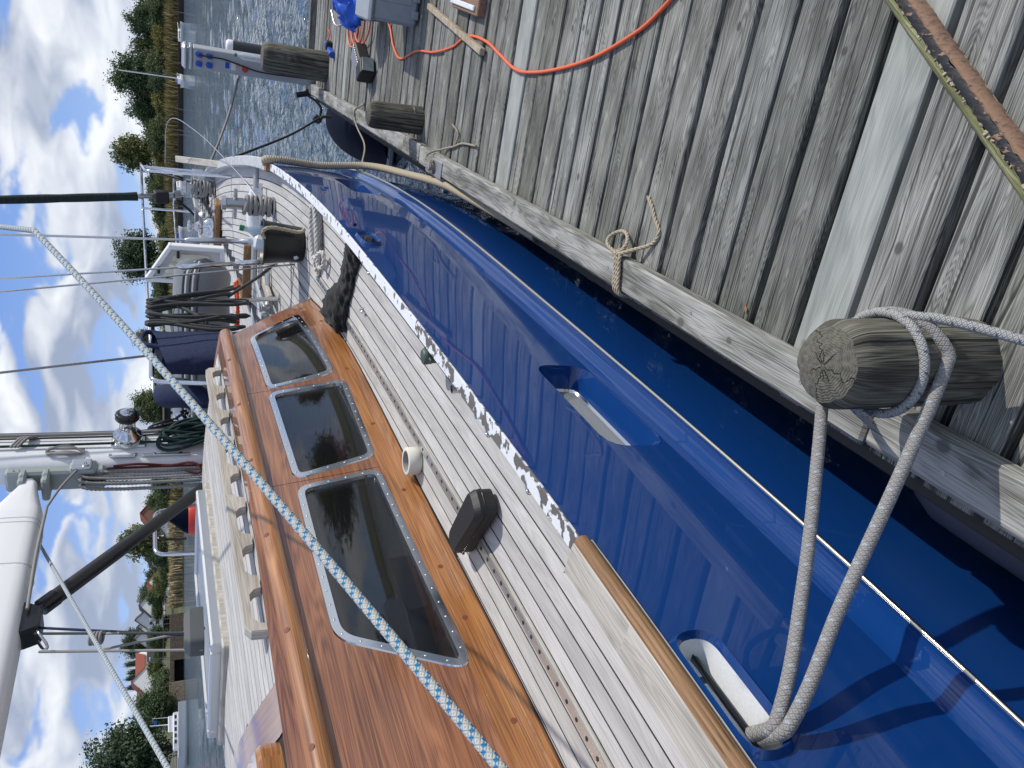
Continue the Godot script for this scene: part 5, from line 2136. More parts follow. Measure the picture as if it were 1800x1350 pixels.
func build_foredeck() -> void:
	# bow rail
	var pr := part("bow_rail", M.steel, boat, func(b: MB) -> void:
		b.tube(fillet([Vector3(0.66, deck_y(0.6, -3.0), -3.02), Vector3(0.60, 1.64, -3.15), Vector3(0.20, 1.72, -4.62), Vector3(-0.24, 1.71, -4.62), Vector3(-0.62, 1.645, -3.35), Vector3(-1.0, 1.58, -2.2), Vector3(-1.12, deck_y(1.1, -2.1), -2.1)], 0.08), 0.0125, 10)
		b.tube(fillet([Vector3(0.60, 1.36, -3.12), Vector3(0.16, 1.42, -4.55), Vector3(-0.2, 1.42, -4.55), Vector3(-0.66, 1.36, -3.3)], 0.05), 0.0105, 10)
		b.tube(PackedVector3Array([Vector3(-0.21, 1.71, -4.5), Vector3(-0.17, 1.2, -4.4)]), 0.0115, 10)
		b.tube(PackedVector3Array([Vector3(0.19, 1.71, -4.55), Vector3(0.30, 1.06, -4.1)]), 0.0115, 10)
		b.tube(PackedVector3Array([Vector3(0.40, 1.68, -3.9), Vector3(0.50, 1.05, -3.6)]), 0.0115, 10))
	bent("rubber_hose", [Vector3(0.22, 1.72, -4.58), Vector3(0.26, 1.68, -4.3), Vector3(0.28, 1.35, -4.0), Vector3(0.24, 1.16, -3.9), Vector3(0.1, 1.12, -3.9)], 0.014, M.black, pr, 0.05)
	part("bow_flag", M.blue_plug, pr, func(b: MB) -> void: b.box(eul(Vector3(0.17, 1.62, -4.5), 10, 20, 4), Vector3(0.012, 0.16, 0.16), 0.003))
	# teak plank leaning along the rail
	loose("boarding_plank", M.grab, "pale teak plank leaning along the bow rail", "plank", func(b: MB) -> void:
		var p0 := Vector3(0.86, 0.90, -2.65)
		var p1 := Vector3(0.40, 1.40, -4.25)
		b.box(Transform3D(along(p0, p1).basis, (p0 + p1) * 0.5), Vector3(0.022, p0.distance_to(p1), 0.06), 0.005))
	# thin whip of wire bowed over the rail
	bent("wire_whip", [Vector3(0.36, 1.50, -4.2), Vector3(0.86, 1.47, -3.8), Vector3(1.02, 1.28, -3.0), Vector3(1.0, 1.0, -2.0), Vector3(0.93, 0.86, -1.5)], 0.0035, M.steel_worn, boat, 0.06, 5)
	# windlass on its bed
	part("windlass_bed", M.brown_edge, boat, func(b: MB) -> void: b.box(at(-0.02, deck_y(0, -3.45) + 0.02, -3.45), Vector3(0.62, 0.05, 0.2), 0.008))
	var wl := part("windlass", M.steel, boat, func(b: MB) -> void:
		b.lathe(at(0.02, deck_y(0, -3.5) + 0.046, -3.5), [Vector2(0.0, 0.0), Vector2(0.10, 0.0), Vector2(0.10, 0.05), Vector2(0.075, 0.07), Vector2(0.07, 0.09), Vector2(0.085, 0.10), Vector2(0.085, 0.115), Vector2(0.05, 0.125), Vector2(0.036, 0.15), Vector2(0.036, 0.18), Vector2(0.055, 0.20), Vector2(0.05, 0.215), Vector2(0.0, 0.22)], 28))
	part("chain_wheel", M.galv, wl, func(b: MB) -> void:
		b.lathe(at(0.02, deck_y(0, -3.5) + 0.135, -3.72), [Vector2(0, 0), Vector2(0.07, 0.0), Vector2(0.05, 0.03), Vector2(0.07, 0.06), Vector2(0.0, 0.07)], 20))
	part("anchor_roller", M.galv, boat, func(b: MB) -> void:
		b.box(at(0.10, 1.20, -4.35), Vector3(0.014, 0.10, 0.5), 0.004)
		b.box(at(0.24, 1.20, -4.30), Vector3(0.014, 0.10, 0.4), 0.004)
		b.lathe(Transform3D(Basis(Vector3.FORWARD, PI / 2), Vector3(0.11, 1.21, -4.5)), [Vector2(0.0, 0.0), Vector2(0.05, 0.0), Vector2(0.03, 0.06), Vector2(0.05, 0.12), Vector2(0, 0.12)], 16))
	part("chain", M.galv, boat, func(b: MB) -> void:
		for k in 9:
			b.box(eul(Vector3(0.05 + k * 0.005, 1.16 + k * 0.008, -3.76 - k * 0.07), 0, 0, 90.0 * (k % 2)), Vector3(0.035, 0.012, 0.06), 0.005))
	# wound mooring posts near the starboard bow
	for q in [[0.98, -1.42, 0.30, 0.045], [0.30, -3.75, 0.24, 0.05]]:
		var y := deck_y(q[0], q[1])
		var p := part("mooring_bitt", M.steel_worn, boat, func(b: MB) -> void:
			b.lathe(eul(Vector3(q[0], y, q[1]), 0, 0, 0), [Vector2(q[3] * 1.5, 0.0), Vector2(q[3] * 1.5, 0.012), Vector2(q[3] * 0.8, 0.02), Vector2(q[3] * 0.8, q[2]), Vector2(q[3] * 1.1, q[2] + 0.005), Vector2(q[3], q[2] + 0.03), Vector2(0, q[2] + 0.034)], 18)
			b.tube(PackedVector3Array([Vector3(q[0] - 0.1, y + q[2] * 0.82, q[1]), Vector3(q[0] + 0.1, y + q[2] * 0.82, q[1])]), 0.012, 8))
		part("rope_turns", M.grey_rope, p, func(b: MB) -> void:
			var hp := PackedVector3Array()
			for k in 70:
				var a := TAU * k / 12.0
				hp.append(Vector3(q[0] + cos(a) * q[3] * (1.25 + 0.06 * sin(k * 1.7)), y + 0.03 + k * 0.0024 + 0.006 * sin(k * 0.9), q[1] + sin(a) * q[3] * (1.25 + 0.1 * sin(k * 0.53))))
			b.tube(hp, 0.0135, 7))
	# boat poles and a jackline lying across the foredeck
	loose("spinnaker_pole", M.galv, "grey metal pole lying across the foredeck", "pole", func(b: MB) -> void: b.tube(line(Vector3(1.10, 0.88, -2.05), Vector3(0.30, 0.89, -1.72)), 0.022, 12))
	loose("boat_hook", M.steel, "thin shiny boat hook lying across the foredeck", "boat hook", func(b: MB) -> void: b.tube(line(Vector3(1.04, 0.88, -1.72), Vector3(0.20, 0.86, -1.42)), 0.014, 10))
	loose("folded_sunshade", M.white_paint, "rolled white fabric lying beside the poles on the foredeck", "fabric roll", func(b: MB) -> void:
		var sp := curve([Vector3(0.95, 0.90, -1.88), Vector3(0.78, 0.91, -1.80), Vector3(0.6, 0.89, -1.7)], 0.04)
		b.tube(sp, radii(sp.size(), [0.03, 0.048, 0.042, 0.05, 0.04, 0.03]), 10))
	# stainless guard hoop beside the mast, and its twin to port
	for side in [1.0, -1.0]:
		var zz := 0.0 if side > 0.0 else 0.12
		var xx := 0.5 if side > 0.0 else -1.02
		part("mast_guard", M.steel, boat, func(b: MB) -> void:
			b.tube(fillet([Vector3(xx, deck_y(0.5, -1.0), -1.02 + zz), Vector3(xx, 1.55, -0.86 + zz), Vector3(xx, 1.54, 0.04 - zz * 3.0), Vector3(xx, 0.74, 0.09 - zz * 3.0)], 0.06), 0.0135, 12)
			b.lathe(at(xx, deck_y(0.5, -1.0) - 0.004, -1.02 + zz), [Vector2(0.0, 0.0), Vector2(0.035, 0.0), Vector2(0.035, 0.008), Vector2(0.016, 0.014), Vector2(0, 0.014)], 16))
	# raised white hatch standing open, its fabric blind hanging loose
	var hc := [Vector3(0.42, 1.45, -2.0), Vector3(0.155, 1.605, -2.0), Vector3(0.145, 1.08, -2.0), Vector3(0.42, 1.10, -2.0)]
	var hl := part("open_hatch_lid", M.white, boat, func(b: MB) -> void:
		for k in 4:
			var p: Vector3 = hc[k]
			var q: Vector3 = hc[(k + 1) % 4]
			var xf := along(p, q)
			b.box(Transform3D(Basis(xf.basis.y.cross(Vector3(0, 0, 1)), xf.basis.y, Vector3(0, 0, 1)), (p + q) * 0.5), Vector3(0.034, p.distance_to(q) + 0.034, 0.05 + 0.004 * k), 0.005))
	part("panel", M.white_matt, hl, func(b: MB) -> void:
		b.quad(hc[0] + Vector3(0, 0, -0.01), hc[1] + Vector3(0, 0, -0.01), hc[2] + Vector3(0, 0, -0.01), hc[3] + Vector3(0, 0, -0.01), Vector3(0, 0, 1)))
	part("canvas_blind", M.cream_canvas, hl, func(b: MB) -> void:
		var n := noise(77, 3)
		var pts := PackedVector3Array()
		var uvs := PackedVector2Array()
		for i in 17:
			for k in 13:
				var u := i / 16.0
				var v := k / 12.0
				var a: Vector3 = hc[1].lerp(hc[0], 0.12 + 0.7 * v)
				var c: Vector3 = hc[2].lerp(hc[3], 0.12 + 0.7 * v)
				var p := a.lerp(c, 0.14 + 0.62 * u)
				p.z += 0.03 + 0.035 * sin(PI * v) + 0.03 * n.get_noise_2d(u * 2.0, v * 5.0)
				pts.append(p)
				uvs.append(Vector2(u, v))
		b.grid(17, 13, pts, uvs, 1.0)
		fix_out(b, Vector3(0, 0, 1)))
	for q in [[0.37, 1.40], [0.24, 1.53], [0.21, 1.47]]:
		part("latch", M.black, hl, func(b: MB) -> void: b.box(at(q[0], q[1], -1.965), Vector3(0.05, 0.02, 0.03), 0.004))
	# low hatch coaming and white boards beside it
	part("hatch_coaming", M.brown_edge, boat, func(b: MB) -> void:
		b.box(at(0.22, deck_y(0.2, -2.0) + 0.03, -2.0), Vector3(0.5, 0.07, 0.03), 0.005)
		b.box(at(-0.03, deck_y(0.2, -2.0) + 0.03, -2.25), Vector3(0.03, 0.07, 0.47), 0.005))
	part("alloy_hatch_frame", M.alloy, boat, func(b: MB) -> void:
		b.box(eul(Vector3(0.33, deck_y(0.3, -1.35) + 0.04, -1.42), 0, 6, 0), Vector3(0.05, 0.05, 0.55), 0.012)
		b.box(eul(Vector3(0.12, deck_y(0.3, -1.35) + 0.04, -1.14), 0, 6, 0), Vector3(0.40, 0.05, 0.05), 0.012))
	part("teak_board", M.grab, boat, func(b: MB) -> void: b.box(eul(Vector3(0.42, deck_y(0.4, -1.4) + 0.02, -1.42), 0, 6, 0), Vector3(0.07, 0.03, 0.7), 0.006))
	part("alloy_track", M.alloy, boat, func(b: MB) -> void:
		b.tube(line(Vector3(0.62, deck_y(0.6, -1.3) + 0.03, -1.4), Vector3(0.30, deck_y(0.3, -1.2) + 0.03, -1.18)), 0.016, 8))


# ---------------------------------------------------------------- loose things on deck (world transforms from the yacht's axes)
func on_boat(x: float, y: float, z: float, ry := 0.0) -> Transform3D:
	return BT * at(x, y, z, ry)


func make_deck_things() -> void:
	# roll of masking tape lying flat
	var t := thing("tape_roll", "roll of cream masking tape lying on the side deck by the cabin", "tape", on_boat(1.135, deck_y(1.135, 1.645) + 0.001, 1.635))
	part("roll", M.tape, t, func(b: MB) -> void:
		b.lathe(Transform3D(), [Vector2(0.0385, 0.0), Vector2(0.048, 0.0), Vector2(0.050, 0.002), Vector2(0.050, 0.046), Vector2(0.048, 0.048), Vector2(0.0385, 0.048)], 40))
	part("core", M.tape_in, t, func(b: MB) -> void:
		b.lathe(Transform3D(), [Vector2(0.0385, 0.0482), Vector2(0.0365, 0.0482), Vector2(0.0365, 0.0)], 40))
	# black zipped case
	var c := thing("black_case", "black rounded zip case lying across the perforated track", "case", on_boat(1.33, deck_y(1.33, 2.22) + 0.010, 2.20, -20))
	part("shell", M.black, c, func(b: MB) -> void:
		b.slab(Transform3D(Basis.IDENTITY, Vector3(0, 0.002, 0)), round_poly([Vector2(-0.135, -0.036), Vector2(0.135, -0.046), Vector2(0.135, 0.046), Vector2(-0.135, 0.036)], 0.034), 0.062, 0.015))
	part("zip", M.black_gloss, c, func(b: MB) -> void:
		var zp := PackedVector3Array()
		for q in round_poly([Vector2(-0.135, -0.036), Vector2(0.135, -0.046), Vector2(0.135, 0.046), Vector2(-0.135, 0.036)], 0.034):
			zp.append(Vector3(q.x, 0.034, q.y))
		b.tube(zp, 0.0025, 5, false, true))
	part("strap", M.black, c, func(b: MB) -> void: b.box(eul(Vector3(-0.142, 0.02, 0.015), 0, 0, 20), Vector3(0.03, 0.008, 0.018), 0.002))
	# crumpled black cloth tucked under the bulwark
	var cl := MB.new()
	var n := noise(15, 3)
	var path := curve([Vector3(1.54, 0, 0.50), Vector3(1.43, 0, 0.47), Vector3(1.30, 0, 0.44), Vector3(1.18, 0, 0.40), Vector3(1.06, 0, 0.36), Vector3(0.985, 0, 0.38)], 0.02)
	var pts := PackedVector3Array()
	var uvs := PackedVector2Array()
	var m := path.size()
	for i in m:
		var tt := float(i) / (m - 1)
		var tang := (path[mini(i + 1, m - 1)] - path[maxi(i - 1, 0)]).normalized()
		var side := Vector3(-tang.z, 0, tang.x)
		var w := (0.10 - 0.03 * sin(PI * clampf(tt * 1.3, 0, 1)) + 0.03 * sin(PI * clampf((tt - 0.6) * 2.5, 0, 1))) * clampf((1.0 - tt) * 8.0 + 0.2, 0, 1)
		for k in 21:
			var a := PI * k / 20.0
			var rr := w * (1.0 + 0.35 * n.get_noise_2d(tt * 9.0, k * 0.35) + 0.12 * n.get_noise_2d(tt * 26.0 + 7.0, k * 0.9))
			var p := path[i] + side * cos(a) * rr
			p.y = deck_y(p.x, p.z) + 0.002 + sin(a) * rr * 0.62
			pts.append(p)
			uvs.append(Vector2(tt, k / 20.0))
	cl.grid(m, 21, pts, uvs, 1.0)
	fix_out(cl, Vector3.UP)
	var co := obj("black_cloth", cl, M.black_cloth)
	co.transform = BT
	tag(co, "crumpled black cloth lying across the side deck against the bulwark", "cloth")
	# black bucket with a bottle and a white can in it
	var by := deck_y(1.10, -0.55)
	var bk := thing("bucket", "black plastic bucket with a rope handle on the side deck", "bucket", on_boat(1.06, by, -0.58))
	part("pail", M.bucket, bk, func(b: MB) -> void:
		b.lathe(Transform3D(), [Vector2(0.0, 0.002), Vector2(0.095, 0.002), Vector2(0.098, 0.006), Vector2(0.122, 0.215), Vector2(0.130, 0.217), Vector2(0.130, 0.228), Vector2(0.124, 0.231), Vector2(0.118, 0.228), Vector2(0.094, 0.012), Vector2(0.0, 0.012)], 36))
	part("rope_handle", M.hemp, bk, func(b: MB) -> void:
		laid(b, curve([Vector3(0.06, 0.228, 0.11), Vector3(0.10, 0.24, 0.105), Vector3(0.125, 0.20, 0.10), Vector3(0.115, 0.12, 0.085), Vector3(0.105, 0.04, 0.08), Vector3(0.13, 0.012, 0.10)], 0.012), 0.011))
	var bo := thing("plastic_bottle", "pale blue plastic bottle with green cap leaning out of the bucket", "bottle", BT * eul(Vector3(1.06, by + 0.03, -0.63), -6, 0, -8))
	part("bottle", M.bottle, bo, func(b: MB) -> void:
		b.lathe(Transform3D(), [Vector2(0.0, 0.0), Vector2(0.036, 0.0), Vector2(0.04, 0.01), Vector2(0.04, 0.20), Vector2(0.034, 0.235), Vector2(0.016, 0.27), Vector2(0.014, 0.30)], 20))
	part("cap", M.green_cap, bo, func(b: MB) -> void: b.lathe(Transform3D(), [Vector2(0.0, 0.295), Vector2(0.017, 0.295), Vector2(0.017, 0.32), Vector2(0.0, 0.322)], 16))
	var cn := thing("spray_can", "white plastic canister standing in the black bucket", "canister", BT * eul(Vector3(1.03, by + 0.02, -0.52), -8, 15, -10))
	part("body", M.white_plastic, cn, func(b: MB) -> void: b.box(at(0, 0.13, 0), Vector3(0.08, 0.26, 0.075), 0.015))
	part("neck", M.white_plastic, cn, func(b: MB) -> void: b.lathe(at(0, 0.258, 0), [Vector2(0.02, 0), Vector2(0.02, 0.03), Vector2(0, 0.03)], 12))
	# loose white rope on deck next to the bucket
	var lr := MB.new()
	var cz := -0.10
	for k in 3:
		var lp := []
		for s in 15:
			var a := TAU * s / 14.0 + k * 0.5
			var x := 1.24 + cos(a) * (0.17 - k * 0.02) + k * 0.015
			var z := -0.20 + sin(a) * (0.05 + 0.012 * k) - cos(a) * 0.08
			lp.append(Vector3(x, deck_y(x, z) + 0.012 + k * 0.014, z))
		laid(lr, curve(lp, 0.015), 0.0115)
	laid(lr, curve([Vector3(1.17, 0.745, -0.15), Vector3(1.20, 0.76, -0.05), Vector3(1.26, 0.74, 0.02), Vector3(1.20, 0.735, 0.04), Vector3(1.17, 0.75, -0.01), Vector3(1.24, 0.75, -0.03)], 0.015), 0.012)
	var lo := obj("deck_rope", lr, M.white_rope)
	lo.transform = BT
	tag(lo, "loose coil of white laid rope on deck beside the black bucket", "rope")
	# inflatable dinghy stowed on the foredeck
	var di := thing("inflatable_dinghy", "grey inflatable dinghy tube with pale stripes stowed before the mast", "dinghy", BT)
	var dp := curve([Vector3(0.62, 1.24, -1.34), Vector3(0.45, 1.26, -1.28), Vector3(0.2, 1.26, -1.18), Vector3(-0.2, 1.26, -1.05), Vector3(-0.6, 1.26, -0.95)], 0.04)
	part("tube", M.dinghy, di, func(b: MB) -> void:
		var rr := PackedFloat32Array()
		for i in dp.size():
			var q := clampf(float(i) * 0.04 / 0.2, 0.0, 1.0)
			rr.append(0.175 * sqrt(maxf(1.0 - (1.0 - q) * (1.0 - q), 0.0)) + 0.002)
		b.tube(dp, rr, 32))
	for k in 5:
		var ang := deg_to_rad(12.0 + k * 7.5)
		part("stripe", M.dinghy_pale if k % 2 == 1 else M.dinghy_stripe, di, func(b: MB) -> void:
			var sp := PackedVector3Array()
			for i in range(1, dp.size()):
				var q := clampf(float(i) * 0.04 / 0.2, 0.0, 1.0)
				var r := 0.175 * sqrt(maxf(1.0 - (1.0 - q) * (1.0 - q), 0.0)) + 0.001
				var tg := (dp[mini(i + 1, dp.size() - 1)] - dp[i - 1]).normalized()
				var fw := tg.cross(Vector3.UP).normalized()
				if fw.z < 0.0:
					fw = -fw
				sp.append(dp[i] + (fw * cos(ang) + Vector3.UP * sin(ang)) * r)
			b.tube(sp, 0.0085, 6))
	part("grab_line", M.grey_rope, di, func(b: MB) -> void:
		b.tube(curve([Vector3(0.46, 1.10, -1.16), Vector3(0.47, 1.25, -1.10), Vector3(0.40, 1.40, -1.14), Vector3(0.25, 1.44, -1.10), Vector3(0.1, 1.40, -1.02)], 0.03), 0.005, 6))
	part("thwart", M.grey_paint, di, func(b: MB) -> void: b.box(eul(Vector3(0.22, 1.47, -1.2), 25, 20, 10), Vector3(0.2, 0.012, 0.09), 0.004))
	# orange line bundle under the dinghy
	var orp := MB.new()
	for k in 6:
		laid(orp, curve([Vector3(0.60 - k * 0.012, 1.06 + 0.012 * (k % 2), -1.05), Vector3(0.50 - k * 0.012, 1.055, -0.98 + 0.004 * k), Vector3(0.36 - k * 0.01, 1.05 + 0.01 * (k % 3), -0.92)], 0.02), 0.010)
	var oo := obj("orange_rope", orp, M.orange_rope)
	oo.transform = BT
	tag(oo, "bundle of bright orange rope under the grey dinghy", "rope")
	# dark rope hung in a long coil on the mast guard
	var dr := MB.new()
	var r := RandomNumberGenerator.new()
	r.seed = 8
	for k in 11:
		var lp := []
		var z0 := -0.80 + k * 0.034
		var low := 1.10 - r.randf() * 0.10
		var dx := r.randf_range(0.0, 0.045)
		var tw := r.randf_range(-0.10, 0.10)
		var wig := r.randf() * TAU
		for s in 17:
			var a := TAU * s / 16.0
			var e := sin(a)
			lp.append(Vector3(0.525 + dx + 0.02 * cos(a), lerpf(low, 1.575, e * 0.5 + 0.5), z0 + cos(a) * 0.045 - (1.0 - e) * (0.07 + tw) + 0.018 * sin(a * 3.0 + wig)))
		dr.tube(curve(lp, 0.03), 0.0105, 7)
	dr.tube(curve([Vector3(0.54, 1.53, -0.82), Vector3(0.565, 1.42, -0.72), Vector3(0.57, 1.30, -0.58), Vector3(0.55, 1.22, -0.44)], 0.03), 0.0105, 7)
	dr.tube(curve([Vector3(0.54, 1.12, -0.93), Vector3(0.62, 1.03, -0.92), Vector3(0.78, 0.92, -0.80), Vector3(0.95, 0.80, -0.75), Vector3(1.02, 0.755, -0.70)], 0.03), 0.0105, 7)
	dr.tube(curve([Vector3(0.54, 1.53, -0.86), Vector3(0.56, 1.48, -0.78), Vector3(0.555, 1.3, -0.9), Vector3(0.55, 1.14, -0.95)], 0.03), 0.0105, 7)
	var dro := obj("hanging_rope_coil", dr, M.dark_rope)
	dro.transform = BT
	tag(dro, "long coil of dark grey rope hung over the steel guard hoop", "rope")
	# navy canvas bag slung beside the mast
	var bg := thing("canvas_bag", "navy blue canvas bag with a handle slot hanging beside the mast", "bag", BT)
	part("sack", M.navy_canvas, bg, func(b: MB) -> void:
		var nn := noise(19, 2)
		var gp := PackedVector3Array()
		var gu := PackedVector2Array()
		for i in 15:
			var v := i / 14.0
			for k in 33:
				var a := TAU * k / 32.0
				var rx := lerpf(0.10, 0.06, v)
				var rz := lerpf(0.15, 0.19, v)
				var q := 1.0 + 0.06 * nn.get_noise_2d(cos(a) * 2.0 + 5.0, v * 3.0 + sin(a))
				gp.append(Vector3(0.50 + signf(cos(a)) * pow(absf(cos(a)), 0.7) * rx * q, lerpf(1.03, 1.56 - 0.09 * (sin(a) * 0.5 + 0.5), v), -0.27 + signf(sin(a)) * pow(absf(sin(a)), 0.7) * rz * q))
				gu.append(Vector2(k / 32.0, v))
		b.grid(15, 33, gp, gu, 1.0, true)
		fix_out_axis(b, Vector3(0.5, 0, -0.27), Vector3.UP)
		b.quad(Vector3(0.41, 1.035, -0.41), Vector3(0.59, 1.035, -0.41), Vector3(0.59, 1.035, -0.13), Vector3(0.41, 1.035, -0.13), Vector3.DOWN))
	part("handle", M.navy_canvas, bg, func(b: MB) -> void:
		b.tube(curve([Vector3(0.535, 1.50, -0.42), Vector3(0.54, 1.575, -0.42), Vector3(0.54, 1.585, -0.30), Vector3(0.535, 1.50, -0.26)], 0.02), 0.014, 8))
	var b2 := thing("sail_bag", "small navy sail bag behind the steel guard hoop", "bag", BT)
	part("sack", M.navy_canvas, b2, func(b: MB) -> void:
		var sp := curve([Vector3(0.1, 1.50, -0.45), Vector3(0.22, 1.40, -0.3), Vector3(0.24, 1.2, -0.15)], 0.04)
		b.tube(sp, radii(sp.size(), [0.05, 0.085, 0.09, 0.085, 0.06, 0.03]), 14))
	# red buoy with its dark hood on the port side
	var rb := thing("red_buoy", "red danbuoy with dark hood on the far side deck", "buoy", BT * at(-1.18, 1.12, -0.86))
	part("float", M.red, rb, func(b: MB) -> void:
		b.lathe(Transform3D(), [Vector2(0.0, 0.0), Vector2(0.10, 0.0), Vector2(0.135, 0.06), Vector2(0.135, 0.20), Vector2(0.125, 0.215)], 24))
	part("hood", M.navy, rb, func(b: MB) -> void:
		b.lathe(Transform3D(), [Vector2(0.125, 0.214), Vector2(0.105, 0.25), Vector2(0.04, 0.32), Vector2(0.012, 0.36), Vector2(0.0, 0.365)], 12))
	rod("staff", Vector3(0, -0.38, 0), Vector3(0, 0.42, 0), 0.012, M.grey_rope, rb)


# ---------------------------------------------------------------- things on the pier
func make_pile(label: String, x: float, z: float, h: float, r: float, dome: float, lean: float, sd: int) -> Node3D:
	var t := thing("mooring_pile", label, "bollard", at(x, 0, z, sd * 40.0), "wooden mooring piles along the pier edge")
	var n := noise(sd, 3)
	var b := MB.new()
	var rows := 26
	var cols := 97
	var pts := PackedVector3Array()
	var uvs := PackedVector2Array()
	for i in rows:
		var v := float(i) / (rows - 1)
		var y := h * v
		var q := clampf((y - (h - dome)) / dome, 0.0, 1.0)
		var rr := r * (1.06 - 0.06 * y / h) * (1.0 - 0.16 * q * q * q)
		for k in cols:
			var a := TAU * k / (cols - 1)
			pts.append(pile_point(n, a, y, rr, h, lean, sd))
			uvs.append(Vector2(y, a / TAU))
	b.grid(rows, cols, pts, uvs, 1.0, true)
	fix_out_axis(b, Vector3.ZERO, Vector3.UP)
	obj("post", b, M.pile, t)
	# weathered top, gently domed, end grain showing
	var top := MB.new()
	var tp := PackedVector3Array()
	var tu := PackedVector2Array()
	for i in 9:
		var f := 1.0 - i / 8.0
		for k in cols:
			var a := TAU * k / (cols - 1)
			var p := pile_point(n, a, h, r * 0.84, h, lean, sd)
			p = Vector3(lean * h + (p.x - lean * h) * f, p.y + (1.0 - f * f) * dome * 0.28 + 0.004 * n.get_noise_2d(cos(a) * f * 4.0, sin(a) * f * 4.0) * (1.0 - f), p.z * f)
			tp.append(p)
			tu.append(Vector2(0.5 + 0.47 * cos(a) * f, 0.5 + 0.47 * sin(a) * f))
	top.grid(9, cols, tp, tu, 1.0, true)
	fix_out(top, Vector3.UP)
	obj("end_grain", top, M.end_grain, t)
	return t


func pile_point(n: FastNoiseLite, a: float, y: float, rr: float, h: float, lean: float, sd: int) -> Vector3:
	var e := 1.0 + 0.05 * n.get_noise_2d(cos(a) * 1.5 + 3.0, sin(a) * 1.5) + 0.025 * n.get_noise_3d(cos(a) * 4.0, sin(a) * 4.0, y * 2.0)
	# drying checks: narrow vertical clefts
	for c in 6:
		var ca := TAU * (c + 0.37 * sin(c * 7.0 + sd)) / 6.0 + 0.12 * n.get_noise_1d(y * 6.0 + c * 5.0)
		var da := absf(wrapf(a - ca, -PI, PI))
		e -= 0.045 * exp(-da * da * 260.0) * smoothstep(0.1 + 0.1 * (c % 3), 0.9, y / h)
	return Vector3(cos(a) * rr * e + lean * y, y, sin(a) * rr * e)


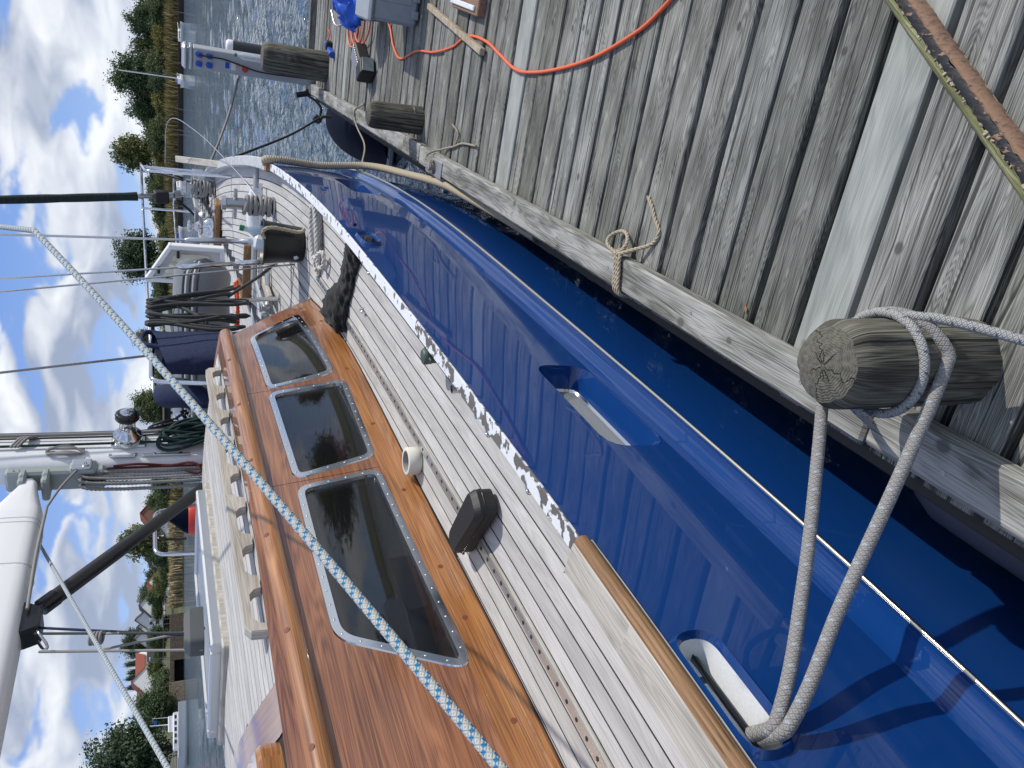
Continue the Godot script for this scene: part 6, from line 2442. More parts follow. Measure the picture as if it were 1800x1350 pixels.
func make_pier_things() -> void:
	var near := make_pile("thick near pile with grey mooring rope wound round it", -0.390, -0.985, 0.36, 0.083, 0.05, -0.03, 1)
	var mid := make_pile("short dark pile with a pale worn ring near its foot", -0.405, -5.0, 0.335, 0.080, 0.06, -0.04, 2)
	part("worn_ring", M.hemp_dark, mid, func(b: MB) -> void:
		b.lathe(Transform3D(), [Vector2(0.083, 0.055), Vector2(0.086, 0.06), Vector2(0.083, 0.066)], 24))
	make_pile("tallest pile at the pier's far end before the power pedestal", -0.31, -8.6, 0.625, 0.140, 0.05, -0.02, 3)
	# power pedestal
	var pd := thing("power_pedestal", "grey metal shore power pedestal with blue sockets behind a pile", "pedestal", at(-0.44, 0, -9.36, -8))
	part("column", M.pedestal, pd, func(b: MB) -> void: b.box(at(0, 0.62, 0), Vector3(0.21, 1.24, 0.2), 0.008))
	part("head", M.alloy, pd, func(b: MB) -> void:
		b.box(at(0, 1.262, 0), Vector3(0.225, 0.03, 0.215), 0.006)
		b.box(at(0, 1.315, 0), Vector3(0.235, 0.062, 0.225), 0.025))
	for q in [[-0.045, 1.19], [0.045, 1.19], [-0.045, 1.09], [0.045, 1.09]]:
		var so := part("socket", M.blue_plug, pd, func(b: MB) -> void:
			b.lathe(Transform3D(Basis(Vector3.RIGHT, PI / 2), Vector3(q[0], q[1], 0.1)), [Vector2(0.0, 0.0), Vector2(0.028, 0.0), Vector2(0.026, 0.03), Vector2(0.0, 0.034)], 16))
		part("lid", M.blue_plug, so, func(b: MB) -> void: b.box(at(q[0], q[1] - 0.02, 0.135), Vector3(0.05, 0.035, 0.012), 0.004))
	part("blue_label", M.blue_plug, pd, func(b: MB) -> void: b.box(at(-0.02, 0.905, 0.1005), Vector3(0.06, 0.04, 0.002), 0.0))
	part("white_label", M.sticker, pd, func(b: MB) -> void: b.box(at(-0.025, 0.845, 0.1005), Vector3(0.075, 0.045, 0.002), 0.0))
	part("tan_label", M.label_tan, pd, func(b: MB) -> void: b.box(at(0.0, 0.80, 0.1005), Vector3(0.045, 0.03, 0.002), 0.0))
	part("water_tap", M.red, pd, func(b: MB) -> void:
		b.lathe(Transform3D(Basis(Vector3.RIGHT, PI / 2), Vector3(-0.03, 0.73, 0.1)), [Vector2(0.0, 0.0), Vector2(0.032, 0.0), Vector2(0.032, 0.02), Vector2(0.0, 0.022)], 18))
	bent("power_cable", [Vector3(0.045, 1.19, 0.14), Vector3(0.045, 1.08, 0.15), Vector3(0.04, 0.95, 0.13), Vector3(0.01, 0.8, 0.125), Vector3(-0.03, 0.6, 0.125), Vector3(-0.03, 0.3, 0.13), Vector3(-0.02, 0.012, 0.14)], 0.008, M.black, pd, 0.05)
	# clear bottle standing on the far pile's shoulder, behind it
	var bt := thing("water_bottle", "clear plastic bottle with green cap standing on the far pile", "bottle", at(-0.335, 0.62, -8.66))
	part("bottle", M.clear, bt, func(b: MB) -> void:
		b.lathe(Transform3D(), [Vector2(0.0, 0.0), Vector2(0.036, 0.0), Vector2(0.038, 0.01), Vector2(0.036, 0.07), Vector2(0.038, 0.16), Vector2(0.03, 0.19), Vector2(0.014, 0.22), Vector2(0.013, 0.24)], 20))
	part("cap", M.green_cap, bt, func(b: MB) -> void: b.lathe(Transform3D(), [Vector2(0.0, 0.235), Vector2(0.016, 0.235), Vector2(0.016, 0.258), Vector2(0.0, 0.26)], 14))
	# dark round mooring tube standing in the water off the pier end
	var tb := thing("mooring_tube", "black tube post with a white top beyond the pedestal", "post", at(-0.30, WATER - 1.2, -9.85))
	part("tube", M.black_tube, tb, func(b: MB) -> void: b.lathe(Transform3D(), [Vector2(0.065, 0.0), Vector2(0.065, 2.82), Vector2(0.06, 2.83), Vector2(0.0, 2.83)], 20))
	part("cap", M.white, tb, func(b: MB) -> void: b.lathe(Transform3D(), [Vector2(0.068, 2.82), Vector2(0.068, 2.87), Vector2(0.05, 2.89), Vector2(0.0, 2.89)], 20))
	# storage box and the things on it
	var bx := thing("storage_box", "grey plastic storage box with lid standing on the pier", "box", at(0.41, 0, -5.47, -4))
	part("body", M.grey_box, bx, func(b: MB) -> void:
		b.box(at(0, 0.155, 0), Vector3(0.54, 0.29, 0.40), 0.02)
		for k in 5:
			b.box(at(-0.2 + k * 0.1, 0.03, 0.205), Vector3(0.05, 0.04, 0.012), 0.004))
	part("lid", M.grey_box, bx, func(b: MB) -> void: b.box(at(0, 0.31, 0), Vector3(0.57, 0.035, 0.43), 0.014))
	part("panel_line", M.grey_box, bx, func(b: MB) -> void: b.box(at(0.03, 0.16, 0.2015), Vector3(0.36, 0.2, 0.006), 0.002))
	var bag := thing("blue_cloth_bag", "bright blue cloth bag slumped in a black tub behind the storage box", "bag", at(0.27, 0, -6.35))
	part("tub", M.bucket, bag, func(b: MB) -> void: b.lathe(Transform3D(), [Vector2(0, 0.002), Vector2(0.12, 0.002), Vector2(0.15, 0.24), Vector2(0.155, 0.25), Vector2(0.14, 0.25)], 24))
	part("cloth", M.blue_bag, bag, func(b: MB) -> void:
		var n := noise(27, 3)
		var gp := PackedVector3Array()
		var gu := PackedVector2Array()
		for i in 15:
			var v := i / 14.0
			for k in 33:
				var a := TAU * k / 32.0
				var rr := 0.20 * sin(PI * (0.5 + 0.5 * v)) * (1.0 + 0.3 * n.get_noise_2d(cos(a) * 1.6 + 4.0, sin(a) * 1.6 + v * 2.0)) + 0.004
				gp.append(Vector3(cos(a) * rr - 0.01, 0.20 + 0.17 * v + 0.07 * n.get_noise_3d(cos(a) * 2.0, sin(a) * 2.0, v * 3.0), sin(a) * rr))
				gu.append(Vector2(k / 32.0, v))
		b.grid(15, 33, gp, gu, 1.0, true)
		fix_out_axis(b, Vector3.ZERO, Vector3.UP))
	part("handle", M.steel_worn, bag, func(b: MB) -> void: b.tube(curve([Vector3(-0.15, 0.24, 0.0), Vector3(-0.2, 0.3, -0.15), Vector3(-0.1, 0.32, -0.3)], 0.03), 0.008, 8))
	# black power tool case with grille, and its battery block
	var tc := thing("tool_case", "black tool case with ribbed grey top on the pier boards", "tool case", at(-0.17, 0, -6.66, 62))
	part("case", M.black, tc, func(b: MB) -> void: b.box(at(0.02, 0.05, 0.0), Vector3(0.34, 0.1, 0.15), 0.012))
	part("grille", M.galv, tc, func(b: MB) -> void:
		for k in 9:
			b.box(at(-0.12 + k * 0.034, 0.104, 0.0), Vector3(0.022, 0.012, 0.12), 0.003))
	part("end_block", M.black, tc, func(b: MB) -> void: b.box(eul(Vector3(-0.20, 0.06, 0.06), 0, -28, 0), Vector3(0.13, 0.12, 0.15), 0.01))
	part("face_plate", M.grey_paint, tc, func(b: MB) -> void: b.box(eul(Vector3(-0.232, 0.06, 0.135), 0, -28, 0), Vector3(0.11, 0.09, 0.006), 0.002))
	# blue clamp by the far pile
	var cp := thing("blue_clamp", "blue hand clamp lying on the pier by the far pile", "clamp", at(-0.12, 0, -8.35, 75))
	part("bar", M.blue_plug, cp, func(b: MB) -> void:
		b.lathe(Transform3D(Basis(Vector3.FORWARD, PI / 2), Vector3(-0.02, 0.03, 0)), [Vector2(0, -0.2), Vector2(0.03, -0.2), Vector2(0.03, -0.06), Vector2(0.024, -0.05), Vector2(0.024, 0.02), Vector2(0.03, 0.03), Vector2(0.03, 0.16), Vector2(0.0, 0.16)], 16))
	part("jaw", M.black, cp, func(b: MB) -> void: b.box(at(0.0, 0.035, 0.02), Vector3(0.07, 0.06, 0.08), 0.008))
	part("cord", M.red, cp, func(b: MB) -> void: b.tube(curve([Vector3(0.02, 0.05, 0.05), Vector3(0.1, 0.02, 0.1), Vector3(0.22, 0.02, 0.12)], 0.03), 0.007, 6))
	# lengths of wood
	var w1 := MB.new()
	w1.box(Transform3D(along(Vector3(0.255, 0.02, -5.02), Vector3(0.045, 0.02, -3.97)).basis, Vector3(0.15, 0.019, -4.50)), Vector3(0.03, 1.07, 0.034), 0.004)
	swap_uv(w1)
	tag(obj("timber_batten", w1, M.stick), "bare brown timber batten lying askew over the orange cable", "batten")
	var w2 := thing("moulding_offcut", "short white and brown painted moulding offcut on the pier", "offcut", at(0.27, 0, -4.28, 84))
	part("strip", M.trim_tan, w2, func(b: MB) -> void: b.box(at(0, 0.022, 0.0), Vector3(0.44, 0.044, 0.09), 0.005))
	part("painted_edge", M.white_paint, w2, func(b: MB) -> void:
		b.box(at(0, 0.024, 0.055), Vector3(0.43, 0.046, 0.022), 0.005)
		b.box(at(0.02, 0.05, -0.012), Vector3(0.40, 0.012, 0.026), 0.004))
	# the old rubbing strake lying in the foreground: mossy edge, black paint, bare tan face
	var ot := thing("peeling_moulding", "long old moulding with mossy edge and flaking black paint", "moulding", at(0, 0, 0))
	var A := Vector3(0.577, 0.0, -1.843)
	var Bp := Vector3(-0.30, 0.0, -0.596)
	var dirn := (Bp - A).normalized()
	var sidev := Vector3(-dirn.z, 0, dirn.x)
	if sidev.x < 0.0:
		sidev = -sidev
	var strips := [["mossy_edge", M.trim_green, [[-0.036, 0.006], [-0.041, 0.020], [-0.036, 0.036], [-0.026, 0.043], [-0.012, 0.040]]], ["black_band", M.trim_black, [[-0.012, 0.041], [-0.006, 0.046], [0.006, 0.048], [0.016, 0.046]]], ["bare_face", M.trim_tan, [[0.016, 0.0465], [0.022, 0.050], [0.029, 0.047], [0.035, 0.036], [0.037, 0.02], [0.035, 0.004]]]]
	for s in strips:
		var b := MB.new()
		var pts := PackedVector3Array()
		var uvs := PackedVector2Array()
		var n := noise(33, 3)
		var prof: Array = s[2]
		for i in 161:
			var tt := i / 160.0
			for q in prof.size():
				var jag := 0.006 * n.get_noise_2d(tt * 50.0, q * 3.0) if q == 0 or q == prof.size() - 1 else 0.0015 * n.get_noise_2d(tt * 80.0, q * 9.0)
				pts.append(A.lerp(Bp, tt) + sidev * (prof[q][0] * 0.74 + jag * 0.7) + Vector3(0, prof[q][1] * 0.8 + absf(jag) * 0.5, 0))
				uvs.append(Vector2(tt * 1.4, prof[q][0] + prof[q][1]))
		b.grid(161, prof.size(), pts, uvs, 1.0)
		fix_out(b, Vector3.UP)
		obj(s[0], b, s[1], ot)
	part("underside", M.stick, ot, func(b: MB) -> void:
		b.quad(A + sidev * -0.026 + Vector3(0, 0.004, 0), A + sidev * 0.025 + Vector3(0, 0.004, 0), Bp + sidev * 0.025 + Vector3(0, 0.004, 0), Bp + sidev * -0.026 + Vector3(0, 0.004, 0), Vector3.DOWN))
	# flakes of hardened sealant along the black band
	part("sealant_crust", M.hemp, ot, func(b: MB) -> void:
		var r := RandomNumberGenerator.new()
		r.seed = 3
		for k in 90:
			var tt := r.randf()
			var s := r.randf_range(0.003, 0.007)
			b.box(eul(A.lerp(Bp, tt) + sidev * (-0.009 + r.randf_range(-0.002, 0.002)) + Vector3(0, 0.0345, 0), r.randf() * 90.0, r.randf() * 180.0, r.randf() * 60.0), Vector3(s * 1.6, s * 0.6, s), 0.0008))
	# a dead leaf on the boards
	var lf := MB.new()
	lf.slab(eul(Vector3(-0.50, 0.006, -1.62), 6, 30, 5), PackedVector2Array([Vector2(-0.012, 0), Vector2(0.0, -0.006), Vector2(0.013, 0), Vector2(0.0, 0.006)]), 0.002)
	tag(obj("dead_leaf", lf, M.brown_edge), "small brown dead leaf beside the kerb timber", "leaf")
	# orange cable
	var cb := MB.new()
	cb.tube(curve([Vector3(0.20, 0.009, -6.3), Vector3(0.12, 0.008, -6.02), Vector3(0.004, 0.008, -5.868), Vector3(-0.071, 0.008, -5.64), Vector3(-0.005, 0.008, -5.23), Vector3(0.006, 0.008, -4.852), Vector3(0.053, 0.008, -4.485), Vector3(0.10, 0.008, -4.33), Vector3(0.115, 0.008, -4.175), Vector3(0.093, 0.008, -3.95), Vector3(0.049, 0.008, -3.771), Vector3(-0.007, 0.008, -3.527), Vector3(-0.005, 0.008, -3.329), Vector3(0.025, 0.008, -3.078), Vector3(0.076, 0.008, -2.821), Vector3(0.149, 0.008, -2.592), Vector3(0.219, 0.008, -2.433), Vector3(0.35, 0.008, -2.27), Vector3(0.7, 0.008, -2.0), Vector3(1.4, 0.008, -1.7)], 0.03), 0.0075, 10)
	tag(obj("orange_cable", cb, M.orange), "orange extension cable snaking along the pier boards", "cable")
	var cb2 := MB.new()
	for k in 3:
		var lp := []
		for s in 15:
			var a := TAU * s / 14.0
			lp.append(Vector3(0.10 + cos(a) * 0.17 + 0.02 * k, 0.008 + 0.014 * k, -7.35 + sin(a) * (0.22 + 0.04 * k) + 0.25 * k))
		cb2.tube(curve(lp, 0.04), 0.007, 8)
	tag(obj("coiled_cable", cb2, M.orange), "orange cable lying in loops behind the blue cloth bag", "cable")
	# cleat plate on the kerb where the bow rope is held
	var ck := thing("kerb_cleat", "galvanised bolt and plate on the kerb holding the bow rope", "cleat", at(-0.578, 0.056, -4.36))
	part("plate", M.galv, ck, func(b: MB) -> void:
		b.box(at(-0.02, 0.004, 0), Vector3(0.09, 0.006, 0.2), 0.002)
		b.box(at(-0.066, -0.05, 0), Vector3(0.008, 0.11, 0.2), 0.002))
	part("bolt", M.galv, ck, func(b: MB) -> void: b.lathe(at(-0.02, 0.007, -0.05), [Vector2(0.022, 0), Vector2(0.022, 0.03), Vector2(0.0, 0.032)], 8))
	var ck2 := thing("kerb_cleat", "dark iron peg at the kerb's far end with black line round it", "cleat", at(-0.62, 0.056, -9.3))
	part("peg", M.black, ck2, func(b: MB) -> void: b.tube(line(Vector3(0, -0.05, 0), Vector3(-0.05, 0.13, 0.02)), 0.03, 10))
	# small tender floating beside the pier
	var td := thing("floating_tender", "dark navy rounded hull of a tender floating beyond the kerb", "boat", at(-1.02, WATER, -9.9))
	part("hull", M.navy, td, func(b: MB) -> void:
		var gp := PackedVector3Array()
		var gu := PackedVector2Array()
		for i in 25:
			var v := i / 24.0
			for k in 25:
				var a := PI * k / 24.0
				var w := pow(sin(PI * clampf(v * 0.9 + 0.06, 0, 1)), 0.5)
				gp.append(Vector3(cos(a) * 0.36 * w, -0.1 + 0.52 * pow(sin(a), 0.7) * w, lerpf(1.35, -2.0, v)))
				gu.append(Vector2(v, k / 24.0))
		b.grid(25, 25, gp, gu, 1.0)
		fix_out_axis(b, Vector3(0, -0.1, 0), Vector3(0, 0, 1)))
	part("waterline", M.wet_line, td, func(b: MB) -> void: b.box(at(0, 0.05, 1.33), Vector3(0.42, 0.07, 0.05), 0.02))
	# fender between hull and pier near the camera
	var fe := thing("fender", "grey cylindrical fender squeezed between hull and pier", "fender", at(-0.752, -0.30, -0.80))
	part("cushion", M.fender, fe, func(b: MB) -> void:
		b.lathe(Transform3D(Basis(Vector3.RIGHT, PI / 2), Vector3.ZERO), [Vector2(0.0, -0.42), Vector2(0.025, -0.42), Vector2(0.03, -0.38), Vector2(0.075, -0.33), Vector2(0.098, -0.27), Vector2(0.10, -0.2), Vector2(0.10, 0.3), Vector2(0.075, 0.38), Vector2(0.03, 0.42), Vector2(0.0, 0.43)], 24))
	bent("lanyard", [Vector3(0, 0, -0.41), Vector3(0.03, 0.15, -0.5), Vector3(0.09, 0.29, -0.62)], 0.005, M.grey_rope, fe)


func swap_uv(b: MB) -> void:
	for i in b.uv.size():
		b.uv[i] = Vector2(b.v[i].z, b.uv[i].x + b.uv[i].y * 0.3)


# ---------------------------------------------------------------- ropes
func make_lines() -> void:
	# doubled mooring line: out of the fairlead, round the pile, and back
	var F := BT * (hull_p(3.235, 0.075, -0.03, 1.0))
	var F2 := BT * (hull_p(3.255, 0.10, 0.012, 1.0))
	var c := Vector3(-0.397, 0, -0.985)
	var R := 0.084 + 0.012
	var round_pts := []
	for k in 17:
		var a := deg_to_rad(lerpf(222.0, 420.0, k / 16.0))
		round_pts.append(c + Vector3(cos(a) * R, lerpf(0.27, 0.155, k / 16.0), sin(a) * R))
	var p := [F, F2 + Vector3(0.004, 0.006, -0.004)]
	p.append(F2.lerp(round_pts[0], 0.35) + Vector3(0, -0.012, 0))
	p.append(F2.lerp(round_pts[0], 0.75) + Vector3(0, -0.008, 0))
	p.append_array(round_pts)
	p.append(round_pts[-1].lerp(F2, 0.3) + Vector3(0, -0.012, 0))
	p.append(round_pts[-1].lerp(F2, 0.7) + Vector3(0, -0.014, 0))
	p.append(F2 + Vector3(0.014, 0.0, 0.016))
	p.append(F + Vector3(0.0, -0.012, 0.012))
	var b := MB.new()
	b.tube(curve(p, 0.012), 0.0118, 14)
	tag(obj("mooring_line", b, M.mooring), "doubled grey braided line from the hull opening to the near pile", "rope")
	# older pale line round the same pile, its tail running along the boards
	var b2 := MB.new()
	var q := [Vector3(-0.60, 0.02, -1.08), Vector3(-0.52, 0.16, -1.07)]
	for k in 21:
		var a := deg_to_rad(lerpf(-195.0, 5.0, k / 20.0))
		q.append(c + Vector3(cos(a) * R, lerpf(0.235, 0.225, k / 20.0), sin(a) * R))
	for k in range(1, 21):
		var a := deg_to_rad(lerpf(5.0, 360.0, k / 20.0))
		q.append(c + Vector3(cos(a) * R, lerpf(0.225, 0.195, k / 20.0), sin(a) * R))
	q.append(Vector3(-0.288, 0.17, -0.93))
	q.append(Vector3(-0.282, 0.10, -0.78))
	q.append(Vector3(-0.285, 0.03, -0.62))
	q.append(Vector3(-0.30, 0.012, -0.40))
	q.append(Vector3(-0.33, 0.012, 0.2))
	b2.tube(curve(q, 0.012), 0.0092, 12)
	tag(obj("pale_line", b2, M.mooring_pale), "pale flecked line wound on the near pile, tail along the boards", "rope")
	# bow rope with its wound chafe sleeve, to the kerb
	var s := BT * Vector3(1.325, 0.885, -1.33)
	var e := Vector3(-0.672, 0.0, -4.02)
	var bp := curve([s + Vector3(-0.05, 0.0, -0.1), s, Vector3(-0.79, 0.56, -5.25), Vector3(-0.745, 0.275, -5.16), Vector3(-0.705, 0.12, -4.72), Vector3(-0.672, 0.03, -4.28), e, Vector3(-0.67, -0.02, -3.6), Vector3(-0.672, -0.04, -3.1)], 0.0155)
	var br := MB.new()
	var rad := PackedFloat32Array()
	for i in bp.size():
		rad.append(0.0235)
	br.tube(bp, rad, 12)
	tag(obj("bow_rope", br, M.chafe), "thick beige rope with wound chafe sleeve from bow to kerb", "rope")
	# thin line from that rope over the kerb
	var tl := MB.new()
	tl.tube(curve([Vector3(-0.748, 0.30, -5.2), Vector3(-0.70, 0.14, -5.9), Vector3(-0.63, 0.07, -6.6), Vector3(-0.56, 0.062, -6.74), Vector3(-0.515, 0.03, -6.75)], 0.05), 0.006, 7)
	tl.tube(curve([Vector3(-0.64, 0.0, -6.72), Vector3(-0.645, 0.05, -6.70), Vector3(-0.60, 0.066, -6.70), Vector3(-0.53, 0.064, -6.71), Vector3(-0.50, 0.03, -6.70), Vector3(-0.47, 0.008, -6.64)], 0.02), 0.007, 7)
	tl.tube(curve([Vector3(-0.65, 0.02, -6.60), Vector3(-0.62, 0.07, -6.62), Vector3(-0.645, 0.03, -6.68), Vector3(-0.66, -0.03, -6.62)], 0.02), 0.008, 7)
	tag(obj("thin_brown_line", tl, M.hemp_dark), "thin brown line hitched over the kerb to the bow rope", "rope")
	# hemp hitch on the kerb, a tail on the boards
	var h := MB.new()
	for k in 3:
		laid(h, curve([Vector3(-0.505 - 0.002 * k, 0.02, -2.23 - 0.014 * k), Vector3(-0.515, 0.062, -2.22 - 0.014 * k), Vector3(-0.575, 0.067, -2.20 - 0.013 * k), Vector3(-0.638, 0.062, -2.18 - 0.013 * k), Vector3(-0.646, 0.02, -2.175 - 0.012 * k), Vector3(-0.644, -0.03, -2.17 - 0.012 * k)], 0.01), 0.007)
	laid(h, curve([Vector3(-0.52, 0.066, -2.245), Vector3(-0.50, 0.07, -2.31), Vector3(-0.475, 0.03, -2.35), Vector3(-0.455, 0.012, -2.31), Vector3(-0.48, 0.03, -2.25), Vector3(-0.52, 0.072, -2.225)], 0.01), 0.007)
	laid(h, curve([Vector3(-0.52, 0.072, -2.23), Vector3(-0.49, 0.04, -2.19), Vector3(-0.45, 0.009, -2.13), Vector3(-0.41, 0.008, -2.11), Vector3(-0.375, 0.008, -2.15), Vector3(-0.345, 0.008, -2.18), Vector3(-0.315, 0.008, -2.22)], 0.01), 0.007)
	tag(obj("hemp_hitch", h, M.hemp), "hemp rope hitched round the kerb timber with frayed tail", "rope")
	# short line at the cleat plate
	var h2 := MB.new()
	for k in 2:
		var lp := []
		for t in 15:
			var a := TAU * t / 14.0
			lp.append(Vector3(-0.60 + cos(a) * 0.032, 0.07 + 0.012 * k + 0.01 * sin(a * 2.0), -4.41 + sin(a) * 0.035))
		laid(h2, curve(lp, 0.012), 0.008)
	laid(h2, curve([Vector3(-0.575, 0.085, -4.42), Vector3(-0.545, 0.09, -4.47), Vector3(-0.50, 0.03, -4.42), Vector3(-0.455, 0.01, -4.25), Vector3(-0.42, 0.01, -4.12), Vector3(-0.40, 0.01, -3.9)], 0.012), 0.0065)
	laid(h2, curve([Vector3(-0.455, 0.01, -4.25), Vector3(-0.39, 0.01, -4.2), Vector3(-0.345, 0.01, -4.32)], 0.012), 0.0065)
	tag(obj("cleat_line", h2, M.hemp_dark), "light cord wound on the kerb plate beside the bow rope", "rope")
	# dark lines from the bow to the pier end
	var l1 := MB.new()
	l1.tube(line(BT * Vector3(0.34, 1.16, -4.0), Vector3(-0.37, 0.72, -9.84), 20, 0.05), 0.012, 8)
	tag(obj("bow_line", l1, M.grey_rope), "grey line from the bow rail to the black tube post", "rope")
	var l2 := MB.new()
	var kn := Vector3(-0.85, -0.02, -8.95)
	l2.tube(curve([BT * Vector3(0.98, 1.0, -2.5), (BT * Vector3(0.98, 1.0, -2.5)).lerp(kn, 0.5) + Vector3(0, -0.05, 0), kn], 0.1), 0.011, 8)
	l2.tube(curve([kn, Vector3(-0.76, -0.06, -9.1), Vector3(-0.70, -0.02, -9.22), Vector3(-0.64, 0.08, -9.3), Vector3(-0.60, 0.06, -9.33)], 0.03), 0.014, 8)
	l2.tube(curve([kn + Vector3(0.03, 0.02, 0.02), kn + Vector3(-0.02, 0.05, 0), kn + Vector3(-0.035, 0, 0.02), kn + Vector3(0.02, -0.03, 0.02), kn + Vector3(0.03, -0.13, 0.03)], 0.02), 0.018, 8)
	tag(obj("black_bow_line", l2, M.dark_rope), "black knotted line from the bow to the pier's far corner", "rope")
	# white and blue flecked halyard slung from the foredeck back past the camera
	var a0 := Vector3(-0.59, 1.86, -2.31)
	var a1 := Vector3(-0.52, 1.735, -2.02)
	var a2 := Vector3(-0.645, 1.145, -0.49)
	var l3 := MB.new()
	var q3 := PackedVector3Array([a0 + (a0 - a1) * 6.0 + Vector3(0, 0.3, 0), a0 + (a0 - a1) * 2.0 + Vector3(0, 0.05, 0), a0])
	for i in 24:
		var t := i / 23.0
		q3.append(a1.lerp(a2, t) - Vector3(0, 0.012 * 4.0 * t * (1.0 - t), 0))
	q3.append(a2 + (a2 - a1) * 0.5)
	l3.tube(q3, 0.0068, 12)
	tag(obj("flecked_halyard", l3, M.blue_fleck), "white rope with blue flecks stretched diagonally across the cabin windows", "rope")
	var l4 := MB.new()
	var g0 := Vector3(-2.52, 2.06, -3.76)
	var g1 := Vector3(-1.72, 1.46, -1.53)
	l4.tube(line(g0 + (g0 - g1) * 0.3, g1 + (g1 - g0) * 0.6, 12, 0.0), 0.0075, 10)
	tag(obj("flecked_sheet", l4, M.blue_fleck), "second blue flecked rope running behind the boom", "rope")


# ---------------------------------------------------------------- far shore
func leaf_cloud(r: RandomNumberGenerator, clumps: int, per: int, size: float, ragged: float) -> ArrayMesh:
	# a crown about one unit across: leaf-sized faces gathered in clumps, uneven outline, gaps between
	var b := MB.new()
	var n := noise(r.randi() % 1000, 2)
	for i in clumps:
		var d := Vector3(r.randfn(), r.randfn() * 0.9, r.randfn()).normalized()
		var rad := pow(r.randf(), 0.4) * (0.40 + ragged * n.get_noise_3d(d.x * 1.8, d.y * 1.8, d.z * 1.8))
		var c := d * rad
		c.y *= 1.0
		var cr := r.randf_range(0.06, 0.13)
		for k in per:
			var p := c + Vector3(r.randfn(), r.randfn() * 0.75, r.randfn()) * cr * 0.6
			var nn := (Vector3(r.randfn(), r.randfn() + 0.9, r.randfn()) + (p - c).normalized() * 0.8).normalized()
			var t := nn.cross(Vector3(r.randfn(), r.randfn(), r.randfn())).normalized()
			var u := nn.cross(t)
			var s := size * r.randf_range(0.6, 1.4)
			var i0 := b.vert(p - t * s, nn, Vector2(0, 0))
			b.vert(p + u * s * 0.55, nn, Vector2(1, 0))
			b.vert(p + t * s, nn, Vector2(1, 1))
			b.vert(p - u * s * 0.55, nn, Vector2(0, 1))
			b.tri(i0, i0 + 1, i0 + 2)
			b.tri(i0, i0 + 2, i0 + 3)
	return b.mesh()


var crowns := []


func tree(called: String, label: String, cat: String, deg: float, dist: float, w: float, h: float, base: float, leaf: String, variant: int, ground := 0.6, group := "trees along the far shore") -> void:
	var t := thing(called, label, cat, Transform3D(Basis(Vector3.UP, variant * 1.3 + deg), far(deg, dist, ground)), group)
	var cr := obj_mesh("crown", crowns[variant % crowns.size()], M[leaf], t)
	var ch := h - base
	cr.transform = Transform3D(Basis.from_scale(Vector3(w, ch, w * 0.9)), Vector3(0, base + ch * 0.5, 0))
	part("trunk", M.bark, t, func(b: MB) -> void:
		b.tube(PackedVector3Array([Vector3(0, -0.4, 0), Vector3(0.05 * h * 0.1, base + ch * 0.2, 0), Vector3(0.0, base + ch * 0.65, 0.1)]), PackedFloat32Array([0.026 * h, 0.018 * h, 0.006 * h]), 8)
		for k in 5:
			var a := TAU * k / 5.0 + variant
			b.tube(PackedVector3Array([Vector3(0, base + ch * 0.12 * (k % 3), 0), Vector3(cos(a) * w * 0.28, base + ch * (0.45 + 0.08 * (k % 2)), sin(a) * w * 0.28)]), PackedFloat32Array([0.012 * h, 0.004 * h]), 6))


func gable(label: String, deg: float, dist: float, ground: float, w: float, d: float, h: float, rh: float, wall: Material, roof: Material, turn: float, windows: int) -> void:
	var t := thing("house", label, "house", Transform3D(Basis(Vector3.UP, deg_to_rad(deg + turn)), far(deg, dist, ground)), "houses on the hillside")
	part("wall", wall, t, func(b: MB) -> void:
		b.box(at(0, h * 0.5, 0), Vector3(w, h, d), 0.02)
		for s in [-1.0, 1.0]:
			var i := b.vert(Vector3(-w * 0.5, h, s * d * 0.5), Vector3(0, 0, s), Vector2.ZERO)
			b.vert(Vector3(w * 0.5, h, s * d * 0.5), Vector3(0, 0, s), Vector2.ZERO)
			b.vert(Vector3(0, h + rh, s * d * 0.5), Vector3(0, 0, s), Vector2.ZERO)
			b.tri(i, i + 1, i + 2))
	part("roof", roof, t, func(b: MB) -> void:
		for s in [-1.0, 1.0]:
			var l := Vector2(w * 0.5 + 0.3, rh).length()
			b.box(Transform3D(Basis(Vector3.BACK, -s * atan2(rh, w * 0.5)), Vector3(s * w * 0.25 + s * 0.05, h + rh * 0.5 + 0.06, 0)), Vector3(l, 0.14, d + 0.5), 0.02))
	for k in windows:
		var x := (float(k % 2) - 0.5) * w * 0.45
		var y := h * (0.35 + 0.42 * (k / 2))
		var wi := part("window", M.far_window, t, func(b: MB) -> void: b.box(at(x, y, d * 0.5 + 0.01), Vector3(w * 0.15, h * 0.22, 0.06), 0.0))
		part("frame", M.far_white, wi, func(b: MB) -> void: b.box(at(x, y - h * 0.12, d * 0.5 + 0.03), Vector3(w * 0.18, h * 0.02, 0.1), 0.0))


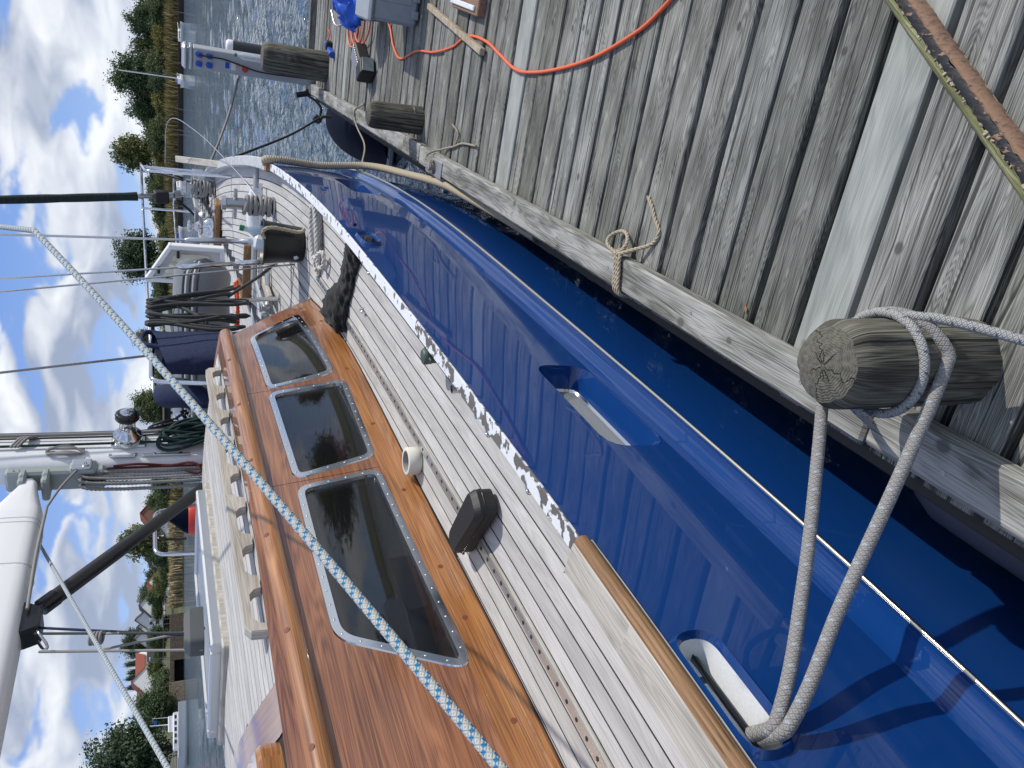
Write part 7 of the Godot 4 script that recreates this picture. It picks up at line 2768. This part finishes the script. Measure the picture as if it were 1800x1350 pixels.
func small_boat(called: String, label: String, deg: float, dist: float, l: float, turn: float, mast: float, cabin: Material, hullm: Material) -> void:
	var t := thing(called, label, "boat", Transform3D(Basis(Vector3.UP, deg_to_rad(deg + turn)), far(deg, dist, 0.0)))
	part("hull", hullm, t, func(b: MB) -> void:
		var gp := PackedVector3Array()
		var gu := PackedVector2Array()
		for i in 15:
			var v := i / 14.0
			var w := l * 0.15 * pow(clampf(1.0 - pow(v, 3.0), 0, 1), 0.7) + 0.02
			for q in [[-1.0, 0.115], [-0.97, 0.09], [-0.8, -0.02], [0.0, -0.05], [0.8, -0.02], [0.97, 0.09], [1.0, 0.115]]:
				gp.append(Vector3(lerpf(-l * 0.5, l * 0.5, v) + (q[1] * l * 0.4 if v > 0.6 else 0.0), q[1] * l + 0.03 * l * v * v, q[0] * w))
				gu.append(Vector2(v, q[0]))
		b.grid(15, 7, gp, gu, 1.0)
		fix_out_axis(b, Vector3(0, 0.1 * l, 0), Vector3(1, 0, 0))
		b.quad(Vector3(-l * 0.5, 0.115 * l, -l * 0.15), Vector3(-l * 0.5, 0.115 * l, l * 0.15), Vector3(-l * 0.5, -0.02 * l, l * 0.12), Vector3(-l * 0.5, -0.02 * l, -l * 0.12), Vector3(-1, 0, 0))
		b.slab(at(0, 0.105 * l, 0), PackedVector2Array([Vector2(-l * 0.49, -l * 0.145), Vector2(-l * 0.49, l * 0.145), Vector2(l * 0.2, l * 0.13), Vector2(l * 0.47, 0.02), Vector2(l * 0.2, -l * 0.13)]), 0.03))
	var cb := part("cabin", cabin, t, func(b: MB) -> void:
		b.slab(at(-0.03 * l, 0.12 * l, 0), PackedVector2Array([Vector2(-l * 0.22, -l * 0.1), Vector2(-l * 0.22, l * 0.1), Vector2(l * 0.12, l * 0.1), Vector2(l * 0.24, l * 0.05), Vector2(l * 0.24, -l * 0.05), Vector2(l * 0.12, -l * 0.1)]), 0.1 * l, 0.02 * l))
	for k in 3:
		part("window", M.far_window, cb, func(b: MB) -> void:
			b.box(at(-0.16 * l + k * 0.1 * l, 0.175 * l, 0.101 * l), Vector3(0.065 * l, 0.035 * l, 0.012), 0.0)
			b.box(at(-0.16 * l + k * 0.1 * l, 0.175 * l, -0.101 * l), Vector3(0.065 * l, 0.035 * l, 0.012), 0.0))
	part("rail", M.far_white, t, func(b: MB) -> void:
		b.tube(curve([Vector3(l * 0.15, 0.2 * l, l * 0.13), Vector3(l * 0.48, 0.24 * l, 0.0), Vector3(l * 0.15, 0.2 * l, -l * 0.13)], 0.2), 0.03, 5)
		for k in 4:
			b.tube(PackedVector3Array([Vector3(l * (0.15 + 0.08 * k), 0.12 * l, l * (0.13 - 0.026 * k)), Vector3(l * (0.15 + 0.08 * k), 0.205 * l, l * (0.13 - 0.026 * k))]), 0.025, 5))
	if mast > 0.0:
		rod("mast", Vector3(l * 0.05, 0.12 * l, 0), Vector3(l * 0.02, mast, 0), 0.10, M.far_white, t, 6)
		rod("boom", Vector3(l * 0.04, 0.28 * l, 0), Vector3(-l * 0.4, 0.27 * l, 0), 0.09, M.blue_plug, t, 6)
		rod("stay", Vector3(l * 0.48, 0.15 * l, 0), Vector3(l * 0.02, mast * 0.97, 0), 0.025, M.steel_worn, t, 4)


func make_background() -> void:
	var r := RandomNumberGenerator.new()
	r.seed = 5
	for k in 5:
		crowns.append(leaf_cloud(r, [260, 280, 210, 260, 150][k], 46, [0.024, 0.022, 0.027, 0.023, 0.028][k], [0.16, 0.14, 0.2, 0.15, 0.24][k]))
	# deg, dist, width, height, base, leaf, variant
	tree("shore_tree", "dark tree at the very top edge of the picture on the far shore", "tree", -1.2, 205, 13, 11.5, 1.0, "leaf0", 0)
	tree("shore_tree", "rounded dark green tree behind the small cabin boat", "tree", 1.1, 202, 9.5, 11.2, 0.6, "leaf0", 1)
	tree("shore_tree", "narrower green tree rising behind the reddish bush", "tree", 2.6, 206, 7.5, 10.6, 0.6, "leaf1", 2)
	tree("shore_tree", "tallest broad tree with loose top behind the moored sailboat", "tree", 4.35, 203, 12.5, 15.2, 1.0, "leaf0", 3)
	tree("red_bush", "reddish brown bush at the edge of the reeds", "bush", 3.2, 196, 4.6, 6.6, 0.3, "leaf4", 4)
	tree("shore_tree", "middle height dark tree between the tallest tree and the lone one", "tree", 6.3, 204, 9.5, 11.4, 0.6, "leaf0", 1)
	tree("shore_tree", "low rounded tree filling in above the reeds", "tree", 7.7, 200, 9.0, 8.0, 0.3, "leaf1", 2)
	tree("lone_tree", "lone yellow green tree standing free against the clouds", "tree", 9.1, 201, 10.5, 15.0, 3.2, "leaf2", 4)
	tree("shore_tree", "low dark tree behind the bow rail", "tree", 11.0, 200, 12.0, 7.2, 0.2, "leaf0", 0)
	tree("shore_tree", "low olive tree under the black furled headsail", "tree", 12.9, 204, 9.0, 6.0, 0.2, "leaf1", 3)
	tree("shore_tree", "dense dark tree behind the open white hatch lid", "tree", 15.5, 203, 14.0, 14.2, 3.0, "leaf5", 1)
	tree("shore_tree", "low scrubby tree beside the dense dark one", "tree", 17.6, 196, 10.0, 6.2, 0.2, "leaf1", 2)
	tree("shore_tree", "small yellowish tree crossed by the flecked rope", "tree", 21.1, 198, 6.0, 10.3, 3.4, "leaf3", 4)
	tree("shore_tree", "low tree in the gap before the mast guard", "tree", 19.4, 205, 9.0, 5.2, 0.2, "leaf0", 0)
	tree("shore_tree", "round leafy tree beside the mast winch", "tree", 25.6, 188, 9.0, 10.2, 1.2, "leaf1", 3)
	tree("shore_tree", "low bushy tree hidden behind the mast", "tree", 28.4, 192, 11.0, 7.0, 0.2, "leaf0", 1)
	tree("shore_tree", "small round tree under the black vang tube", "tree", 32.0, 196, 6.5, 7.4, 0.4, "leaf1", 2)
	tree("thin_tree", "thin leafed tree crossed by the black vang tube", "tree", 34.5, 120, 6.0, 8.9, 2.0, "leaf2", 4)
	tree("shore_tree", "dark bushy tree at the foot of the thin leafed one", "tree", 35.4, 178, 6.5, 7.0, 0.2, "leaf0", 0)
	tree("quay_tree", "huge dark tree over the white motor yacht", "tree", 47.4, 150, 13.5, 14.5, 0.6, "leaf5", 1)
	tree("quay_tree", "dark rounded tree on the slope beside the huge tree", "tree", 45.0, 165, 9.0, 8.4, 0.3, "leaf0", 3)
	tree("quay_tree", "light green shrubby tree above the stone quay", "tree", 43.6, 172, 7.0, 5.6, 0.1, "leaf1", 2)
	tree("hill_tree", "dark tree crowning the hill among the houses", "tree", 40.9, 300, 11.0, 11.0, 1.0, "leaf5", 0, 7.0)
	tree("hill_tree", "small dark tree behind the pale houses", "tree", 38.0, 290, 9.0, 8.0, 0.5, "leaf0", 1, 4.5)
	tree("hill_tree", "wide tree at the lower end of the hill houses", "tree", 36.8, 250, 9.0, 7.0, 0.3, "leaf0", 2, 2.5)
	for q in [[42.1, 9.5], [42.6, 8.6], [42.95, 9.2], [43.5, 8.8]]:
		tree("cypress", "slim dark conifer among the hillside houses", "tree", q[0], 290.0, 2.6, q[1], 0.2, "leaf5", 3, 7.2, "slim conifers on the hill")
	# bushes on the bank, right along the reeds and below the houses
	var bl := ["olive", "grey green", "dark green", "yellowish", "brownish green"]
	for k in 15:
		var g := -1.0 + k * 0.95
		tree("shore_bush", "low bush in the hedge line behind the reeds", "bush", g, 193.0 + (k % 3), 6.5 + (k % 3) * 1.2, 5.2 + (k * 7 % 4) * 0.6, 0.0, ["leaf2", "leaf1", "leaf0", "leaf3"][k % 4], k % 5, 0.6, "bushes behind the reeds")
	for k in 9:
		var g := 14.5 + k * 2.3
		tree("shore_bush", "low bush on the far bank behind the foredeck gear", "bush", g, 190.0 + (k % 3), 9.0, 4.8 + (k * 5 % 3) * 0.8, 0.0, ["leaf2", "leaf1", "leaf0"][k % 3], k % 5, 0.6, "bushes on the far bank")
	for k in 12:
		var g := 36.5 + k * 0.85
		tree("quay_bush", "green bush on the slope between quay and houses", "bush", g, 186.0 + (k * 13 % 60), 6.5, 3.4 + (k % 3) * 0.8, 0.0, ["leaf1", "leaf2", "leaf0"][k % 3], k % 5, 1.6 + (k % 4) * 0.7, "bushes above the quay")
	# reed belts
	reeds(-8.0, 13.5, 176.5, 190.0, 2.2, 3.3, M.reed, 9000, 41)
	reeds(13.5, 33.5, 174.0, 182.0, 1.6, 2.6, M.reed, 4000, 42)
	reeds(33.0, 38.9, 166.0, 174.0, 1.7, 2.5, M.reed_pale, 4500, 43)
	# low dark jetty before the reeds and its posts
	var jt := thing("jetty", "long low dark jetty along the far reed belt", "jetty", at(0, WATER, 0))
	part("walkway", M.far_dark, jt, func(b: MB) -> void:
		var gp := PackedVector3Array()
		var gu := PackedVector2Array()
		for i in 31:
			var g := lerpf(-6.0, 31.0, i / 30.0)
			for q in [[172.5, 0.0], [172.5, 0.95], [174.0, 0.95], [174.0, 0.0]]:
				var f := far(g, q[0])
				gp.append(Vector3(f.x, q[1], f.z))
				gu.append(Vector2(g, q[1]))
		b.grid(31, 4, gp, gu, 1.0)
		fix_out(b, Vector3.UP))
	for g in [0.3, 1.75, 3.25, 6.05, 7.35, 7.62, 9.3, 12.2, 14.6, 18.0, 22.5, 27.5, 29.6]:
		var h := 2.0 + 0.5 * sin(g * 9.0)
		var pm := MB.new()
		pm.tube(PackedVector3Array([Vector3(0, -0.6, 0), Vector3(0.05, h, 0)]), 0.13, 7)
		var po := obj("jetty_post", pm, M.far_post)
		po.transform = Transform3D(Basis(Vector3.BACK, 0.03 * sin(g * 5.0)), far(g, 171.8, 0.0))
		tag(po, "thin upright mooring post before the far jetty", "post", "mooring posts along the far jetty")
	small_boat("cabin_boat", "small white cabin boat tied to the far jetty near the picture's top", 1.55, 168, 4.6, 25, 0.0, M.far_white, M.far_white)
	small_boat("moored_sailboat", "small white sailboat with bare mast at the far jetty", 4.2, 168, 4.8, 70, 11.0, M.far_white, M.far_white)
	small_boat("motor_cruiser", "white motor cruiser seen through the bow rail", 10.85, 168, 5.5, 60, 0.0, M.far_white, M.far_white)
	small_boat("blue_awning_boat", "distant boat with blue awning beyond the open hatch lid", 14.3, 169, 6.0, 40, 0.0, M.blue_plug, M.far_white)
	# dark boathouse by the mast
	var bh := thing("boathouse", "dark wooden boathouse with pale windows beside the mast winch", "boathouse", Transform3D(Basis(Vector3.UP, deg_to_rad(26.0)), far(26.0, 176, 0.4)))
	part("wall", M.far_dark, bh, func(b: MB) -> void: b.box(at(0, 1.5, 0), Vector3(5.0, 3.0, 4.0), 0.03))
	part("roof", M.roof_dark, bh, func(b: MB) -> void: b.box(eul(Vector3(0, 3.15, 0), 4, 0, 0), Vector3(5.6, 0.2, 4.8), 0.03))
	for k in 2:
		part("window", M.far_white, bh, func(b: MB) -> void: b.box(at(-0.9 + k * 1.5, 1.3, 2.01), Vector3(0.9, 1.0, 0.08), 0.02))
	# stone quay with its dark arch, on the lower left shore
	var qa := thing("stone_quay", "stone quay wall with a dark square opening below the houses", "quay", Transform3D(Basis(Vector3.UP, deg_to_rad(41.5)), far(41.7, 168, 0.0)))
	part("dark_wall", M.stone_dark, qa, func(b: MB) -> void:
		b.box(at(2.7, 1.1, 0), Vector3(8.4, 2.6, 4.0), 0.05))
	part("opening_lintel", M.stone_dark, qa, func(b: MB) -> void:
		b.box(at(-3.4, 2.0, 0), Vector3(3.8, 0.8, 4.0), 0.05)
		b.box(at(-3.4, 1.1, -1.6), Vector3(3.8, 2.6, 0.6), 0.05))
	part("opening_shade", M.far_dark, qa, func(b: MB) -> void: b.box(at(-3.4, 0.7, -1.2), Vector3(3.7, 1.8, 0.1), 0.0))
	part("pale_wall", M.stone, qa, func(b: MB) -> void: b.box(at(-8.3, 1.15, 0), Vector3(6.0, 2.7, 4.0), 0.05))
	part("low_wall", M.stone, qa, func(b: MB) -> void: b.box(at(-17.5, 0.75, 1.0), Vector3(12.4, 1.5, 4.0), 0.05))
	part("fence_rail", M.far_post, qa, func(b: MB) -> void:
		b.tube(PackedVector3Array([Vector3(7.0, 3.5, 1.5), Vector3(-11.0, 3.5, 1.5)]), 0.06, 5)
		for k in 12:
			b.tube(PackedVector3Array([Vector3(6.8 - k * 1.6, 2.4, 1.5), Vector3(6.8 - k * 1.6, 3.55, 1.5)]), 0.06, 5))
	for k in 6:
		var ty := MB.new()
		var rp := PackedVector3Array()
		for s in 14:
			rp.append(Vector3(cos(TAU * s / 14.0) * 0.42, sin(TAU * s / 14.0) * 0.42, 0))
		ty.tube(rp, 0.16, 8, false, true)
		var to := obj("tyre_fender", ty, M.black)
		to.transform = qa.transform * at(-12.2 - k * 0.95, 0.55, 3.2)
		tag(to, "old black tyre hung on the low quay wall", "tyre", "tyres along the quay")
	for k in 3:
		var lm := thing("lamp_post", ["slim lamp post above the dark quay wall", "lamp post beside the quay's square opening", "twin headed lamp post above the pale quay wall"][k], "lamp post")
		lm.transform = Transform3D(Basis.IDENTITY, far([39.6, 42.0, 43.7][k], 170, 2.2))
		rod("pole", Vector3.ZERO, Vector3(0, 3.6, 0), 0.06, M.far_post, lm, 6)
		part("lantern", M.far_white, lm, func(b: MB) -> void: b.box(at(0.15, 3.65, 0), Vector3(0.7, 0.18, 0.3), 0.05))
	# the white motor yacht at the quay
	var my := thing("motor_yacht", "large white motor yacht moored at the quay under the huge tree", "boat", Transform3D(Basis(Vector3.UP, deg_to_rad(46.6)), far(46.7, 128, 0.0)))
	part("hull", M.far_white, my, func(b: MB) -> void:
		var gp := PackedVector3Array()
		var gu := PackedVector2Array()
		for i in 15:
			var v := i / 14.0
			var w := 1.55 * pow(clampf(1.0 - pow(v, 3.0), 0, 1), 0.6) + 0.03
			for q in [[-1.0, 1.25], [-0.98, 1.1], [-0.85, 0.4], [-0.8, -0.2], [0.8, -0.2], [0.85, 0.4], [0.98, 1.1], [1.0, 1.25]]:
				gp.append(Vector3(lerpf(4.3, -4.6, v) - (q[1] * 0.7 if v > 0.5 else 0.0) * v, q[1] + 0.25 * v * v, q[0] * w))
				gu.append(Vector2(v, q[0]))
		b.grid(15, 8, gp, gu, 1.0)
		fix_out_axis(b, Vector3(0, 0.5, 0), Vector3(1, 0, 0))
		b.slab(at(0, 1.18, 0), PackedVector2Array([Vector2(4.25, -1.5), Vector2(4.25, 1.5), Vector2(-2.5, 1.4), Vector2(-4.8, 0.1), Vector2(-2.5, -1.4)]), 0.04))
	var dk := part("deckhouse", M.far_white, my, func(b: MB) -> void:
		b.slab(at(0.4, 1.22, 0), PackedVector2Array([Vector2(2.6, -1.15), Vector2(2.6, 1.15), Vector2(-1.2, 1.1), Vector2(-2.4, 0.7), Vector2(-2.4, -0.7), Vector2(-1.2, -1.1)]), 0.75, 0.15)
		b.slab(at(1.4, 1.97, 0), PackedVector2Array([Vector2(1.2, -0.9), Vector2(1.2, 0.9), Vector2(-0.9, 0.85), Vector2(-0.9, -0.85)]), 0.62, 0.12))
	for k in 5:
		part("window", M.far_window, dk, func(b: MB) -> void: b.box(at(2.4 - k * 0.8, 1.62, 1.13), Vector3(0.5, 0.3, 0.05), 0.02))
	part("rail", M.steel_worn, my, func(b: MB) -> void:
		b.tube(curve([Vector3(-1.8, 1.9, 1.35), Vector3(-4.9, 2.15, 0.0), Vector3(-1.8, 1.9, -1.35)], 0.3), 0.035, 5)
		for k in 5:
			b.tube(PackedVector3Array([Vector3(-1.8 - 0.6 * k, 1.2, 1.35 - 0.24 * k), Vector3(-1.8 - 0.6 * k, 1.95, 1.35 - 0.24 * k)]), 0.03, 5))
	rod("mast", Vector3(1.5, 2.5, 0), Vector3(1.7, 4.9, 0), 0.06, M.far_white, my, 6)
	rod("aerial", Vector3(2.4, 2.0, 0), Vector3(2.6, 4.6, 0.2), 0.035, M.far_white, my, 5)
	rod("red_gangway", Vector3(-4.4, 1.5, -1.0), Vector3(-4.7, 3.9, -1.4), 0.12, M.red, my, 6)
	part("ensign", M.blue_plug, my, func(b: MB) -> void: b.box(at(2.0, 4.2, 0.05), Vector3(0.55, 0.4, 0.02), 0.0))
	# houses on the hill
	gable("white house with steep gable nearest the quay's dark wall", 38.7, 235, 3.6, 6, 7, 3.4, 2.8, M.far_white, M.roof_dark, 10, 3)
	gable("tall pale gabled house in the middle of the hill row", 39.4, 238, 4.2, 5, 7, 3.6, 3.0, M.far_white, M.roof_dark, -5, 3)
	gable("narrow white gabled house beside the tall pale one", 39.95, 240, 4.5, 4.4, 6, 3.2, 2.6, M.far_white, M.roof_dark, 5, 2)
	gable("white house with two windows under the hilltop tree", 40.55, 242, 4.8, 5, 6, 3.3, 2.8, M.far_white, M.roof_dark, -8, 2)
	gable("long low house with red roof among the conifers", 42.2, 250, 6.0, 9, 6, 2.6, 2.4, M.far_white, M.roof_red, 80, 0)
	gable("white house with orange gable at the hill's left end", 43.35, 246, 5.6, 6.5, 7, 3.0, 3.2, M.far_white, M.roof_red, 12, 2)
	gable("small white cottage low on the slope", 41.4, 215, 3.6, 4, 5, 2.2, 1.5, M.far_white, M.roof_dark, 70, 1)
	gable("red roofed house above the pale reeds", 37.5, 245, 2.6, 6, 6, 3.0, 2.4, M.far_white, M.roof_red, 30, 2)
	gable("brick house beside the bare flagpole", 32.9, 215, 1.6, 8, 7, 4.2, 3.2, M.brick, M.roof_red, 15, 0)
	gable("white boathouse under the brick house", 33.6, 190, 1.0, 4, 4, 2.4, 1.2, M.far_white, M.roof_dark, 5, 0)
	gable("small white gabled house behind the thin leafed tree", 35.6, 240, 3.0, 5, 5, 3.0, 2.6, M.far_white, M.roof_red, -10, 1)
	# across the pier, mirrored in the cabin windows: trees and the masts of other boats
	for k in 4:
		tree("harbour_tree", ["low broad tree", "taller rounded tree", "small loose tree", "dark clumped tree"][k] + " across the harbour, mirrored in the cabin windows", "tree", [-34.0, -41.0, -50.0, -64.0][k], 120.0 + (k % 3) * 12.0, 10.0 + (k % 3) * 2.0, [6.5, 8.5, 6.0, 7.0][k], 0.6, ["leaf0", "leaf1", "leaf5", "leaf0"][k], k % 5, 0.6, "trees on the harbour side")
	for k in 3:
		small_boat("harbour_sailboat", ["nearest white sailboat across the harbour", "middle white sailboat across the harbour", "farthest white sailboat across the harbour"][k] + " mirrored in the cabin windows", [-47.0, -56.0, -70.0][k], 40.0 + k * 6.0, 9.0, 60.0, 13.0, M.far_white, M.far_white)


func reeds(g0: float, g1: float, r0: float, r1: float, h0: float, h1: float, mat: Material, count: int, sd: int) -> void:
	var blade := MB.new()
	blade.quad(Vector3(-0.05, 0, 0), Vector3(0.05, 0, 0), Vector3(0.04, 0.7, 0.02), Vector3(-0.04, 0.7, 0.02), Vector3(0, 0.3, 1).normalized())
	blade.quad(Vector3(-0.06, 0.7, 0.02), Vector3(0.06, 0.7, 0.02), Vector3(0.012, 1.0, 0.08), Vector3(-0.012, 1.0, 0.08), Vector3(0, 0.4, 1).normalized())
	var mm := MultiMesh.new()
	mm.transform_format = MultiMesh.TRANSFORM_3D
	mm.mesh = blade.mesh()
	mm.instance_count = count
	var r := RandomNumberGenerator.new()
	r.seed = sd
	var n := noise(sd, 2)
	for i in count:
		var g := r.randf_range(g0, g1)
		var d := r.randf_range(r0, r1)
		var p := far(g, d, 0.1)
		var h := lerpf(h0, h1, r.randf()) * (1.0 + 0.3 * n.get_noise_2d(g * 2.0, d * 0.2))
		var bs := Basis.from_euler(Vector3(r.randfn() * 0.12, r.randf() * TAU, r.randfn() * 0.12)).scaled_local(Vector3(2.2, h, 2.2))
		mm.set_instance_transform(i, Transform3D(bs, p))
	var o := MultiMeshInstance3D.new()
	o.name = numbered("reed_bed")
	o.multimesh = mm
	o.material_override = mat
	add_child(o)
	o.set_meta("label", {41: "tall olive reed belt along the far shore", 42: "shorter reed belt behind the foredeck gear", 43: "pale straw coloured reeds beside the stone quay"}[sd])
	o.set_meta("category", "reeds")
	o.set_meta("kind", "stuff")
